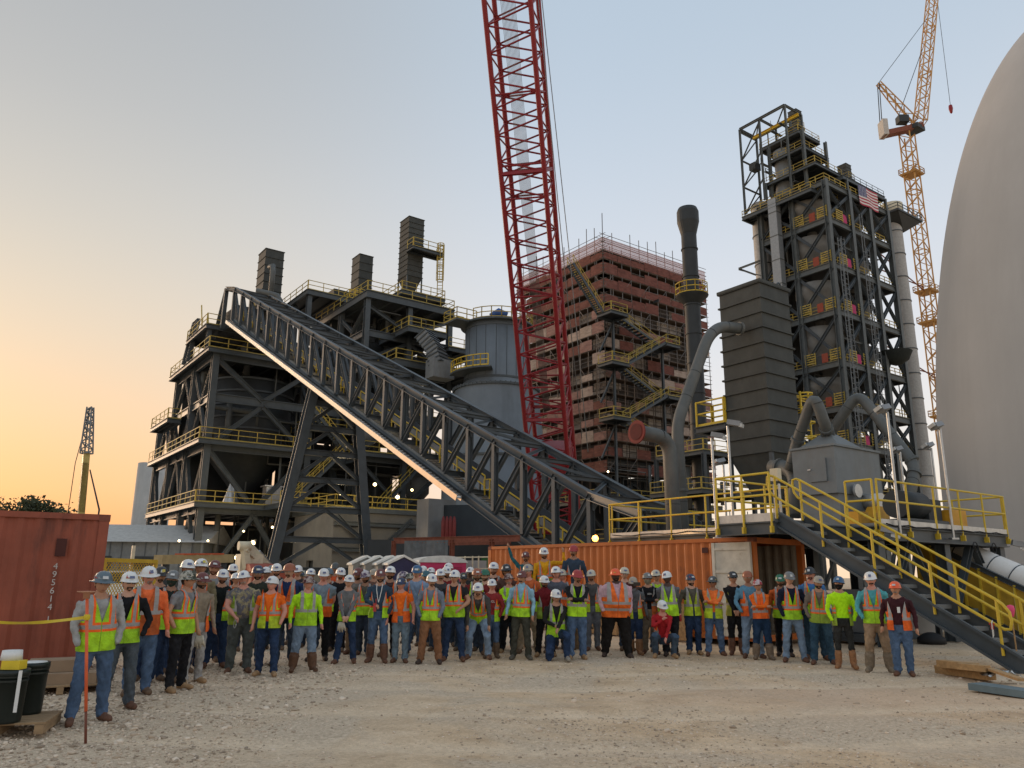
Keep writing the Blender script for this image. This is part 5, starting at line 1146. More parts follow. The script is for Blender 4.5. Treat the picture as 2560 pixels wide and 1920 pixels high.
# ---------------------------------------------------------------- containers
def container(name, label, G0, dL, dW, L, W_=2.44, Hh=2.59, m=None, ribm=None, open_end=False, base_z=.12):
    """corrugated box: every corrugation is geometry; G0 = near corner, dL long axis, dW short axis"""
    t = thing(name, label, 'container', (G0.x, G0.y, 0)); AX = (dL, dW, GZ); z0 = base_z
    P = lambda a, b, z: Vector((G0.x, G0.y, 0)) + dL * a + dW * b + GZ * (z + z0)
    for nm, a, b in (('corner_post', (0, 0), None), ('corner_post', (L, 0), None), ('corner_post', (0, W_), None), ('corner_post', (L, W_), None)):
        sx = .08 if a[0] == 0 else -.08; sy = .08 if a[1] == 0 else -.08
        mb = MB(); mb.box(P(a[0] + sx, a[1] + sy, Hh / 2), (.16, .16, Hh - .24), AX); mb.build(nm, m, t)
        for z in (.06, Hh - .06): mb = MB(); mb.box(P(a[0] + sx, a[1] + sy, z), (.18, .17, .12), AX); mb.build('corner_casting', ribm or m, t)
    for b in (0.05, W_ - .05):
        for z, nm in ((.08, 'bottom_rail'), (Hh - .05, 'top_rail')): mb = MB(); mb.box(P(L / 2, b, z), (L - .34, .1, .14 if z < 1 else .1), AX); mb.build(nm, m, t)
    for a in (0.05, L - .05):
        for z, nm in ((.08, 'sill'), (Hh - .08, 'header')): mb = MB(); mb.box(P(a, W_ / 2, z), (.1, W_ - .34, .15), AX); mb.build(nm, m, t)
    def corr(p0, d, n, Ln, z1, z2, name, mt):        # trapezoidal corrugated sheet
        per = .28; k = int(round(Ln / per)); per = Ln / k; dep = .036; pr = []
        for i in range(k): pr += [(i * per, 0), (i * per + per * .26, 0), (i * per + per * .5, dep), (i * per + per * .76, dep)]
        pr.append((Ln, 0)); vs = [p0 + d * s + n * o + GZ * z for z in (z1, z2) for s, o in pr]; m_ = len(pr)
        mb = MB(); mb.add(vs, [(i, i + 1, m_ + i + 1, m_ + i) for i in range(m_ - 1)]); return mb.build(name, mt, t)
    zz = base_z
    corr(P(.16, .03, 0), dL, dW, L - .32, .14, Hh - .1, 'side_panel', m); corr(P(.16, W_ - .03, 0), dL, -dW, L - .32, .14, Hh - .1, 'side_panel', m)
    if not open_end: corr(P(.04, .16, 0), dW, dL, W_ - .32, .14, Hh - .1, 'end_panel', m)
    corr(P(L - .04, .16, 0), dW, -dL, W_ - .32, .14, Hh - .1, 'end_panel', m)
    mb = MB(); mb.box(P(L / 2, W_ / 2, Hh - .03), (L - .2, W_ - .2, .03), AX); mb.build('roof', m, t)
    mb = MB(); mb.box(P(L / 2, W_ / 2, .12), (L - .2, W_ - .2, .05), AX); mb.build('floor', PLANK, t)
    return t, P, AX
ORC = mat('orange_container_paint', (.45, .118, .02), .5, var=.16, scale=1.4, dirt=((.16, .045, .02), .6, .78, 2.4), streak=.35, bump=.1, bscale=9)
RDC = mat('red_container_paint', (.29, .072, .038), .55, var=.22, scale=1.2, dirt=((.12, .035, .022), .52, .72, 2.2), streak=.3, bump=.1, bscale=8)
ocr = onz(1882, 1342, 2.71); ocl = onz(1220, 1363, 2.71)
dL = Vector((ocl.x - ocr.x, ocl.y - ocr.y, 0)).normalized(); dL = Vector((-.64, .77, 0)).normalized(); dW = Vector((dL.y, -dL.x, 0))
oc = Vector((ocr.x, ocr.y, 0)); Lc = 12.19
# choose the length so that the far end shows at x = 1220
best = min(np.arange(7, 13, .05), key=lambda L: abs(((oc + dL * L - CAMP).dot(RV) / (oc + dL * L + GZ * 2 - CAMP).dot(FW)) * FPX + 1280 - 1220)); Lc = float(best)
OC, PO, AXO = container('orange_container', 'long orange shipping container with open end behind the crowd', oc, dL, dW, Lc, m=ORC, ribm=RUST, open_end=True)
INW = mat('container_inner_wall', (.30, .27, .22), .8, dirt=((.16, .13, .1), .45, .7, 2), streak=.2)
def corr2(t, p0, d, n, Ln, z1, z2, name, mt):
    per = .28; k = int(round(Ln / per)); per = Ln / k; pr = []
    for i in range(k): pr += [(i * per, 0), (i * per + per * .26, 0), (i * per + per * .5, .04), (i * per + per * .76, .04)]
    pr.append((Ln, 0)); vs = [p0 + d * s + n * o + GZ * z for z in (z1, z2) for s, o in pr]; m_ = len(pr)
    MB().add(vs, [(i, i + 1, m_ + i + 1, m_ + i) for i in range(m_ - 1)]).build(name, mt, t)
corr2(OC, PO(.1, 2.44 - .14, 0), dL, -dW, 5.5, .15, 2.45, 'inner_wall', INW); corr2(OC, PO(.1, .14, 0), dL, dW, 5.5, .15, 2.45, 'inner_wall', INW)
# folded-back cream door on the near side
mb = MB(); mb.box(PO(.63, -.06, 1.28), (1.18, .05, 2.36), AXO); mb.build('door', CREAM, OC)
DO = [o for o in OC.children if o.name.startswith('door')][-1]
WHD = mat('pale_door_paint', (.56, .52, .44), .6, dirt=((.3, .22, .14), .6, .8, 4)); DO.data.materials[0] = WHD
for z in (.35, .95, 1.72, 2.3): mb = MB(); mb.box(PO(.63, -.1, z), (.98, .03, .07), AXO); mb.build('door_rib', WHD, DO)
for a in (.09, 1.17): mb = MB(); mb.box(PO(a, -.1, 1.28), (.09, .035, 2.36), AXO); mb.build('door_stile', WHD, DO)
mb = MB(); mb.box(PO(1.5, -.012, 2.28), (.2, .006, .14), AXO); mb.build('stencil_patch', mat('patch_dark_red', (.07, .02, .015), .8), OC)
# plywood skirting on the ground by the container
OSB = mat('oriented_strand_board', (.34, .2, .09), .85, var=.35, scale=14)
for k in range(5): mb = MB(); mb.box(PO(2.6 + k * 1.25, -.28 - .03 * (k % 2), .4), (1.2, .02, .95), (dL, (dW + GZ * .2).normalized(), GZ)); tag(mb.build('plywood_sheet', OSB, None, PO(2.6 + k * 1.25, -.28, 0)), 'strand board sheet leaning on the orange container, %s from the open end' % ('first', 'second', 'third', 'fourth', 'fifth')[k], 'board', 'boards leaning on the container')
# lamp over the container
lp = at(1488, 1346, 26)
t = thing('work_lamp', 'glowing amber work lamp above the orange container roof', 'lamp', lp)
MB().lathe([(0, .11), (.08, .08), (.11, 0), (.08, -.08), (0, -.11)], lp, 14).build('bulb', GLOW('amber_glow', (1.0, .42, .08), 4.5), t)
MB().bar(lp - GZ * .1, Vector((lp.x, lp.y, 2.2)), .05, .05).build('stem', STEELD, t)
def lamp_light(p, col, w, r=.12):
    d = bpy.data.lights.new('lamp_light', 'POINT'); d.color = col; d.energy = w; d.shadow_soft_size = r; o = bpy.data.objects.new('lamp_light', d); o.location = p; COL.objects.link(o)
lamp_light(lp + Vector((0, -.25, .1)), (1, .55, .2), 25)
# red container at the left
rc = onz(276, 1287, 2.71); rd = -Vector((.85, .53, 0)).normalized(); rw = Vector((rd.y, -rd.x, 0))
if rw.y < 0: rw = -rw
RC, PR, AXR = container('red_container', 'weathered dark red shipping container with white numbers at the left edge', Vector((rc.x, rc.y, 0)), rd, rw, 6.06, m=RDC, ribm=RUST)
# white serial numbers painted down the side
def text_obj(s, size, loc, X, Z, m, parent, name='lettering', ext=.002):
    c = bpy.data.curves.new(name, 'FONT'); c.body = s; c.size = size; c.extrude = ext; c.align_x = 'CENTER'; c.align_y = 'CENTER'
    o = bpy.data.objects.new(name, c); COL.objects.link(o); bpy.context.view_layer.update()
    dg = bpy.context.evaluated_depsgraph_get(); me = bpy.data.meshes.new_from_object(o.evaluated_get(dg)); bpy.data.objects.remove(o)
    me.materials.clear(); me.materials.append(m); ob = bpy.data.objects.new(name, me); X = X.normalized(); Z = (Z - X * Z.dot(X)).normalized(); Y = Z.cross(X)
    M = Matrix((X, Z, X.cross(Z))).transposed().to_4x4(); M.translation = Vector(loc) - (ORIG[parent] if parent is not None else Vector((0, 0, 0))); ob.matrix_basis = M
    link(ob, parent, loc); return ob
STENW = mat('stencil_white', (.52, .48, .44), .7, dirt=((.3, .1, .08), .6, .75, 12))
for k, chh in enumerate('495614'):
    text_obj(chh, .145, PR(.74, -.004, 1.68 - k * .135), -rd, GZ, STENW, RC)
text_obj('1', .16, PR(.74, -.004, .80), -rd, GZ, STENW, RC)
mb = MB(); mb.box(PR(.70, -.002, 2.0), (.16, .008, .3), AXR); mb.build('vent_patch', mat('patch_dark_red', (.07, .02, .015), .8), RC)
# ---------------------------------------------------------------- portable toilets
GREYT = mat('toilet_grey_plastic', (.26, .25, .225), .5); NAVT = mat('toilet_navy_plastic', (.02, .02, .07), .45); PINKT = mat('toilet_pink_plastic', (.55, .035, .12), .45); ROOFT = mat('toilet_white_roof', (.66, .65, .60), .5)
def toilet(x, ytop, Y, m, lab, w=1.15, dep=1.25, rot=.35, long=False):
    p = at(x, ytop, Y); b = Vector((p.x, p.y, 0)); Ht = p.z; X = Vector((cos(rot), sin(rot), 0)); Yv = Vector((-sin(rot), cos(rot), 0)); AX = (X, Yv, GZ)
    t = thing('portable_toilet', lab, 'toilet cabin', b, 'portable toilets behind the crowd'); he = Ht - .32
    L = dep * (2.1 if long else 1)
    mb = MB(); c = b + Yv * L / 2
    mb.poly([b + X * (-w / 2), b + X * (w / 2), b + X * (w / 2) + GZ * he, b + GZ * (Ht - .07), b - X * (w / 2) + GZ * he], Yv * L); mb.build('cabin', m, t)
    mb = MB(); e = .07
    mb.poly([b - X * (w / 2 + e) - Yv * e + GZ * (he - .03), b - Yv * e + GZ * (Ht - .04), b + X * (w / 2 + e) - Yv * e + GZ * (he - .03), b + X * (w / 2 + e) - Yv * e + GZ * (he + .05), b - Yv * e + GZ * (Ht + .05), b - X * (w / 2 + e) - Yv * e + GZ * (he + .05)], Yv * (L + 2 * e)); mb.build('roof', ROOFT, t)
    mb = MB(); mb.poly([b - Yv * .02 + X * a + GZ * z for a, z in ((-.36, .12), (.36, .12), (.36, he - .2), (0, Ht - .42), (-.36, he - .2))], -Yv * .02); mb.build('door', m, t)
    if not long: MB().tube([b - Yv * .045 + GZ * (Ht - .85), b - Yv * .055 + GZ * (Ht - .85)], .27, 24, smooth=False).build('round_label', WHITE, t); mb = MB(); mb.box(b - Yv * .06 + GZ * (Ht - .84), (.3, .006, .05), AX); mb.build('label_print', STEELD, t)
    for k in range(4):
        mb = MB(); mb.box(b + X * (w / 2 + .012) + Yv * (L * .55) + GZ * (Ht - .62 - k * .11), (.02, L * .55, .05), AX); mb.build('side_vent', m, t)
    mb = MB(); mb.box(b + Yv * L / 2 + GZ * .05, (w + .1, L + .1, .1), AX); mb.build('skid_base', STEELD, t); return t
toilet(918, 1391, 34, GREYT, 'grey portable toilet with white gable roof, leftmost of the row')
toilet(949, 1391, 33.2, GREYT, 'second grey portable toilet with white gable roof from the left of the row')
toilet(981, 1391, 32.4, GREYT, 'grey portable toilet standing next to the navy one')
toilet(1010, 1390, 31.4, NAVT, 'navy blue portable toilet with round white label and white roof')
# larger pink cabin with arched white roof
p = at(1092, 1390, 36); b = Vector((p.x, p.y, 0)); X = Vector((cos(.35), sin(.35), 0)); Yv = Vector((-sin(.35), cos(.35), 0)); b = b - X * 1.0; AX = (X, Yv, GZ); Ht = p.z
t = thing('portable_toilet', 'wide bright pink portable toilet cabin with arched white roof', 'toilet cabin', b, 'portable toilets behind the crowd')
mb = MB(); mb.box(b + X * 1.05 + GZ * (Ht - .28) / 2, (2.1, 1.9, Ht - .28), AX); mb.build('cabin', PINKT, t)
mb = MB(); arc = [b + X * (1.05 - 1.12 * cos(a)) - Yv * 1.0 + GZ * (Ht - .3 + .3 * sin(a)) for a in np.linspace(0, pi, 12)]; mb.poly(arc, Yv * 2.0); mb.build('roof', ROOFT, t)
mb = MB(); mb.box(b + X * .42 - Yv * .97 + GZ * (Ht - .45) / 2, (.66, .04, Ht - .5), AX); mb.build('door', PINKT, t)
for k in range(6): mb = MB(); mb.box(b + X * 1.45 - Yv * .97 + GZ * (Ht - .5 - k * .08), (.9, .03, .035), AX); mb.build('side_vent', mat('toilet_dark_pink', (.36, .02, .08), .5), t)
# ---------------------------------------------------------------- rust coloured frame with tarpaulin, green machine and rails
p0 = at(985, 1352, 40); p1 = at(1230, 1347, 36)
t = thing('rusty_canopy_frame', 'rust red steel canopy frame with grey tarpaulin behind the toilets', 'canopy', (p0.x, p0.y, 0)); hz = 3.5
a = Vector((p0.x, p0.y, p0.z)); b = Vector((p1.x, p1.y, p1.z)); back = Vector((.3, 1, 0)).normalized() * 3
bar(t, 'beam', a, b + (b - a) * .25, .16, .28, RUST); bar(t, 'beam', a + back, b + back, .16, .28, RUST)
for q in (a, a.lerp(b, .62), b): bar(t, 'post', Vector((q.x, q.y, 0)), q, .18, .18, RUST, up=GV)
TARP = mat('grey_tarpaulin', (.10, .115, .12), .6, var=.3, scale=3)
vs = []; nx, ny = 26, 8
for j in range(ny + 1):
    for i in range(nx + 1):
        f = i / nx; h = j / ny; q = a.lerp(b, .12 + .46 * f); fold = .12 * sin(f * 34 + 2 * sin(f * 9)) * h + .05 * sin(f * 77)
        vs.append(q + Vector((0, -.12 + fold, -.02 - (1.35 + .14 * sin(f * 7)) * h)))
MB().add(vs, [(j * (nx + 1) + i, j * (nx + 1) + i + 1, (j + 1) * (nx + 1) + i + 1, (j + 1) * (nx + 1) + i) for j in range(ny) for i in range(nx)], 0, True).build('tarpaulin', TARP, t)
q = at(1190, 1385, 41); gm = thing('green_machine', 'dark green machine in the shade under the rusty canopy', 'machine', (q.x, q.y, 0))
GRM = mat('machine_green', (.03, .16, .03), .5); mb = MB(); mb.box((q.x - .5, q.y, 1.2), (1.0, 1.6, 2.4)); mb.box((q.x + .9, q.y + .2, 1.6), (1.2, 1.2, 1.9)); mb.build('body', GRM, gm); MB().tube([(q.x - 1.4, q.y - .6, 1.9), (q.x + 1.8, q.y - .6, 1.9)], .14, 10).build('shaft', STEELD, gm)
q0, q1 = at(1135, 1385, 37), at(1222, 1383, 35.5); q = thing('cream_guard_rail', 'faded cream guard rail in front of the green machine', 'railing', (q0.x, q0.y, 0)); q0.z = q1.z = 1.45
mb = MB()
for f in (0, .33, .55, .72, 1): p = q0.lerp(q1, f); mb.bar((p.x, p.y, 0), (p.x, p.y, 2.55), .05, .05)
for z in (1.5, 2.0, 2.5): mb.bar((q0.x, q0.y, z), (q1.x, q1.y, z), .05, .05)
mb.build('rails', CREAM, q)
mb = MB(); mb.box(at(1172, 1420, 38.5) , (1.7, .4, .7)); o = mb.build('concrete_barrier', CONC, None, at(1172, 1420, 38.5)); tag(o, 'grey concrete block below the cream guard rail', 'barrier')
mb = MB(); c = (p0 + p1) / 2 + back * 1.6; mb.box((c.x, c.y + 2, 1.8), (12, .3, 3.6)); tag(mb.build('dark_wall', STEELD, None, (c.x, c.y + 2, 0)), 'dark wall behind the rusty canopy', 'wall')
# ---------------------------------------------------------------- telehandler (cream boom, red body) behind the crowd at left
p = onz(640, 1520, 0); b = at(655, 1440, 40); b.z = 0
t = thing('boom_lift', 'cream boom lift with folded arm and orange red body behind the crowd', 'boom lift', b)
BR = mat('lift_orange_red', (.36, .075, .04), .55, dirt=((.18, .06, .04), .5, .75, 2)); mb = MB(); mb.box(b + GZ * 1.3, (2.2, 3.6, .9), GAX); mb.poly([b + GU * -1.2 + GV * -2.1 + GZ * 1.8, b + GU * -1.2 + GV * .6 + GZ * 1.8, b + GU * -1.2 + GV * .4 + GZ * 2.25, b + GU * -1.2 + GV * -1.6 + GZ * 2.15], GU * 1.3); mb.build('body', BR, t)
k1, k2, k3 = at(612, 1365, 38.4), at(668, 1425, 40.5), at(618, 1425, 38.6)
MB().bar(k1, k2, .42, .5).build('upper_boom', CREAM, t); MB().bar(k1 - GZ * .1, k3, .3, .3).build('jib', CREAM, t)
MB().tube([k1 - GU * .3, k1 + GU * .3], .22, 14).build('boom_knuckle', CREAM, t); mb = MB(); mb.box(at(622, 1412, 39.2), (1.1, .8, 1.0), GAX); mb.build('counterweight', CREAM, t); MB().bar(at(648, 1378, 39.4), at(678, 1412, 40.8), .1, .1).build('hydraulic_ram', GALV, t)
for sx in (-1.1, 1.1):
    for sy in (-1.5, 1.5): q = b + GU * sx + GV * sy + GZ * .5; MB().tube([q - GU * .2, q + GU * .2], .5, 20, smooth=False).build('wheel', BLACK, t)
# timber beam with orange straps on trestles
a, b = at(395, 1399, 30), at(575, 1396, 34); t = thing('stacked_beam', 'tan steel beam with orange slings resting at head height behind the crowd', 'beam', (a.x, a.y, 1.5))
TAN = mat('tan_primer', (.36, .27, .13), .6); MB().bar(a, b, .4, .34).build('beam', TAN, t)
for f in (.35, .55, .75): q = a.lerp(b, f); MB().bar(q - (b - a).normalized() * .35 + GZ * .19, q + (b - a).normalized() * .35 + GZ * .19, .44, .06).build('sling', mat('sling_orange', (.5, .09, .03), .8), t)
for f in (.1, .9): q = a.lerp(b, f); bar(t, 'stand', Vector((q.x, q.y, 0)), q - GZ * .18, .25, .25, STEELD, 'b')
# yellow mesh gate
a, b = at(262, 1400, 17.5), at(390, 1398, 19.5); t = thing('mesh_gate', 'yellow framed expanded mesh panel right of the red container', 'mesh panel', (a.x, a.y, 0)); zt = a.z
YD = mat('gate_yellow', (.55, .36, .03), .55, dirt=((.3, .2, .04), .55, .8, 5))
A, B = Vector((a.x, a.y, 0)), Vector((b.x, b.y, 0)); d = (B - A).normalized(); n_ = Vector((-d.y, d.x, 0)); Lg = (B - A).length
for p_, q_ in ((A + GZ * zt, B + GZ * zt), (A + GZ * .15, B + GZ * .15), (A, A + GZ * (zt + .03)), (B, B + GZ * (zt + .03))): bar(t, 'frame_bar', p_, q_, .09, .09, YD, 'b')
bar(t, 'mid_post', A.lerp(B, .55) + n_ * .05, A.lerp(B, .55) + n_ * .05 + GZ * (zt + .35), .07, .07, CREAM, 'b')
mb = MB(); s = .11; n1 = int((Lg + zt) / s)
for k in range(n1):
    for sg in (1, -1):
        x0 = k * s if sg > 0 else k * s - zt; p_, q_ = (x0 - zt, 0), (x0, zt)
        if sg < 0: p_, q_ = (x0 + zt, 0), (x0, zt)
        (xa, za), (xb, zb) = p_, q_; 
        def clip(xa, za, xb, zb):
            pts = []
            for X_ in (0, Lg):
                if (xa - X_) * (xb - X_) < 0: f = (X_ - xa) / (xb - xa); pts.append((X_, za + (zb - za) * f))
            ins = [(x, z) for x, z in ((xa, za), (xb, zb)) if 0 <= x <= Lg]; return (ins + pts)[:2]
        c = clip(xa, za, xb, zb)
        if len(c) == 2 and abs(c[0][1] - c[1][1]) > .05: mb.bar(A + d * c[0][0] + GZ * c[0][1], A + d * c[1][0] + GZ * c[1][1], .012, .012)
mb.build('wire_mesh', YD, t, kind='stuff')
# ---------------------------------------------------------------- left foreground: stake with tape, buckets, boxes
sb = onz(214, 1850, 0); stp = Vector((sb.x, sb.y, 0))
t = thing('survey_stake', 'orange painted steel stake with flat cap standing nearest the camera', 'stake', stp)
topz = at(218, 1480, sb.y).z; zo = topz - .62
SOR = mat('stake_fluorescent_orange', (.75, .14, .05), .6, var=.15, scale=9, dirt=((.35, .12, .06), .6, .8, 14))
lean = at(218, 1480, sb.y) - Vector((stp.x, stp.y, 0)); lean = lean / topz
MB().tube([stp - lean * .05, stp + lean * .28], .014, 8).build('bare_foot', RUST, t); MB().tube([stp + lean * .28, stp + lean * (topz - .03)], .017, 8).build('painted_bar', SOR, t)
MB().lathe([(0, .012), (.1, .008), (.1, 0), (.035, -.012), (.035, -.07), (0, -.07)], stp + lean * topz, 18).build('flat_cap', mat('cap_dull_orange', (.45, .22, .13), .7), t)
tpz = at(216, 1543, sb.y).z; far = at(-60, 1550, sb.y + 2.4)
tk = stp + lean * tpz; t = thing('caution_tape', 'yellow caution tape tied from the orange stake to beyond the left edge', 'tape', tk)
vs = []; n = 24; TP = mat('tape_yellow', (.62, .47, .02), .45, var=.1)
for k in range(n + 1):
    f = k / n; p = tk.lerp(far, f) - GZ * (.05 * sin(pi * f)); tw = 1.2 * sin(f * 9); up_ = GZ * cos(tw * .5) + Vector((0, 1, 0)) * sin(tw * .5); vs += [p - up_ * .018, p + up_ * .018]
o = MB().add(vs, [(2 * k, 2 * k + 2, 2 * k + 3, 2 * k + 1) for k in range(n)], 0, True).build('ribbon', TP, t)
MB().lathe([(.028, -.03), (.036, 0), (.028, .03)], tk, 10).build('knot', TP, t)
def bucket(px_, py_, r, h, lab, extra):
    b = onz(px_, py_, .13); t = thing('black_drum', lab, 'drum', b, 'black drums on the pallet')
    PL = mat('black_plastic', (.012, .018, .016), .4, var=.2)
    MB().lathe([(0, 0), (r * .86, 0), (r * .9, .03), (r, h - .06), (r * 1.06, h - .06), (r * 1.06, h), (r * .97, h), (r * .9, .05), (0, .05)], b, 32).build('shell', PL, t)
    for z in (h * .78, h * .86): MB().lathe([(r * .97, z), (r * 1.03, z), (r * 1.03, z + .02), (r * .97, z + .02)], b, 32, smooth=False).build('hoop', PL, t)
    if extra: 
        mb = MB(); mb.box(b + Vector((.18, -r * .92, h * .62)), (.035, .012, .42), (Vector((.9, .3, 0)), Vector((-.3, .9, 0)), GZ)); mb.build('paper_strip', WHITE, t)
    return b, t
b1, t1 = bucket(12, 1806, .165, .54, 'near black drum with white strip at the left edge on a pallet', 1)
b2, t2 = bucket(66, 1784, .165, .56, 'second black drum standing behind the near one beside the boxes', 0)
mb = MB(); mb.box(b1 + Vector((.02, -.02, .59)), (.2, .14, .09)); o = mb.build('yellow_carton', mat('carton_yellow', (.7, .52, .03), .5), None, b1 + GZ * .6); tag(o, 'small yellow carton lying on the near black drum', 'carton')
tag(MB().lathe([(0, .1), (.1, .1), (.11, 0), (0, 0)], b1 + Vector((-.05, .03, .635)), 16).build('white_tub', WHITE, None, b1 + GZ * .70), 'white plastic tub on top of the yellow carton', 'tub')
tag(MB().lathe([(0, .02), (.14, .02), (.15, 0), (0, 0)], b2 + Vector((0, 0, .545)), 16).build('white_plate', WHITE, None, b2 + GZ * .58), 'white lid lying inside the rim of the second black drum', 'lid')
def pallet(c, ang, lab, w=1.1, dd=1.0):
    X = Vector((cos(ang), sin(ang), 0)); Y = Vector((-sin(ang), cos(ang), 0)); AX = (X, Y, GZ); t = thing('pallet', lab, 'pallet', c, 'wooden pallets')
    for k in range(7): mb = MB(); mb.box(c + Y * (-dd / 2 + dd * (k + .5) / 7) + GZ * .12, (w, dd / 7 * .8, .022), AX); mb.build('deck_board', PLANK, t)
    for k in range(3): mb = MB(); mb.box(c + X * (-w / 2 + .06 + k * (w / 2 - .06)) + GZ * .06, (.09, dd, .095), AX); mb.build('runner', PLANK, t)
c = (b1 + b2) / 2; pallet(Vector((c.x - .1, c.y, .0)), .3, 'wooden pallet under the two black drums', .95, .8)
pc = onz(120, 1735, 0); pallet(Vector((pc.x, pc.y + .3, 0)), .5, 'wooden pallet carrying the flat cardboard boxes', 1.2, 1.0)
CARD = mat('corrugated_cardboard', (.32, .22, .14), .85, var=.15)
for k, (dx, dy, z, w, d_, h, lab) in enumerate(((0.05, .25, .13, .95, .6, .15, 'large flat cardboard box lying on the pallet'), (-.1, .35, .285, .75, .5, .16, 'cardboard box stacked on the large flat box'))):
    q = Vector((pc.x + dx, pc.y + dy, z)); X = Vector((cos(.35 + .15 * k), sin(.35 + .15 * k), 0)); Y = Vector((-X.y, X.x, 0)); mb = MB(); mb.box(q + GZ * h / 2, (w, d_, h), (X, Y, GZ)); t = thing('cardboard_box', lab, 'box', q, 'cardboard boxes by the red container'); mb.build('carton', CARD, t); mb = MB(); mb.box(q + GZ * (h + .002), (w * .98, .05, .004), (X, Y, GZ)); mb.build('packing_tape', mat('brown_tape', (.4, .3, .2), .4), t)
# ---------------------------------------------------------------- right foreground: timbers and scrap
PINE = mat('sawn_pine', (.42, .25, .11), .8, var=.25, scale=3, stretch=(1, 6, 6))
for (x0, y0, x1, y1, w, h, z, lab) in ((2348, 1672, 2478, 1690, .22, .14, .07, 'lower sawn timber baulk lying by the stair foot'), (2350, 1658, 2440, 1668, .2, .12, .2, 'upper timber baulk laid across the lower one'), (2400, 1665, 2470, 1672, .18, .1, .21, 'short timber offcut beside the upper baulk'), (2460, 1668, 2555, 1700, .12, .04, .2, 'thin plank bridging the timbers and the stair foot')):
    a, b = onz(x0, y0, z), onz(x1, y1, z); t = MB().bar(a, b, w, h).build('timber_baulk', PINE, None, a); tag(t, lab, 'timber', 'timbers by the stair')
tag(MB().bar(onz(2440, 1715, .06), onz(2580, 1735, .06), .35, .1).build('steel_offcut', mat('blue_grey_channel'), None, onz(2440, 1715, .06)), 'blue grey steel channel offcut on the gravel at the right edge', 'steel channel')
p = onz(2500, 1690, .1); vs = []; SH = mat('crumpled_sheet_metal', (.55, .55, .53), .25, .9, var=.2, scale=9); rng = np.random.default_rng(4)
for j in range(6):
    for i in range(9): vs.append((p.x + (i - 4) * .07, p.y + (j - 2.5) * .08, p.z + .1 * math.exp(-((i - 4) / 3) ** 2) + rng.normal(0, .02)))
tag(MB().add(vs, [(j * 9 + i, j * 9 + i + 1, (j + 1) * 9 + i + 1, (j + 1) * 9 + i) for j in range(5) for i in range(8)]).build('scrap_sheet', SH, None, p), 'crumpled shiny sheet metal scrap beside the timbers', 'scrap')
q = onz(2528, 1568, .75) if False else at(2527, 1525, 15.8); t = thing('pink_marker', 'fluorescent pink marker on a thin stick behind the stair rail', 'marker', (q.x, q.y, 0)); MB().bar((q.x, q.y, 0), (q.x, q.y, q.z), .02, .02).build('stick', PINE, t); MB().lathe([(0, .1), (.06, .08), (.07, 0), (.04, -.12), (0, -.14)], q, 10).build('ribbon_ball', mat('marker_pink', (.8, .08, .2), .7), t)
q = onz(2330, 1610, 0); tag(MB().lathe([(0, .0), (.36, .02), (.34, .16), (.2, .26), (.08, .3), (0, .3)], q, 12).build('refuse_sack', BLACK, None, q), 'black refuse sack slumped under the stair', 'sack')
# ---------------------------------------------------------------- lit floodlights in the plant
for i, (x, y, Y, e, w) in enumerate(((632, 1357, 66, .26, 160), (569, 1394, 60, .2, 140), (591, 1394, 60, .2, 140), (853, 1234, 64, .2, 130), (937, 1211, 66, .2, 110), (994, 1243, 66, .22, 130), (1063, 1151, 62, .2, 60), (681, 1318, 70, .14, 60), (609, 1328, 70, .12, 50), (448, 1352, 66, .14, 60), (741, 1390, 62, .12, 40), (660, 1391, 60, .12, 50), (779, 985, 60, .13, 30), (817, 995, 62, .11, 25), (1030, 1225, 66, .14, 40), (1520, 1179, 80, .14, 40), (520, 1352, 66, .12, 40), (700, 1300, 70, .12, 40))):
    p = at(x, y, Y); lab = ('bright floodlight on the lower deck front', 'left one of a pair of bright lamps above the hard hats', 'right one of a pair of bright lamps above the hard hats', 'bright lamp on the railed deck between the trestle legs', 'lamp on the stair left of the cable tray end', 'bright lamp right of the trestle on the deck rail', 'small lamp shining over the bright cable tray', 'small lamp under the first deck left of the trestle', 'small faint lamp under the hopper silo', 'small lamp between the left frame columns', 'tiny lamp on the concrete block room wall', 'small lamp beside the cream boom arm', 'small lamp at the top of the left trestle leg', 'tiny lamp hanging under the conveyor between the trestle legs', 'small lamp left of the cable tray end', 'small lamp under the scaffolded building', 'small lamp low in the first bay of the steel frame', 'small lamp on the deck edge beside the trestle leg')[i]  # the small bulb left of the tray end stands in for bright windows
    t = thing('plant_lamp', lab, 'lamp', p, 'lit lamps in the plant')
    MB().lathe([(0, e * .7), (e * .5, e * .5), (e * .7, 0), (e * .5, -e * .5), (0, -e * .7)], p, 10).build('bulb', GLOW('lamp_glow', (1.0, .74, .38), 8.0), t); MB().box(p + Vector((0, e * .8, e * .2)), (e * 1.5, e * .5, e * 1.6)).build('housing', STEELD, t)
    lamp_light(p + Vector((0, -.7, -.3)), (1, .78, .45), w * .8, .2)

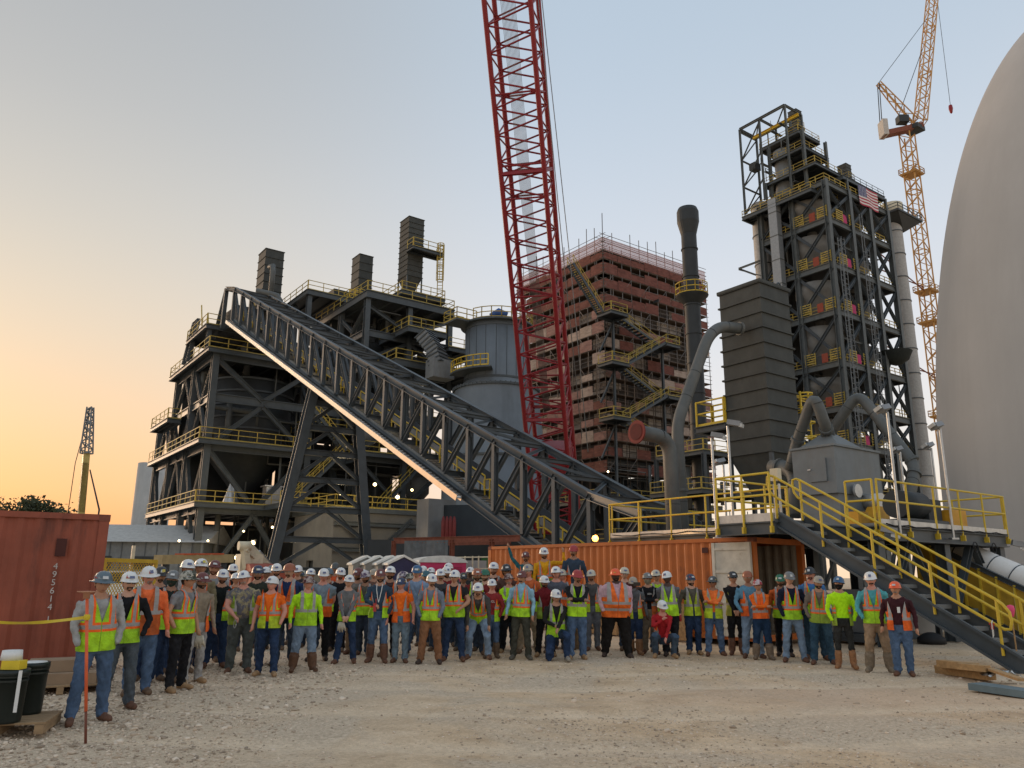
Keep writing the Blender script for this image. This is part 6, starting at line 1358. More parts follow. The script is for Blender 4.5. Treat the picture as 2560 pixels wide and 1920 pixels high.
# ---------------------------------------------------------------- secondary pipework, conduits and hangers that crowd the frames
def clutter(parent, G, u0, u1, v0, v1, zs, n, seed, m=None):
    """service pipes, cable ladders and small vessels hung between the floors of one frame"""
    rng = random.Random(seed); mb = MB(); eq = MB()
    for k in range(n):
        i = rng.randrange(len(zs) - 1); za, zb = zs[i], zs[i + 1]; v = v0 + (v1 - v0) * rng.random() ** 1.4; u = u0 + (u1 - u0) * rng.random(); r = rng.choice((.06, .08, .12, .2, .3)); q = rng.random()
        if q < .4:
            w = rng.uniform(2, (u1 - u0) * .7); ua = max(u0, u - w / 2); ub = min(u1, u + w / 2); z = zb - rng.uniform(.9, 1.9)
            mb.tube([G(ua, v, za + .3 if rng.random() < .4 else z), G(ua, v, z), G(ub, v, z), G(ub, v, z - rng.uniform(0, 1.5))], r, 8)
        elif q < .65: mb.tube([G(u, v, za), G(u, v, zb)], r, 8)
        elif q < .85:
            w = rng.uniform(2, 6); z = zb - rng.uniform(1.0, 2.2); mb.bar(G(u, v, z), G(min(u1, u + w), v, z), .5, .1); mb.bar(G(u, v, z), G(u, v, zb - .2), .06, .06)
        else:
            d = rng.uniform(.8, 1.8); eq.box(G(u, v + .6, za + d / 2), (d * 1.3, d, d), GAX)
    mb.build('pipework', m or DUCT, parent, kind='stuff'); eq.build('small_equipment', STEELD, parent, kind='stuff')
TH_ = {o.name: o for o in COL.objects if o.parent is None}
clutter(TH_['storage_frame_building'], grid(P0), .5, 19, .6, 12, [0, 8, 13.8, 18.5, 22.6], 90, 1)
clutter(TH_['process_building'], G2, .5, 10.5, .8, 11, [0, 8, 13.6, 18.2, 23, 26.7, 30.2], 110, 2)
clutter(TH_['scaffolded_building'], GS, 1, 18, -1.0, 3, [0, 5.7, 10.2, 14.4], 60, 3)
clutter(TH_['preheater_tower'], GT, .5, 17.5, .6, 9, FZ[::-1], 110, 4)
clutter(TH_['flared_stack'], grid((kc.x, kc.y)), -3, 5, -3, 2, [0, 4, 8, 12], 30, 5)

q = thing('upper_pipework', 'tangle of small pipes and ladders inside the hoist gantry of the preheater tower', 'pipework', GT(2, 9, 61)); clutter(q, GT, -1, 5.5, 5, 13, [61, 65.2, 69.2, 72.6, 76], 40, 6, STEELT)
# long dark hall-shaped backdrop added to fill bright sky gaps behind the plant
hx = at(560, 1440, 108); hb = Vector((hx.x, hx.y, 0)); HX = Vector((.97, .24, 0)); HY = Vector((-.24, .97, 0)); t = thing('dark_backdrop_hall', 'long dark clad hall standing far behind the process building', 'building', hb)
for k in range(14): MB().box(hb + HX * (2 + 3 * k) + GZ * 6.0, (2.9, .3, 12), (HX, HY, GZ)).build('wall_panel', STEELD, t)
MB().box(hb + HX * 21 + HY * 5 + GZ * 12.15, (43, 11, .3), (HX, HY, GZ)).build('roof', STEEL, t)
for k in range(5): MB().box(hb + HX * (5 + 8 * k) - HY * .2 + GZ * 8.5, (2.2, .08, 1.0), (HX, HY, GZ)).build('window', mat('backdrop_window', (.10, .11, .12), .2), t)
# ---------------------------------------------------------------- people: one continuous body mesh each, clothing and hard hat as parts
def sgrid(nu, nv): return [(i, j) for j in range(nv) for i in range(nu)]
def make_head():
    """head with brow, eye sockets, nose, lips, chin, ears; face looks along -y; origin at head centre"""
    nu, nv = 40, 32; V = []; F = []
    for j in range(nv + 1):
        th = pi * j / nv
        for i in range(nu):
            ph = 2 * pi * i / nu; x, y, z = sin(th) * sin(ph), -sin(th) * cos(ph), cos(th)
            X, Y, Z = .077 * x, .098 * y, .118 * z
            lo = max(0, -z); X *= 1 - .30 * lo ** 1.6
            if y < 0: Y *= 1 - .10 * lo ** 2
            else: Y *= 1.0 - .28 * lo
            fr = max(0, -y) ** 2
            g = lambda cx, cz, sx, sz: math.exp(-((X - cx) / sx) ** 2 - ((Z - cz) / sz) ** 2)
            Y -= fr * (.026 * g(0, -.022, .013, .020) + .012 * g(0, .005, .010, .022) + .006 * g(0, .036, .05, .010) + .009 * g(0, -.102, .024, .016) + .006 * g(0, -.062, .024, .008) + .006 * g(0, -.076, .022, .007) + .005 * g(.042, -.028, .02, .022) + .005 * g(-.042, -.028, .02, .022))
            Y += fr * (.011 * g(.031, .014, .015, .010) + .011 * g(-.031, .014, .015, .010) + .004 * g(0, -.069, .024, .004))
            V.append((X, Y, Z))
    for j in range(nv):
        for i in range(nu): F.append((j * nu + i, j * nu + (i + 1) % nu, (j + 1) * nu + (i + 1) % nu, (j + 1) * nu + i))
    return np.array(V), F, nu, nv
HV, HF, HNU, HNV = make_head()
def ellipsoid(c, r, nu=10, nv=7):
    V = [(c[0] + r[0] * sin(pi * j / nv) * cos(2 * pi * i / nu), c[1] + r[1] * sin(pi * j / nv) * sin(2 * pi * i / nu), c[2] + r[2] * cos(pi * j / nv)) for j in range(nv + 1) for i in range(nu)]
    return V, [(j * nu + i, j * nu + (i + 1) % nu, (j + 1) * nu + (i + 1) % nu, (j + 1) * nu + i) for j in range(nv) for i in range(nu)]
def shell_from_head(sel, off, name, thick=.0):
    fc = [f for f in HF if sel(np.mean(HV[list(f)], 0))]; used = sorted({i for f in fc for i in f}); mp = {k: n for n, k in enumerate(used)}
    nrm = HV / np.linalg.norm(HV, axis=1)[:, None]; V = HV[used] + nrm[used] * off
    me = bpy.data.meshes.new(name); me.from_pydata(V.tolist(), [], [tuple(mp[i] for i in f) for f in fc]); me.polygons.foreach_set('use_smooth', [True] * len(fc)); return me
beard_sel = lambda c: c[2] < -.040 and c[1] < .02 and not (abs(c[0]) < .024 and -.082 < c[2] < -.058 and c[1] < -.05)
FACE = dict(beard=shell_from_head(beard_sel, .009, 'beard'),
            goatee=shell_from_head(lambda c: c[1] < -.055 and abs(c[0]) < .036 and -.118 < c[2] < -.040 and not (abs(c[0]) < .02 and -.080 < c[2] < -.060), .007, 'goatee'),
            moustache=shell_from_head(lambda c: c[1] < -.06 and abs(c[0]) < .034 and -.062 < c[2] < -.040, .008, 'moustache'),
            hair=shell_from_head(lambda c: (c[2] > .0 and c[1] > -.035) or (c[1] > .03 and c[2] > -.06) or c[2] > .075, .009, 'hair'),
            gaiter=shell_from_head(lambda c: c[2] < -.012, .010, 'face_gaiter'),
            balaclava=shell_from_head(lambda c: not (c[1] < -.03 and -.012 < c[2] < .05), .010, 'balaclava'),
            hood=shell_from_head(lambda c: not (c[1] < -.015 and c[2] > -.1), .022, 'hood'))
def mesh_of(name, build, smooth=True):
    mb = MB(); build(mb); me = bpy.data.meshes.new(name); me.from_pydata([tuple(v) for v in mb.v], [], mb.f); me.polygons.foreach_set('use_smooth', mb.sm if not smooth else [True] * len(mb.f))
    bm = bmesh.new(); bm.from_mesh(me); bmesh.ops.remove_doubles(bm, verts=bm.verts, dist=1e-5); bmesh.ops.recalc_face_normals(bm, faces=bm.faces); bm.to_mesh(me); bm.free(); return me
def hat_mesh(full):
    def b(mb):
        nu, nv = 28, 9; V = []
        for j in range(nv + 1):
            th = pi / 2 * j / nv
            for i in range(nu):
                ph = 2 * pi * i / nu; sx, sy = sin(ph), -cos(ph); r = sin(th) ** .82
                rid = .006 * max(0, 1 - abs(sx * r) * 9) * cos(th) + .004 * max(0, 1 - abs(abs(sx * r) - .36) * 9) * cos(th)
                V.append((.108 * sx * r, .130 * sy * r + .004, .118 * cos(th) ** .9 + rid))
        mb.add(V, [(j * nu + i, j * nu + (i + 1) % nu, (j + 1) * nu + (i + 1) % nu, (j + 1) * nu + i) for j in range(nv) for i in range(nu)], 0, True)
        W = []                                   # brim: all round, or a peak in front with a narrow rim
        for k, (z0, f) in enumerate(((0, 0), (-.012, 1), (-.018, 1), (-.012, .05))):
            for i in range(nu):
                ph = 2 * pi * i / nu; sx, sy = sin(ph), -cos(ph); fr = max(0, -sy) ** 2
                w = (.042 + .022 * fr) if full else (.010 + .050 * fr ** 2)
                W.append(((.108 + w * f) * sx, (.130 + w * f) * sy + .004, z0 - .008 * fr * f + (.006 * abs(sx) if full else 0) * f))
        mb.add(W, [(j * nu + i, j * nu + (i + 1) % nu, (j + 1) * nu + (i + 1) % nu, (j + 1) * nu + i) for j in range(3) for i in range(nu)], 0, True)
    return mesh_of('hard_hat', b)
HATM = {0: hat_mesh(False), 1: hat_mesh(True)}
def patch(w, h, y, z, x=0):
    return lambda mb: mb.add([(x - w, y + .004, z - h), (x + w, y + .004, z - h), (x + w * .9, y + .022 + h * .35, z + h), (x - w * .9, y + .022 + h * .35, z + h)], [(0, 1, 2, 3)])
STICK = mesh_of('hat_sticker', patch(.034, .017, -.142, .045)); STICK2 = mesh_of('hat_sticker', patch(.024, .022, -.136, .052))
SIDES = mesh_of('hat_sticker', lambda mb: mb.add([(.096 + .004, -.05, .03), (.1 + .006, -.0, .03), (.092, .0, .065), (.086, -.045, .065)], [(0, 1, 2, 3)]))
def glasses(mb):
    for s in (-1, 1):
        mb.add([(s * .008, -.108, .026), (s * .058, -.096, .027), (s * .056, -.094, -.004), (s * .012, -.107, -.006), (s * .008, -.103, .026), (s * .058, -.091, .027), (s * .056, -.089, -.004), (s * .012, -.102, -.006)], [(0, 1, 2, 3), (7, 6, 5, 4), (0, 4, 5, 1), (3, 2, 6, 7), (1, 5, 6, 2), (0, 3, 7, 4)])
        mb.bar((s * .058, -.094, .02), (s * .080, .0, .016), .004, .008)
    mb.bar((-.01, -.108, .02), (.01, -.108, .02), .005, .006)
GLM = mesh_of('safety_glasses', glasses, False)
def strap(mb):
    for s in (-1, 1): mb.bar((s * .078, -.02, .05), (s * .05, -.045, -.115), .012, .004)
def hand_parts(W, d, side, curl=.5):
    """palm, four unequal bent fingers and a thumb from the side of the palm, as tubes; W wrist, d forearm direction"""
    d = Vector(d).normalized(); n = Vector((0, -1, 0)); n = (n - d * n.dot(d));
    if n.length < .2: n = Vector((1, 0, 0)); n = n - d * n.dot(d)
    n.normalize(); a = d.cross(n).normalized() * side          # a: across the knuckles, thumb side is forward (n)
    out = []; W = Vector(W); inn = -a
    out.append(([W - d * .02, W + d * .03, W + d * .065, W + d * .09], [.028, .034, .037, .030], 8))
    for k, (off, L) in enumerate(((.026, .070), (.009, .078), (-.009, .072), (-.026, .056))):
        b0 = W + d * .085 + n * off; e = (d * (1 - .35 * curl) + inn * .8 * curl).normalized(); e2 = (d * (.6 - .7 * curl) + inn).normalized() if curl > .35 else (d + inn * .35).normalized()
        out.append(([b0 - d * .015, b0 + e * L * .45, b0 + e * L * .45 + e2 * L * .32, b0 + e * L * .45 + e2 * L * .5], [.0105, .0095, .0085, .006], 6))
    t0 = W + d * .03 + n * .028; e = (d * .7 + n * .75 + inn * .25).normalized(); e2 = (d + n * .15 + inn * .3).normalized()
    out.append(([t0 - e * .02, t0 + e * .032, t0 + e * .032 + e2 * .028], [.014, .0115, .008], 6))
    return out
def ik(S, W, l1, l2, hint):
    d = W - S; L = min(d.length, (l1 + l2) * .998); u = d.normalized(); a = (l1 * l1 - l2 * l2 + L * L) / (2 * L); h = sqrt(max(0, l1 * l1 - a * a))
    hn = hint - u * hint.dot(u); hn.normalize(); return S + u * a + hn * h, S + u * L
TORSO = [(.80, .150, .112, 0), (.87, .168, .120, 0), (.95, .168, .120, .3), (1.03, .160, .116, .9), (1.11, .160, .117, 1.0), (1.20, .166, .121, .7), (1.30, .178, .127, .3), (1.37, .186, .127, .1), (1.42, .186, .116, 0), (1.455, .158, .100, 0), (1.485, .098, .078, 0), (1.51, .064, .066, 0)]
def torso_rings(bw, belly, off=0.0, n=36, sub=1, female=False):
    zs = [r[0] for r in TORSO]; out = []
    zz = np.concatenate([np.linspace(a, b, sub, endpoint=False) for a, b in zip(zs, zs[1:])] + [[zs[-1]]])
    for z in zz:
        a = np.interp(z, zs, [r[1] for r in TORSO]) * bw; b = np.interp(z, zs, [r[2] for r in TORSO]) * (.55 + .45 * bw); be = np.interp(z, zs, [r[3] for r in TORSO]) * belly
        a += off + be * .45 * .8; b += off; ring = []
        for k in range(n):
            ph = 2 * pi * k / n; cx, sy = sin(ph), -cos(ph); e = .82
            x = a * math.copysign(abs(cx) ** e, cx); y = b * math.copysign(abs(sy) ** e, sy)
            if sy < 0: y -= be * (abs(sy) ** 1.2)
            ring.append((x, y + .012 * (z > 1.4), z))
        out.append(ring)
    return out
POSES = {}
def build_body(P, rng, vox=.0185):
    """returns (mesh, head matrix, torso matrix); P: pose and build parameters, rest figure 1.75 m facing -y"""
    bw, belly = P.get('bw', 1.0), P.get('belly', 0.0); mb = MB(); caps = []
    pel = Vector(P.get('pelvis', (0, 0, .94))); lean = P.get('lean', (0, 0, 0))
    TM = Matrix.Translation(pel) @ Euler(lean).to_matrix().to_4x4() @ Matrix.Translation((0, 0, -.94))
    rings = torso_rings(bw, belly, n=24); n = 24
    vs = [TM @ Vector(p) for r in rings for p in r]; fs = [(j * n + k, j * n + (k + 1) % n, (j + 1) * n + (k + 1) % n, (j + 1) * n + k) for j in range(len(rings) - 1) for k in range(n)]
    fs += [tuple(range(n))[::-1], tuple(range((len(rings) - 1) * n, len(rings) * n))]; mb.add(vs, fs)
    def limb(pts, rad, lab, n=12):
        mb.tube(pts, rad, n)
        for i in range(len(pts) - 1): caps.append((np.array(pts[i]), np.array(pts[i + 1]), rad[i], rad[i + 1], lab))
    caps.append((np.array(TM @ Vector((0, 0, 1.0))), np.array(TM @ Vector((0, 0, 1.40))), .15 * bw + belly * .5, .16 * bw, 1))
    caps.append((np.array(TM @ Vector((-.12, 0, 1.40))), np.array(TM @ Vector((.12, 0, 1.40))), .09, .09, 1))
    caps.append((np.array(TM @ Vector((0, 0, .86))), np.array(TM @ Vector((0, 0, .93))), .16 * bw, .155 * bw + belly * .3, 2))
    lw = .5 + .5 * bw
    for s in (-1, 1):
        kn = P.get('knee%+d' % s); an = P.get('ankle%+d' % s); hip = TM @ Vector((s * .092 * bw, 0, .88))
        st = P.get('stance', .12); fw = P.get('fwd', 0) * s
        an = Vector(an) if an is not None else Vector((s * st * 1.15, .03 - fw, .09)); kn = Vector(kn) if kn is not None else hip.lerp(an, .5) + Vector((s * .006, -.02, 0))
        baggy = P.get('baggy', 1.0); mid = kn.lerp(an, .45)
        limb([hip + (hip - kn).normalized() * .03, hip.lerp(kn, .35), kn + (hip - kn).normalized() * .05, kn, mid + Vector((0, .012, 0)), an + (kn - an).normalized() * .06, an], [.096 * lw * baggy, .090 * lw * baggy, .074 * lw * baggy, .069 * lw * baggy, .067 * lw * baggy, .063 * baggy, .066 * baggy], 2)
        fd = P.get('foot%+d' % s, Vector((s * .28, -1, 0))); fd = Vector(fd).normalized(); up = Vector((0, 0, 1)); g = Vector((an.x, an.y, max(an.z - .09, 0)))
        if P.get('toe%+d' % s): g = an - Vector((0, 0, .09))
        bt = P.get('boot', .12)
        limb([g + up * .105, g + up * .05], [.050, .052], 3)
        if bt > .12: limb([an.lerp(kn, .55), an], [.067 * lw * baggy + .012, .066 * baggy + .004], 3)
        limb([g - fd * .06 + up * .040, g + up * .050, g + fd * .085 + up * .044, g + fd * .17 + up * .036, g + fd * .215 + up * .032], [.040, .048, .050, .047, .028], 3)
        # arm
        S = TM @ Vector((s * (.178 * bw + .010), .008, 1.415)); arm = P['arm%+d' % s]
        Wp, hint = arm[0], arm[1]; fr = arm[2] if len(arm) > 2 else 'T'
        Wt = (TM @ Vector(Wp)) if fr == 'T' else Vector(Wp); hint = (TM.to_3x3() @ Vector(hint))
        El, Wt = ik(S, Wt, .290, .255, hint); aw = .6 + .4 * bw; sl = P.get('sleeve', 1)
        limb([S + (S - El) * .02, S.lerp(El, .18), S.lerp(El, .45)], [.060 * aw, .061 * aw, .055 * aw], 1)
        limb([S.lerp(El, .45), El], [.055 * aw if sl else .049 * aw, .045 * aw], 1 if sl else 0)
        limb([El, El.lerp(Wt, .3), Wt], [.045 * aw, .045 * aw, .034 if sl else .029], 1 if sl else 0)
        d = (Wt - El).normalized()
        if not P.get('hide%+d' % s):
            for pts, rad, nn in hand_parts(Wt + d * .01, d, s, P.get('curl%+d' % s, .45)): limb(pts, rad, 0, nn)
    Nb = TM @ Vector((0, .012, 1.46)); Hc = P.get('headpos'); HM = TM @ Matrix.Translation((0, -.012, 1.632)) @ Euler(P.get('head', (0, 0, 0))).to_matrix().to_4x4()
    limb([Nb, HM @ Vector((0, .018, -.075))], [.060 * (.6 + .4 * bw), .057], 0)
    tmp = bpy.data.meshes.new('tmp'); tmp.from_pydata([tuple(v) for v in mb.v], [], mb.f)
    o = bpy.data.objects.new('tmp', tmp); COL.objects.link(o); r = o.modifiers.new('r', 'REMESH'); r.mode = 'VOXEL'; r.voxel_size = vox; r.use_smooth_shade = True
    sm = o.modifiers.new('s', 'SMOOTH'); sm.iterations = 2; sm.factor = .5
    dg = bpy.context.evaluated_depsgraph_get(); me = bpy.data.meshes.new_from_object(o.evaluated_get(dg)); bpy.data.objects.remove(o); bpy.data.meshes.remove(tmp)
    nv_ = len(me.vertices); co = np.empty(nv_ * 3); me.vertices.foreach_get('co', co); co = co.reshape(-1, 3); nr = np.empty(nv_ * 3); me.vertices.foreach_get('normal', nr); nr = nr.reshape(-1, 3)
    def labels(p):
        best = np.full(len(p), 9.0); lab = np.ones(len(p), int)
        for a, b, ra, rb, l in caps:
            d = b - a; L2 = d @ d + 1e-12; t = np.clip((p - a) @ d / L2, 0, 1); q = np.linalg.norm(p - a - t[:, None] * d, axis=1) - (ra + (rb - ra) * t); k = q < best; best[k] = q[k]; lab[k] = l
        return lab
    TI = np.array(TM.inverted()); lab0 = labels
    def labels(p):                                    # bare neck inside the collar
        l = lab0(p); q = p @ TI[:3, :3].T + TI[:3, 3]; r_ = np.hypot(q[:, 0], q[:, 1] - .005)
        nk = (q[:, 2] > np.where(q[:, 1] < -.02, 1.445, 1.475) + .25 * np.abs(q[:, 0])) & (r_ < .105) & (q[:, 2] < 1.7); l[nk & ((l == 1))] = P.get('neck', 0); return l
    vl = labels(co); ph = rng.uniform(0, 6, 6)          # cloth folds
    w = np.sin(co[:, 2] * 38 + 9 * np.sin(co[:, 0] * 11 + ph[0]) + ph[1]) * .5 + np.sin(co[:, 2] * 71 + co[:, 1] * 30 + 7 * np.sin(co[:, 0] * 17 + ph[2])) * .35 + np.sin(co[:, 0] * 45 + co[:, 2] * 22 + ph[3]) * .3
    amp = np.where((vl == 1) | (vl == 2), .0085, 0.0); low = np.clip((.34 - co[:, 2]) / .25, 0, 1) * (vl == 2); amp = amp + low * .006
    co2 = co + nr * (w * amp)[:, None]; me.vertices.foreach_set('co', co2.ravel())
    nf = len(me.polygons); ctr = np.empty(nf * 3); me.polygons.foreach_get('center', ctr); fl = labels(ctr.reshape(-1, 3))
    # append the detailed head
    bv = co2.tolist(); bf = [tuple(p.vertices) for p in me.polygons]; n0 = len(bv); bpy.data.meshes.remove(me)
    hv = [tuple(HM @ Vector(v)) for v in HV]; bv += hv; bf += [tuple(i + n0 for i in f) for f in HF]; lab = list(fl) + [0] * len(HF)
    for s in (-1, 1):
        for c, rr, l in (((s * .078, .008, -.002), (.012, .022, .034), 0), ((s * .031, -.0855, .013), (.0135, .006, .0065), 4), ((s * .031, -.094, .034), (.02, .005, .004), 5)):
            V, Fc = ellipsoid(c, rr, 8, 5); k = len(bv); bv += [tuple(HM @ Vector(v)) for v in V]; bf += [tuple(i + k for i in f) for f in Fc]; lab += [l] * len(Fc)
    V, Fc = ellipsoid((0, -.0935, -.069), (.021, .006, .0035), 8, 5); k = len(bv); bv += [tuple(HM @ Vector(v)) for v in V]; bf += [tuple(i + k for i in f) for f in Fc]; lab += [6] * len(Fc)
    me = bpy.data.meshes.new('body'); me.from_pydata(bv, [], bf); me.polygons.foreach_set('material_index', np.array(lab, np.int32)); me.polygons.foreach_set('use_smooth', [True] * len(bf)); me.update()
    return me, HM, TM
def vest_mesh(P, TM, open_front, v_depth=1.14, hem=.84):
    bw, belly = P.get('bw', 1.0), P.get('belly', 0.0); n = 60
    rings = torso_rings(bw, belly, .020 + max(0, bw - 1.1) * .05, n, 3); rings = [r for r in rings if r[0][2] >= hem - .03 and r[0][2] <= 1.497]
    bm = bmesh.new(); R = [[bm.verts.new((p[0], p[1] - .0, p[2] + .012 * (p[2] > 1.43))) for p in r] for r in rings]
    for a, b in zip(R, R[1:]):
        for k in range(n): bm.faces.new((a[k], a[(k + 1) % n], b[(k + 1) % n], b[k]))
    for r in R:
        for v in r:                                  # hem flares and folds a little
            f = max(0, (1.05 - v.co.z) / .2); d = Vector((v.co.x, v.co.y, 0)).normalized(); v.co += d * (.018 * f + .006 * sin(v.co.x * 40 + v.co.y * 31 + v.co.z * 25))
    def cut(co, no): bmesh.ops.bisect_plane(bm, geom=bm.verts[:] + bm.edges[:] + bm.faces[:], plane_co=co, plane_no=no, dist=1e-5)
    ax = .148 * bw; cut((0, 0, hem), (0, 0, 1)); k = .095 / (1.50 - v_depth); g = open_front
    for s in (-1, 1):
        cut((s * ax, 0, 1.3), (1, 0, s * .10)); cut((s * g, 0, v_depth), (s * 1, 0, -k));
        if g: cut((s * g, 0, 1), (1, 0, 0))
    dead = []
    for f in bm.faces:
        c = f.calc_center_median(); axz = ax - .10 * (c.z - 1.3); kill = c.z < hem
        if c.z > 1.215 and abs(c.x) > axz and c.z > 1.215: kill = True
        if c.y < 0:
            if c.z > v_depth and abs(c.x) < g + (c.z - v_depth) * k: kill = True
            if g and abs(c.x) < g: kill = True
        elif c.z > 1.485: kill = True
        if kill: dead.append(f)
    bmesh.ops.delete(bm, geom=dead, context='FACES')
    me = bpy.data.meshes.new('vest'); bm.to_mesh(me); bm.free()
    nv_ = len(me.vertices); co = np.empty(nv_ * 3); me.vertices.foreach_get('co', co); c3 = co.reshape(-1, 3); at_ = me.attributes.new('tc', 'FLOAT_VECTOR', 'POINT')
    t3 = c3.copy(); t3[:, 0] /= bw * P.get('tx', 1); t3[:, 2] += P.get('tz', 0); at_.data.foreach_set('vector', t3.ravel())
    M = np.array(TM); me.vertices.foreach_set('co', (c3 @ M[:3, :3].T + M[:3, 3]).ravel()); me.polygons.foreach_set('use_smooth', [True] * len(me.polygons)); me.update(); return me
LIME = (.42, .76, .012); NEON = (.50, .92, .01); ORNG = (.95, .14, .008); SILV = (.33, .31, .295); DULL = (.30, .42, .035); LIMEY = (.54, .70, .02)
VM = {}
def vest_mat(style, base, border):
    """hi-vis fabric: base, coloured border and silver tape laid out in the wearer's own torso coordinates"""
    key = (style, base, border)
    if key in VM: return VM[key]
    m = bpy.data.materials.new('vest_fabric'); m.use_nodes = True; nt = m.node_tree; N = nt.nodes; L = nt.links; b = N['Principled BSDF']; b.inputs['Roughness'].default_value = .75
    a = N.new('ShaderNodeAttribute'); a.attribute_name = 'tc'; sp_ = N.new('ShaderNodeSeparateXYZ'); L.new(a.outputs['Vector'], sp_.inputs[0])
    def M(op, x, y=None):
        n = N.new('ShaderNodeMath'); n.operation = op
        for i, q in enumerate((x, y)):
            if q is None: continue
            if isinstance(q, (int, float)): n.inputs[i].default_value = q
            else: L.new(q, n.inputs[i])
        return n.outputs[0]
    X = M('ABSOLUTE', sp_.outputs[0]); Z = sp_.outputs[2]
    band = lambda v, c, w: M('LESS_THAN', M('ABSOLUTE', M('SUBTRACT', v, c)), w)
    mxm = lambda p, q: M('MAXIMUM', p, q)
    above = M('GREATER_THAN', Z, 1.10)
    def lay(w1, w2, zc=1.10, xc=.108, two=False):
        r = mxm(M('MULTIPLY', band(X, xc, w1), above), band(Z, zc, w2))
        if two: r = mxm(r, band(Z, zc - .13, w2))
        return r
    outer = lay(.044, .056) if style == 'A' else lay(.027, .027, two=(style == 'T'))
    inner = lay(.021, .025) if style == 'A' else lay(.0245, .0245, two=(style == 'T'))
    g = N.new('ShaderNodeNewGeometry'); n = N.new('ShaderNodeTexNoise'); n.inputs['Scale'].default_value = 9; n.inputs['Detail'].default_value = 5; L.new(g.outputs['Position'], n.inputs['Vector'])
    r = N.new('ShaderNodeValToRGB'); e = r.color_ramp.elements; e[0].position = .3; e[1].position = .75; e[0].color = tuple(c * .52 for c in base) + (1,); e[1].color = tuple(min(1, c * 1.12) for c in base) + (1,); L.new(n.outputs[0], r.inputs[0])
    def mx(f, x, y):
        q = N.new('ShaderNodeMix'); q.data_type = 'RGBA'; L.new(f, q.inputs[0]); L.new(x, q.inputs[6]); q.inputs[7].default_value = tuple(y) + (1,); return q.outputs[2]
    c = mx(outer, r.outputs[0], border); c = mx(inner, c, SILV); c = mx(M('MULTIPLY', band(X, 0, .005), M('LESS_THAN', sp_.outputs[1], 0)), c, (base[0] * .5, base[1] * .5, base[2] * .5)); L.new(c, b.inputs['Base Color'])
    bp = N.new('ShaderNodeBump'); bp.inputs['Strength'].default_value = .8; bp.inputs['Distance'].default_value = .05; L.new(n.outputs[0], bp.inputs['Height']); L.new(bp.outputs[0], b.inputs['Normal'])
    VM[key] = m; return m
def cloth(col, rough=.85): return mat('cloth_%02x%02x%02x' % tuple(int(255 * min(1, c) ** .4545) for c in col), col, rough, var=.26, scale=10, bump=.9, bscale=11, spec=.2)
def denim(col): return mat('denim_%02x%02x%02x' % tuple(int(255 * min(1, c) ** .4545) for c in col), col,   .9, var=.35, scale=6, bump=.8, bscale=12, spec=.15, dirt=(tuple(min(1, c * 1.7 + .02) for c in col), .5, .8, 5))
def camo(n, a, b): return mat(n, a, .85, var=.4, scale=9, dirt=(b, .47, .53, 11), spec=.2)
SKINS = {'l': (.56, .31, .21), 'm': (.45, .235, .145), 't': (.33, .165, .098), 'd': (.08, .044, .032), 'r': (.58, .265, .19)}
def skin(k): return mat('skin_' + k, SKINS[k], .55, var=.10, scale=30, spec=.35)
EYE = mat('eye_dark', (.03, .022, .018), .35); BROW = mat('brow_hair', (.045, .03, .02), .9); LIP = mat('lip', (.22, .07, .055), .5)
# arm poses: wrist target in the torso frame, elbow hint
def arms(kind, s):
    return {'side': ((s * .285, -.05, .90), (s * .5, .9, 0)), 'pocket': ((s * .205, -.10, .915), (s * 1, .55, 0)), 'clasp': ((s * .045, -.235, .93), (s * 1, .2, -.4)), 'belt': ((s * .15, -.18, .98), (s * 1, .35, 0)),
            'cross': ((-s * .115, -.205 - .03 * (s > 0), 1.165 + .03 * (s > 0)), (s * 1, -.15, -.75)), 'back': ((s * .07, .20, .95), (s * 1, .3, 0)), 'raise': ((s * .42, -.06, 1.88), (s * 1, .2, -.2)), 'flex': ((s * .47, -.02, 1.66), (s * .7, 0, -1)),
            'phone': ((s * .02, -.27, 1.53), (s * 1, .1, -.6)), 'hip': ((s * .20, -.03, 1.0), (s * 1, .2, 0)), 'hold': ((s * .04, -.26, 1.09), (s * 1, .1, -.5)), 'chin': ((s * .03, -.19, 1.42), (s * .6, -.6, -.6)), 'rest': ((-s * .02, -.42, 1.02), (s * 1, 0, -.5))}[kind]
HATCOL = {'white': (.72, .72, .70), 'maroon': (.13, .028, .022), 'brown': (.30, .09, .035), 'grey': (.16, .165, .165), 'dgrey': (.065, .07, .07), 'black': (.022, .022, .025), 'navy': (.02, .03, .075), 'blue': (.025, .10, .22), 'teal': (.03, .11, .14), 'green': (.015, .13, .07), 'orange': (.78, .11, .025), 'red': (.34, .03, .03), 'cream': (.52, .48, .38), 'tan': (.36, .31, .24), 'slate': (.10, .14, .17)}
def hatmat(k):
    if k == 'camo': return camo('hat_camouflage', (.40, .38, .32), (.06, .065, .05))
    if k == 'redcamo': return camo('hat_red_pattern', (.40, .33, .30), (.09, .03, .03))
    if k == 'patt': return camo('hat_dark_pattern', (.10, .07, .12), (.5, .46, .46))
    if k == 'redwhite': return camo('hat_red_white_pattern', (.5, .42, .42), (.34, .04, .05))
    return mat('hat_' + k, HATCOL[k], .34, var=.10, scale=8, spec=.5, dirt=(tuple(c * .62 + .02 for c in HATCOL[k]), .55, .75, 16))
SCOUNT = [0]
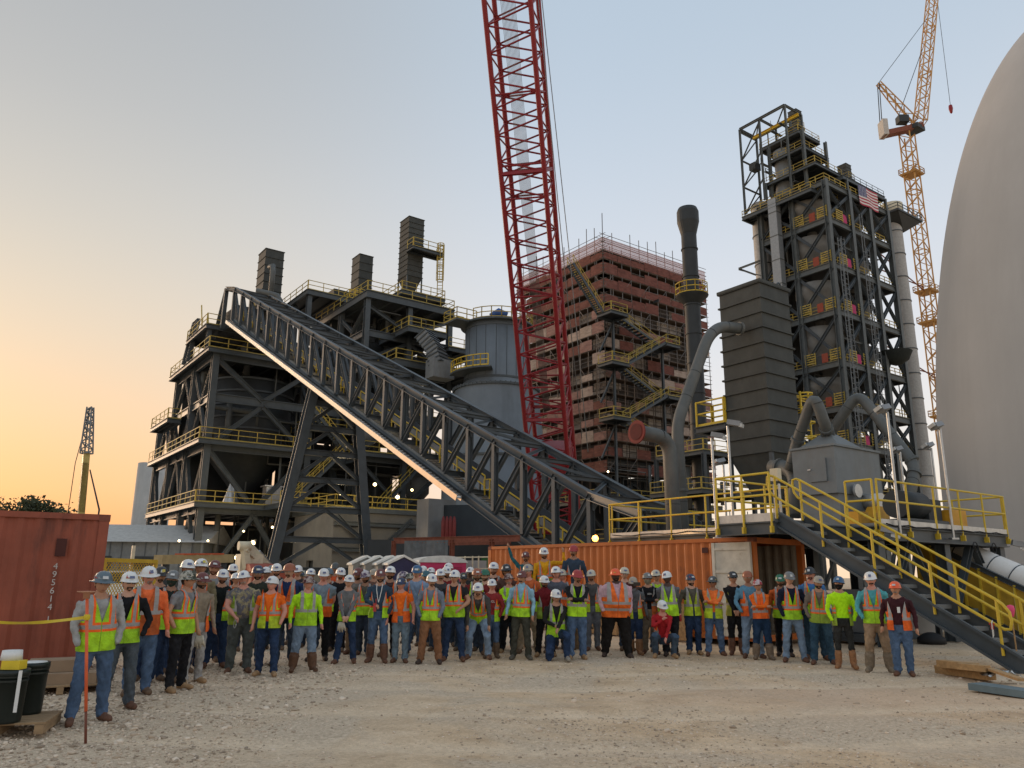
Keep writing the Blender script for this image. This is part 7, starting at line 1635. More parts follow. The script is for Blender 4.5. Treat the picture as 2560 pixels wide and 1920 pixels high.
def person(x, yt, place, hat, skn, shirt, sleeve, vest, pants, armp, face, yaw, label, bw=1.0, belly=0.0, opts=None, boots=(.14, .085, .05)):
    """x, yt: photo pixel of the top of the hard hat; place: pixel row of the feet ('f', y) or distance in metres ('Y', d)"""
    opts = dict(opts or {}); SCOUNT[0] += 1; rng = np.random.default_rng(SCOUNT[0] * 7 + 3)
    z0 = opts.pop('stand', 0.0)
    if place[0] == 'f':
        Y = 16.0
        for _ in range(6):
            q = at(x, yt, Y); lo, hi = 4.0, 40.0          # distance at which the foot row falls on the ground below the hat
            for _k in range(24):
                mid = (lo + hi) / 2; w = at(x, yt, mid); v = Vector((w.x, w.y, 0)) - CAMP; row = 960 - FPX * v.dot(UV) / v.dot(FW)
                if row > place[1]: lo = mid
                else: hi = mid
            Y = (lo + hi) / 2
    else: Y = place[1]
    top = at(x, yt, Y); pose = opts.pop('pose', None)
    hz = opts.pop('hz', None)
    H = (top.z - z0 - .045) if hz is None else hz
    H = max(1.56, min(2.02, H)); sc = H / 1.75
    P = dict(bw=bw, belly=belly, sleeve=sleeve, stance=rng.uniform(.075, .165), fwd=rng.uniform(-.09, .09), lean=(rng.uniform(-.035, .05), rng.uniform(-.045, .045), rng.uniform(-.16, .16)), baggy=rng.uniform(1.06, 1.24))
    P['head'] = (rng.uniform(-.06, .12), rng.uniform(-.09, .09), rng.uniform(-.4, .4))
    al, ar = (armp if isinstance(armp, tuple) else (armp, armp))
    for s, k in ((-1, al), (1, ar)):
        w, h = arms(k, s); j = rng.normal(0, .012, 3); sc_w = 1 + (bw - 1) * .8
        w = Vector((w[0] * (sc_w if k in ('side', 'pocket', 'hip') else 1) + j[0], w[1] + j[1] - belly * (.9 if k in ('clasp', 'cross', 'hold', 'belt') else .2), w[2] + j[2])); P['arm%+d' % s] = (w, h)
        P['curl%+d' % s] = .75 if k in ('flex', 'cross', 'hold', 'chin') else .2 if k == 'raise' else .45
        if k in ('pocket', 'back'): P['hide%+d' % s] = True
    P['tx'] = rng.uniform(.9, 1.12); P['tz'] = rng.uniform(-.035, .04); P.update(opts.pop('P', {})); P['boot'] = opts.get('boot', .12)
    me, HM, TM = build_body(P, rng, .0185 if Y < 19 else .022)
    t = thing('person', label, 'person', (top.x, top.y, z0), 'workers in the group')
    t.rotation_euler = (0, 0, yaw * (1.7 if yaw > .18 else 1.2)); t.scale = (sc, sc, sc)
    if pose is None: t.location = (top.x, top.y, z0 + (ground_height(top.x, top.y) if z0 == 0 and abs(top.x) < 18 and top.y < 23 else 0))
    def child(me, name, m, M=None, parent=t):
        o = bpy.data.objects.new(name, me); COL.objects.link(o); o.parent = parent
        if M is not None: o.matrix_basis = M
        if m is not None:
            ms = m if isinstance(m, (list, tuple)) else [m]
            if len(me.materials) < len(ms):
                for k in range(len(ms) - len(me.materials)): me.materials.append(ms[0])
            for sl, mm in zip(o.material_slots, ms): sl.link = 'OBJECT'; sl.material = mm
        return o
    sh = shirt if not isinstance(shirt, tuple) else cloth(shirt); pn = pants if not isinstance(pants, tuple) else denim(pants)
    child(me, 'body', [skin(skn), sh, pn, mat('boot_%02x%02x%02x' % tuple(int(255 * c) for c in boots), boots, .75, var=.3, scale=20), EYE, BROW, LIP])
    if vest:
        st, base, border, gap = vest; child(vest_mesh(P, TM, gap, opts.get('vd', 1.14 + rng.uniform(-.05, .04)), hem=opts.get('hem', .84) + rng.uniform(-.02, .02)), 'vest', vest_mat(st, base, border))
    hk = hat.split('+'); full = 1 if 'F' in hk[1:] else 0
    hat_o = child(HATM[full], 'hard_hat', hatmat(hk[0]), HM @ Matrix.Translation((0, .004, .036)) @ Euler((-.04 + rng.uniform(-.05, .05), 0, 0)).to_matrix().to_4x4())
    if 's' in hk[1:] or hk[0] in ('white', 'cream', 'maroon', 'navy', 'blue', 'grey', 'black'):
        dark = hk[0] in ('white', 'cream', 'tan'); child(STICK if rng.random() < .6 else STICK2, 'hat_sticker', mat('sticker_dark', (.12, .14, .24), .5) if dark else mat('sticker_pale', (.55, .54, .52), .5), None, hat_o)
    for _k in range(int(rng.integers(0, 3))):                 # further stickers round the shell
        a_ = rng.uniform(-1.5, 1.5); i_ = int(rng.integers(4)); child(STICK2, 'hat_sticker', mat(('sticker_red', 'sticker_blue', 'sticker_grey', 'sticker_gold')[i_], ((.35, .04, .04), (.05, .10, .3), (.3, .3, .3), (.42, .32, .06))[i_], .5), Matrix.Rotation(a_, 4, 'Z') @ Matrix.Translation((0, .012 * abs(sin(a_)) * 2, rng.uniform(-.012, .004))), hat_o)
    if 'm' in hk[1:]: child(SIDES, 'hat_sticker', mat('sticker_mixed', (.08, .06, .07), .5), None, hat_o)
    if 'y' in hk[1:]: child(STICK2, 'hat_sticker', mat('sticker_yellow', (.55, .45, .08), .5), Matrix.Translation((.02, -.004, .008)), hat_o)
    hc = opts.get('hair', (.03, .02, .014))
    for c in face:
        if c in 'bgm': child({'b': FACE['beard'], 'g': FACE['goatee'], 'm': FACE['moustache']}[c], {'b': 'beard', 'g': 'goatee', 'm': 'moustache'}[c], mat('facial_hair_%d' % int(hc[0] * 1000), hc, .95, var=.3, scale=60), HM)
        if c == 'S': child(GLM, 'sunglasses', mat('sunglass_black', (.008, .008, .009), .12), HM)
        if c == 'G': child(GLM, 'eyeglasses', mat('spectacle_frame', (.03, .03, .032), .2), HM)
        if c == 'C': child(GLM, 'safety_glasses', mat('clear_lens', (.45, .42, .40), .08, var=.05), HM)
        if c == 'n': child(FACE['gaiter'], 'neck_gaiter', cloth(opts.get('gc', (.012, .012, .014))), HM)
        if c == 'N': child(FACE['balaclava'], 'balaclava', cloth(opts.get('gc', (.01, .01, .012))), HM)
        if c == 'H': child(FACE['hood'], 'hood', cloth(opts.get('gc', (.5, .48, .45))), HM)
    if not set(face) & set('NH'): child(FACE['hair'], 'hair', mat('hair_%d' % int(hc[0] * 1000), hc, .95, var=.3, scale=60), HM)
    return t, HM, TM, sc, child
# ---------------------------------------------------------------- the crowd, front row first
A_ = ('A', LIME, ORNG, 0); AO = ('A', LIME, ORNG, .055); AW = ('A', LIME, ORNG, .085); AD = ('A', DULL, ORNG, 0); AYO = ('A', LIMEY, ORNG, .06)
B_ = ('B', LIME, SILV, 0); BN = ('B', NEON, SILV, 0); BD = ('B', DULL, SILV, 0); BO = ('B', LIMEY, SILV, .075)
C_ = ('B', ORNG, SILV, 0); CO = ('B', ORNG, SILV, .085); CT2 = ('T', (.95, .16, .01), SILV, 0); CD = ('B', (.62, .12, .015), SILV, 0)
JB = (.075, .12, .20); JL = (.17, .235, .32); JN = (.022, .04, .085); JD = (.035, .05, .075); BLK = (.013, .013, .015); KHA = (.27, .21, .14); GRY = (.10, .105, .11); LGR = (.30, .29, .28); OLV = (.05, .05, .038); BRN = (.21, .10, .05)
TANB = (.33, .20, .10); BRB = (.13, .06, .035); DKB = (.05, .032, .025)
KN = {}
def W(key, *a, **k): KN[key] = person(*a, **k)
W(1, 264, 1421, ('f', 1803), 'slate+F+s', 'm', (.34, .34, .33), 1, A_, JB, 'pocket', '', .42, 'man in grey wide brim hard hat, plaid shirt and lime vest nearest the red container', bw=1.08, belly=.03, boots=BRB)
W(2, 329, 1420, ('f', 1768), 'white', 'l', (.012, .012, .014), 1, A_, (.07, .085, .10), 'pocket', 'Gg', .35, 'man in white hard hat, eyeglasses and black hoodie under lime vest, second from left', bw=1.02, boots=BRB)
W(3, 375, 1415, ('f', 1738), 'white+F+s', 'r', (.80, .16, .05), 1, CD, JB, 'side', 'Sg', .3, 'man in sunglasses and orange long sleeved shirt with darker orange vest near the left end', bw=1.12, belly=.04, opts=dict(hair=(.3, .28, .26)))
W(4, 470, 1424, ('f', 1727), 'camo+F', 'm', (.22, .22, .225), 0, A_, BLK, ('pocket', 'side'), '', .65, 'man in camouflage wide brim hard hat, grey T-shirt and lime vest holding pale gloves', boots=TANB)
W(5, 505, 1424, ('f', 1704), 'maroon+F+s', 't', (.27, .22, .16), 1, CO, LGR, 'side', 'bC', .45, 'man in maroon wide brim hard hat, tan shirt, open orange vest and pale grey trousers', boots=TANB)
W(11, 556, 1419, ('f', 1666), 'white', 'm', (.010, .014, .014), 1, AO, JN, 'back', 'b', .25, 'bearded man in white hard hat, black shirt and lime vest left of the camouflage shirt', boots=BRB)
W(13, 616, 1420, ('f', 1677), 'white+F+m', 'r', camo('camo_shirt', (.30, .255, .15), (.12, .115, .13)), 0, ('B', DULL, SILV, .11), (.075, .085, .08), ('belt', 'side'), 'g', .22, 'heavy man in camouflage T-shirt with carabiner at his belt', bw=1.2, belly=.07, opts=dict(hair=(.42, .38, .33)), boots=BRB)
W(21, 683, 1434, ('f', 1685), 'white', 'r', (.85, .15, .015), 0, ('A', LIMEY, ORNG, .03), JN, ('side', 'pocket'), 'C', .1, 'older man in white hard hat with orange T-shirt under lime vest and tan boots', opts=dict(hair=(.3, .28, .26)), boots=TANB, bw=1.04, belly=.02)
HVS = cloth((.44, .78, .02))
W(24, 772, 1433, ('f', 1673), 'redcamo+F', 'r', HVS, 1, B_, JL, 'side', '', .25, 'man in reddish patterned wide brim hard hat, lime long sleeved shirt and tall brown boots', opts=dict(boot=.3, hair=(.3, .28, .26)), boots=(.11, .055, .03), bw=1.08, belly=.03)
W(25, 807, 1420, ('f', 1652), 'white', 'r', (.19, .235, .27), 0, CO, BLK, 'back', '', .1, 'smiling stout man in white hard hat, grey blue T-shirt and open orange vest', bw=1.16, belly=.05, boots=DKB)
W(29, 873, 1435, ('f', 1658), 'white+m', 'l', (.15, .15, .15), 1, AO, JN, 'clasp', '', .05, 'woman in stickered white hard hat and grey jacket clasping hands over lime vest', bw=.94, opts=dict(hair=(.12, .07, .035)), boots=BRB)
W(34, 952, 1419, ('f', 1654), 'maroon', 'm', (.035, .062, .095), 1, AW, JB, ('hold', 'pocket'), 'bC', .05, 'man in maroon hard hat, denim shirt, lanyard and open lime vest holding a red radio', opts=dict(boot=.25), boots=BRB)
W(37, 1007, 1440, ('f', 1654), 'navy+s', 'r', (.85, .15, .015), 0, ('B', ORNG, SILV, .06), (.14, .19, .23), 'side', 'C', .05, 'older man in navy hard hat with orange T-shirt and orange vest in the front row', opts=dict(hair=(.4, .38, .36)), boots=BRB)
W(43, 1080, 1431, ('f', 1658), 'white', 'm', (.17, .20, .25), 1, A_, BRN, 'pocket', 'gC', 0, 'man in white hard hat, grey blue shirt, lime vest and rust brown trousers', boots=DKB)
W(47, 1138, 1423, ('f', 1652), 'white', 'm', (.022, .022, .024), 0, A_, JN, ('side', 'belt'), 'G', 0, 'stocky man in black eyeglasses and dark T-shirt under lime vest, left of the bending man', bw=1.1, belly=.02, boots=BRB)
W(57, 1303, 1424, ('f', 1647), 'maroon+s', 'm', (.25, .44, .56), 1, A_, OLV, 'side', 'm', 0, 'man in maroon hard hat, light blue long sleeved shirt, lime vest and olive trousers', opts=dict(P=dict(neck=1)), boots=(.1, .09, .07))
W(64, 1363, 1438, ('f', 1641), 'white+m', 't', (.15, .012, .016), 1, ('B', DULL, SILV, .09), BLK, 'side', 'Sb', 0, 'man in sunglasses and dark red hoodie under dull lime vest', opts=dict(gc=(.12, .01, .014), P=dict(neck=1)), boots=TANB)
W(66, 1440, 1423, ('f', 1648), 'red+F', 't', (.014, .014, .017), 1, BN, JB, 'cross', 'Sg', -.05, 'man in red wide brim hard hat and sunglasses with black sleeves crossed over lime vest', bw=1.08, belly=.02, boots=TANB)
W(67, 1479, 1424, ('f', 1627), 'cream+m', 't', (.075, .072, .07), 1, AYO, (.13, .14, .16), 'side', 'g', -.1, 'man in cream stickered hard hat and dark grey shirt left of the heavy man', boots=BRB)
W(68, 1537, 1420, ('f', 1643), 'orange+F', 'd', (.56, .36, .40), 1, CT2, (.013, .011, .010), 'pocket', 'b', 0, 'very heavy man in orange wide brim hard hat, pink shirt and bright orange vest', bw=1.5, belly=.12, opts=dict(P=dict(stance=.2, baggy=1.35), hem=.80), boots=DKB)
W(70, 1583, 1440, ('f', 1636), 'tan+m', 'd', (.11, .115, .12), 1, AYO, JN, ('phone', 'side'), '', 0, 'man raising a dark phone before his face in tan hard hat and tall tan boots', opts=dict(boot=.25), boots=(.22, .11, .05))
W(71, 1620, 1430, ('f', 1634), 'grey+m', 'm', (.012, .012, .014), 1, ('B', (.62, .13, .02), SILV, .05), (.20, .165, .12), 'cross', 'n', -.05, 'man in grey hard hat and camouflage face gaiter with arms crossed over orange vest', opts=dict(gc=(.26, .24, .17)), boots=BRB)
W(73, 1669, 1425, ('Y', 18.3), 'white', 'd', (.13, .135, .145), 1, BN, BLK, 'back', '', -.05, 'dark skinned man in plain white hard hat, grey hoodie and neon lime vest', bw=1.05, boots=DKB)
W(75, 1727, 1432, ('f', 1634), 'navy+m', 'l', (.10, .09, .068), 1, ('B', LIMEY, SILV, .02), JN, 'side', 'bC', -.1, 'bearded man in navy hard hat and olive shirt under lime vest holding a red can', boots=TANB)
W(76, 1779, 1437, ('f', 1637), 'dgrey+F+s', 't', (.85, .18, .04), 1, ('B', LIMEY, SILV, .03), JB, 'cross', 'G', -.1, 'man in grey wide brim hard hat, orange sleeves crossed over lime vest', bw=1.06, belly=.02, boots=BRB)
W(77, 1832, 1426, ('f', 1636), 'black+s', 'm', (.013, .013, .015), 1, ('B', (.42, .42, .06), SILV, .09), BLK, 'clasp', 'S', -.1, 'man in black hard hat and sunglasses, black clothes under open yellow vest, hands clasped', opts=dict(boot=.25), boots=BRB)
W(78, 1871, 1424, ('f', 1643), 'brown', 't', (.11, .25, .36), 1, CO, JL, 'pocket', 'C', -.15, 'man in brown hard hat, light blue denim shirt and open orange vest by the container', bw=1.08, belly=.03, boots=BRB)
W(79, 1896, 1446, ('f', 1648), 'redwhite', 'm', (.85, .15, .015), 1, ('B', ORNG, SILV, 0), (.015, .035, .075), 'cross', '', -.15, 'woman in red and white hard hat, orange hi-vis shirt and tall boots with arms crossed', bw=.92, opts=dict(boot=.35, hem=.9, vd=1.42), boots=(.17, .12, .08))
W(81, 1972, 1428, ('f', 1655), 'grey+s', 'l', (.012, .016, .034), 1, A_, JL, 'pocket', '', -.2, 'man in grey hard hat, navy shirt and lime vest before the open container end', boots=BRB)
W(82, 2025, 1418, ('f', 1651), 'black+F+s', 'r', (.06, .17, .38), 1, A_, (.03, .06, .09), 'side', 'g', -.25, 'man in black wide brim hard hat and bright blue shirt behind the container post', boots=BRB)
W(83, 2041, 1438, ('f', 1661), 'tan+s', 'm', (.17, .135, .11), 1, AD, (.03, .065, .10), 'pocket', 'b', -.25, 'man in tan hard hat with red label, brown shirt and dull lime vest', bw=1.04, boots=BRB)
W(84, 2096, 1440, ('f', 1672), 'blue+s', 'm', cloth((.46, .95, .01)), 1, ('A', DULL, ORNG, .12), (.03, .03, .028), 'pocket', 'N', -.3, 'man in blue hard hat and black balaclava with neon lime shirt', opts=dict(boot=.22, P=dict(baggy=.92)), boots=(.30, .14, .06), bw=.97)
W(85, 2176, 1427, ('f', 1680), 'white', 'r', (.09, .36, .38), 1, A_, (.29, .20, .125), 'pocket', 'mC', -.35, 'man in plain white hard hat, turquoise shirt, lime vest and khaki trousers under the stair', opts=dict(boot=.2), boots=(.2, .15, .1))
W(86, 2237, 1452, ('f', 1690), 'orange+s', 'm', (.045, .012, .016), 1, CO, JB, 'side', 'm', -.4, 'man in orange hard hat, maroon shirt with badge and orange vest, rightmost of all', bw=1.12, belly=.04, opts=dict(hair=(.25, .23, .21)), boots=BRB)
# second and third rows
W(6, 402, 1412, ('Y', 13.6), 'black+y', 'm', (.02, .025, .04), 1, None, JN, 'side', 'g', .3, 'man in black hard hat with green sticker behind the sunglasses man', opts=dict())
W(7, 432, 1423, ('Y', 13.3), 'grey+s', 't', (.015, .025, .022), 1, A_, JN, 'side', 'n', .3, 'man in grey hard hat with dark green neck gaiter behind the grey T-shirt', opts=dict(gc=(.03, .05, .04)))
W(8, 467, 1396, ('Y', 14.6), 'white+m', 't', (.10, .10, .09), 1, C_, JN, 'side', '', .3, 'man in stickered white hard hat in the back row above the camouflage hat')
W(9, 501, 1394, ('Y', 14.9), 'white+y', 'm', (.2, .17, .1), 1, C_, JN, 'side', '', .25, 'man in white hard hat with yellow sticker in the back row')
W(10, 535, 1399, ('Y', 16.2), 'maroon+F+s', 'l', (.24, .245, .25), 0, ('B', LIME, SILV, .1), JN, 'side', 'b', .2, 'red bearded man in maroon wide brim hard hat and pale grey T-shirt', opts=dict(hair=(.16, .06, .03)))
W(12, 588, 1409, ('Y', 21), 'white', 't', (.02, .02, .02), 1, C_, JN, 'side', 'n', .2, 'man in white hard hat and black gaiter before the cream boom lift')
W(14, 594, 1431, ('Y', 18.5), 'white+F', 'm', (.6, .12, .03), 1, C_, JD, 'side', '', .2, 'small figure in white wide brim hard hat peeking past the camouflage shirt')
W(15, 648, 1411, ('f', 1661), 'navy+s', 'm', (.03, .035, .025), 1, CO, JB, 'side', 'bC', .15, 'bearded man in navy hard hat with goggles on it and orange vest')
W(16, 666, 1416, ('Y', 19.3), 'white+m', 't', (.03, .03, .035), 1, C_, JD, 'side', 'S', .1, 'man in sunglasses and colourfully stickered white hard hat behind the navy hat')
W(17, 680, 1411, ('Y', 21.3), 'grey', 'm', (.15, .15, .15), 1, None, JD, 'side', '', .1, 'man in plain grey hard hat in the rear between two white hats')
W(18, 697, 1407, ('Y', 19), 'white', 'm', (.03, .03, .03), 1, None, JD, 'side', 'Sb', .1, 'grinning bearded man in sunglasses and white hard hat left of the brown wide brim hat')
W(19, 725, 1405, ('f', 1661), 'brown+F', 'l', (.018, .035, .10), 0, C_, JD, 'back', 'gC', .08, 'tall man in brown wide brim hard hat, navy polo and orange vest', bw=1.1)
W(20, 745, 1412, ('Y', 20.4), 'white', 'm', (.04, .03, .03), 1, None, JD, 'side', 'S', .08, 'man in white hard hat and sunglasses right of the brown wide brim hat')
W(22, 758, 1424, ('Y', 21), 'camo', 'm', (.10, .09, .06), 1, None, JD, 'side', '', .05, 'rear figure in camouflage hard hat half hidden behind white hats')
W(23, 780, 1420, ('Y', 19.6), 'white+m', 'm', (.1, .1, .1), 1, C_, JD, 'side', '', .05, 'figure in speckled white hard hat above the reddish wide brim hat')
W(26, 821, 1419, ('Y', 19.4), 'slate', 'm', (.15, .05, .03), 1, C_, JD, 'side', '', .05, 'figure in slate blue hard hat hidden behind the smiling stout man')
W(27, 839, 1406, ('Y', 23), 'dgrey', 't', (.6, .1, .03), 1, C_, JD, 'side', '', 0, 'tall rear man in dark grey hard hat and orange vest before the concrete wall')
W(28, 852, 1420, ('Y', 18.4), 'white', 'm', (.013, .013, .015), 1, ('B', LIME, SILV, .1), BLK, 'side', 'gC', 0, 'man in clean white hard hat and black shirt behind the clasping woman')
W(30, 893, 1420, ('f', 1637), 'maroon', 'm', (.2, .18, .16), 1, ('B', ORNG, SILV, .04), (.19, .13, .08), 'side', 'bC', 0, 'man in maroon hard hat and orange vest behind the clasping woman, brown trousers', boots=BRB)
W(31, 909, 1424, ('Y', 22.3), 'white', 'm', (.2, .2, .2), 1, None, JD, 'side', '', 0, 'rear figure in white hard hat between maroon and purple patterned hats')
W(32, 917, 1426, ('f', 1639), 'patt', 't', (.09, .09, .07), 1, A_, JD, 'side', 'b', 0, 'man in purple patterned hard hat with green scarf and lime vest')
W(33, 936, 1422, ('Y', 22.3), 'tan', 'm', (.15, .08, .06), 1, None, JD, 'side', '', 0, 'rear figure in tan hard hat left of the denim shirt')
W(35, 978, 1413, ('f', 1641), 'white', 't', (.05, .03, .03), 1, C_, BLK, 'side', 'b', 0, 'dark bearded man in white hard hat with blue logo and orange vest')
W(36, 1004, 1427, ('Y', 21), 'patt+m', 'm', (.05, .05, .06), 1, None, JD, 'side', '', 0, 'rear figure in dark patterned hard hat in front of the navy toilet')
W(38, 1024, 1432, ('Y', 21), 'camo', 't', (.05, .05, .05), 1, None, JD, 'side', '', 0, 'rear figure in camouflage hard hat left of the royal blue hat')
W(39, 1043, 1413, ('f', 1638), 'blue+s', 'l', (.20, .28, .40), 0, AO, JB, 'side', 'C', 0, 'smiling man in royal blue hard hat and pale blue T-shirt under lime vest', bw=1.06)
W(40, 1057, 1414, ('Y', 23.5), 'white', 'm', (.2, .2, .2), 1, None, JD, 'side', '', 0, 'rear figure in white hard hat just right of the royal blue hat')
W(41, 1063, 1427, ('Y', 20), 'teal', 'm', (.2, .2, .2), 1, C_, JD, 'side', '', 0, 'figure in teal hard hat right of the royal blue hat')
W(42, 1076, 1418, ('Y', 23), 'white+F', 'd', (.05, .05, .05), 1, None, JD, 'side', '', 0, 'dark faced rear figure in white hard hat before the pink toilet')
W(44, 1100, 1423, ('Y', 18.8), 'white', 'm', (.05, .05, .055), 1, ('B', (.03, .03, .03), (.03, .03, .03), .06), JD, 'side', 'm', 0, 'moustached man in white hard hat and black vest before the pink toilet')
W(45, 1120, 1416, ('Y', 20), 'white+m', 'm', (.2, .02, .02), 1, BO, JD, 'side', 'b', 0, 'bearded man in white hard hat and red shirt behind the eyeglasses man')
W(46, 1123, 1407, ('Y', 23.3), 'white+s', 'm', (.1, .1, .1), 1, None, JD, 'side', '', 0, 'farthest white and blue hard hat rising above the bearded red shirt man')
W(48, 1162, 1430, ('Y', 19), 'black+s', 't', (.02, .02, .02), 1, BO, JD, 'side', 'S', 0, 'man in black hard hat and glasses left of the brown hard hat')
W(49, 1173, 1416, ('Y', 22), 'white', 'd', (.03, .03, .03), 1, None, JD, 'side', '', 0, 'dark skinned rear man in white hard hat above the black hat')
W(50, 1191, 1420, ('f', 1637), 'brown+s', 't', (.17, .02, .02), 1, BN, JD, 'belt', 'bC', 0, 'dark bearded man in brown hard hat, maroon shirt and lime vest behind the bending man')
W(51, 1212, 1423, ('Y', 18.9), 'green', 'l', (.17, .02, .02), 1, BO, JD, 'side', 'b', 0, 'bearded man in green hard hat beside the brown hard hat', opts=dict(hair=(.10, .045, .025)))
W(54, 1235, 1405, ('Y', 19.6), 'white', 'l', (.012, .012, .013), 1, C_, JD, 'cross', 'b', 0, 'red bearded man in white hard hat with orange vest before the container edge', opts=dict(hair=(.18, .07, .035)))
W(53, 1231, 1445, ('f', 1644), 'white', 'r', (.26, .03, .03), 1, AW, JB, 'pocket', '', 0, 'person in white hard hat and red hoodie with white letters under open lime vest', bw=.95, opts=dict(boot=.25), boots=(.12, .08, .05))
W(55, 1267, 1409, ('Y', 19.2), 'black+F+s', 't', (.10, .05, .04), 1, ('B', ORNG, SILV, .1), JD, 'side', 'SH', 0, 'man in black wide brim hard hat, sunglasses and dark hood before the orange container', opts=dict(gc=(.02, .012, .012)))
W(56, 1275, 1432, ('f', 1632), 'redcamo+F+m', 'r', HVS, 1, ('B', NEON, SILV, 0), BLK, 'cross', 'g', 0, 'white bearded man in reddish wide brim hat with lime sleeves crossed', opts=dict(hair=(.5, .46, .42)), boots=TANB)
W(58, 1322, 1409, ('Y', 18.6), 'tan+s', 'r', (.5, .12, .04), 1, AO, KHA, 'side', 'C', 0, 'older man in tan grey hard hat and lime vest below the raised arm man')
W(62, 1389, 1415, ('Y', 18.7), 'white+m', 'r', (.09, .095, .12), 1, ('B', ORNG, SILV, .1), (.06, .06, .07), 'side', 'H', 0, 'man with white cloth hood under white hard hat and blue grey sweatshirt', opts=dict(gc=(.62, .58, .55)))
W(63, 1408, 1422, ('Y', 19.6), 'cream+s', 'r', (.10, .05, .05), 1, C_, JD, 'side', '', 0, 'man in cream white hard hat behind the red wide brim hat')
W(69, 1562, 1418, ('Y', 19.3), 'cream+m', 'l', (.10, .02, .02), 1, AO, JD, 'side', 'C', 0, 'man in cream hard hat and glasses behind the heavy man')
W(72, 1643, 1422, ('Y', 19.4), 'cream+F', 'm', (.42, .68, .03), 1, B_, JD, 'side', 'S', 0, 'man in cream wide brim hard hat, sunglasses and lime shirt against the container')
W(80, 1948, 1435, ('Y', 18.2), 'green+s', 't', (.5, .10, .02), 1, A_, BLK, 'side', 'b', -.2, 'man in green hard hat inside the shadow of the open container', boots=DKB)
# three men standing on a bench in front of the container
bz = .52
W(59, 1317, 1378, ('Y', 20.2), 'maroon+s', 't', (.02, .11, .13), 1, AO, JD, ('raise', 'side'), 'g', 0, 'man in teal jacket raising one arm, standing higher before the container', opts=dict(stand=bz))
W(60, 1363, 1368, ('Y', 20.0), 'white', 'm', (.68, .33, .015), 1, ('A', DULL, ORNG, .03), JD, ('side', 'flex'), 'bC', 0, 'man in yellow shirt flexing one arm, standing higher before the container', opts=dict(stand=bz))
W(61, 1434, 1362, ('Y', 19.7), 'red', 't', (.035, .055, .085), 1, CO, JD, 'side', 'gC', 0, 'man in red hard hat and denim shirt standing higher before the container', opts=dict(stand=bz + .05))
b0, b1 = at(1300, 1520, 20.4), at(1460, 1520, 19.8)
t = thing('timber_bench', 'plank bench carrying the three raised men before the container', 'bench', ((b0.x + b1.x) / 2, (b0.y + b1.y) / 2, 0))
for k in (-1, 0, 1): q = Vector((0, k * .2, 0)); MB().bar(Vector((b0.x - .2, b0.y, bz - .03)) + q, Vector((b1.x + .2, b1.y, bz - .03)) + q, .18, .05).build('plank', PLANK, t)
for f in (.1, .5, .9): p = b0.lerp(b1, f); MB().box((p.x, p.y, (bz - .06) / 2), (.12, .55, bz - .06)).build('leg', PLANK, t)
# crouching figures
Wz = Vector
kp = dict(pelvis=(0, .02, .56), lean=(.12, 0, 0), **{'knee-1': (-.16, -.36, .06), 'ankle-1': (-.15, .06, .08), 'toe-1': True, 'foot-1': (0, .2, -1), 'knee+1': (.20, -.42, .50), 'ankle+1': (.19, -.36, .09), 'foot+1': (.2, -1, 0)})
W(65, 1390, 1503, ('f', 1648), 'white+s', 'm', (.020, .018, .016), 1, B_, JN, ('hold', 'rest'), 'G', 0, 'kneeling man in white hard hat, dark jacket and lime vest in front', opts=dict(P=kp, hz=1.78, pose='kneel'), boots=(.25, .22, .18))
sp2 = dict(pelvis=(0, .12, .42), lean=(.30, 0, 0), **{'knee-1': (-.24, -.32, .50), 'ankle-1': (-.19, -.06, .09), 'knee+1': (.24, -.34, .48), 'ankle+1': (.20, -.10, .09)})
W(74, 1654, 1513, ('f', 1643), 'white+m', 'r', (.36, .018, .022), 1, ('A', (.36, .02, .02), ORNG, .10), (.05, .075, .11), ('chin', 'rest'), '', 0, 'squatting person in white hard hat and red hoodie with hand on chin', bw=.95, opts=dict(P=sp2, hz=1.7, pose='squat'), boots=TANB)
bp_ = dict(pelvis=(0, .12, .86), lean=(.72, 0, 0), **{'knee-1': (-.17, -.10, .47), 'ankle-1': (-.19, .06, .09), 'knee+1': (.19, -.12, .47), 'ankle+1': (.22, .04, .09), 'arm-1': ((-.22, -.20, .54), (-1, .4, .1), 'W'), 'arm+1': ((.24, -.22, .54), (1, .4, .1), 'W'), 'head': (-.55, 0, 0)})
W(52, 1197, 1467, ('f', 1648), 'white', 'm', (.065, .062, .06), 1, A_, JL, 'side', 'g', 0, 'man bending forward with hands on knees in white hard hat and lime vest', opts=dict(P=bp_, hz=1.78, pose='bend'), boots=BRB)
# ---------------------------------------------------------------- things in hands
def in_hand(key, off, name, label, cat, build, m):
    t, HM, TM, sc, ch = KN[key]; R = Matrix.Translation(t.location) @ Euler(t.rotation_euler).to_matrix().to_4x4() @ Matrix.Diagonal((sc, sc, sc, 1)); p = R @ Vector(off)
    mb = MB(); build(mb, p); o = mb.build(name, m, None, p); return tag(o, label, cat)
GLV = mat('work_glove_pale', (.48, .43, .34), .9, var=.2, scale=20)
def gloves(mb, p):
    for k in range(7): a = -.5 + k * .17; mb.tube([p + Vector((.012 * k - .04, 0, .05)), p + Vector((.02 * k - .06, -.01, -.04)), p + Vector((.026 * k - .07 + .02 * sin(k), .01, -.11 - .03 * sin(k * 2.1)))], [.018, .02, .013], 6)
in_hand(4, (.28, -.10, .74), 'work_gloves', 'pale work gloves dangling from the hand of the grey T-shirt man', 'gloves', gloves, GLV)
in_hand(29, (-.06, -.27, .78), 'work_gloves', 'pale work gloves hanging below the clasped hands of the woman', 'gloves', gloves, GLV)
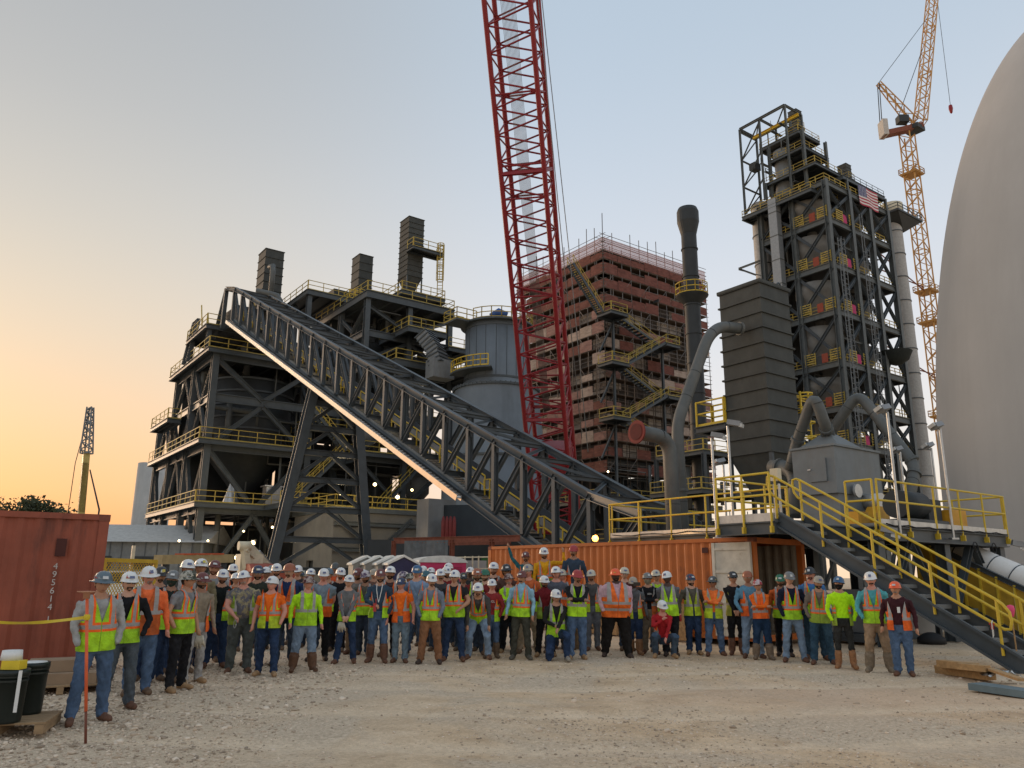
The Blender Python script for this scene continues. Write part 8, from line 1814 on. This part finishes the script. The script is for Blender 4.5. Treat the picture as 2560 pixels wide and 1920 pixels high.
in_hand(34, (-.05, -.32, 1.05), 'handheld_radio', 'red handheld radio held at the waist by the denim shirt man', 'radio', lambda mb, p: (mb.box(p, (.06, .04, .16)), mb.tube([p + Vector((.02, 0, .08)), p + Vector((.02, 0, .17))], .008, 6)), mat('radio_red', (.45, .05, .04), .5))
in_hand(75, (-.30, -.14, .80), 'drink_can', 'red drink can held by the olive shirt man', 'drink can', lambda mb, p: mb.lathe([(0, .075), (.025, .075), (.034, .06), (.034, -.06), (.026, -.075), (0, -.075)], p, 14), mat('can_red', (.4, .03, .03), .3))
in_hand(70, (.02, -.40, 1.62), 'phone', 'dark phone held up before the face of the photographing man', 'phone', lambda mb, p: mb.box(p, (.16, .012, .08)), mat('phone_black', (.012, .012, .014), .2))
in_hand(13, (-.13, -.32, .86), 'carabiner', 'silver carabiner clip hanging from the belt of the camouflage shirt man', 'carabiner', lambda mb, p: mb.tube([p + Vector((.022 * cos(a), 0, .07 * sin(a))) for a in np.linspace(0, 2 * pi, 14)], .007, 6), GALV)
in_hand(86, (.02, -.20, 1.24), 'identity_badge', 'white identity badge on the maroon shirt of the man at the right end', 'badge', lambda mb, p: mb.box(p, (.065, .006, .10), (Vector((.93, .36, 0)), Vector((-.36, .93, 0)), GZ)), WHITE)
t, HM, TM, sc, ch = KN[34]; mb = MB()
for s in (-1, 1): mb.tube([(s * .055, -.05, 1.49), (s * .05, -.125, 1.38), (s * .02, -.14, 1.22), (0, -.145, 1.14)], .008, 5)
me = bpy.data.meshes.new('lanyard'); me.from_pydata([tuple(v) for v in mb.v], [], mb.f); me.materials.append(WHITE); ch(me, 'lanyard', WHITE)
# lettering on chests
def chest_text(key, s, size, off, m):
    t, HM, TM, sc, ch = KN[key]; o = text_obj(s, size, (0, 0, 0), Vector((1, 0, 0)), GZ, m, None, 'chest_lettering', .004); o.parent = t; M = Matrix(((1, 0, 0, off[0]), (0, 0, -1, off[1]), (0, 1, 0, off[2]), (0, 0, 0, 1))); o.matrix_basis = M
chest_text(53, 'AGL', .075, (0, -.142, 1.27), WHITE); chest_text(71, 'UEX', .055, (0, -.150, 1.31), WHITE)
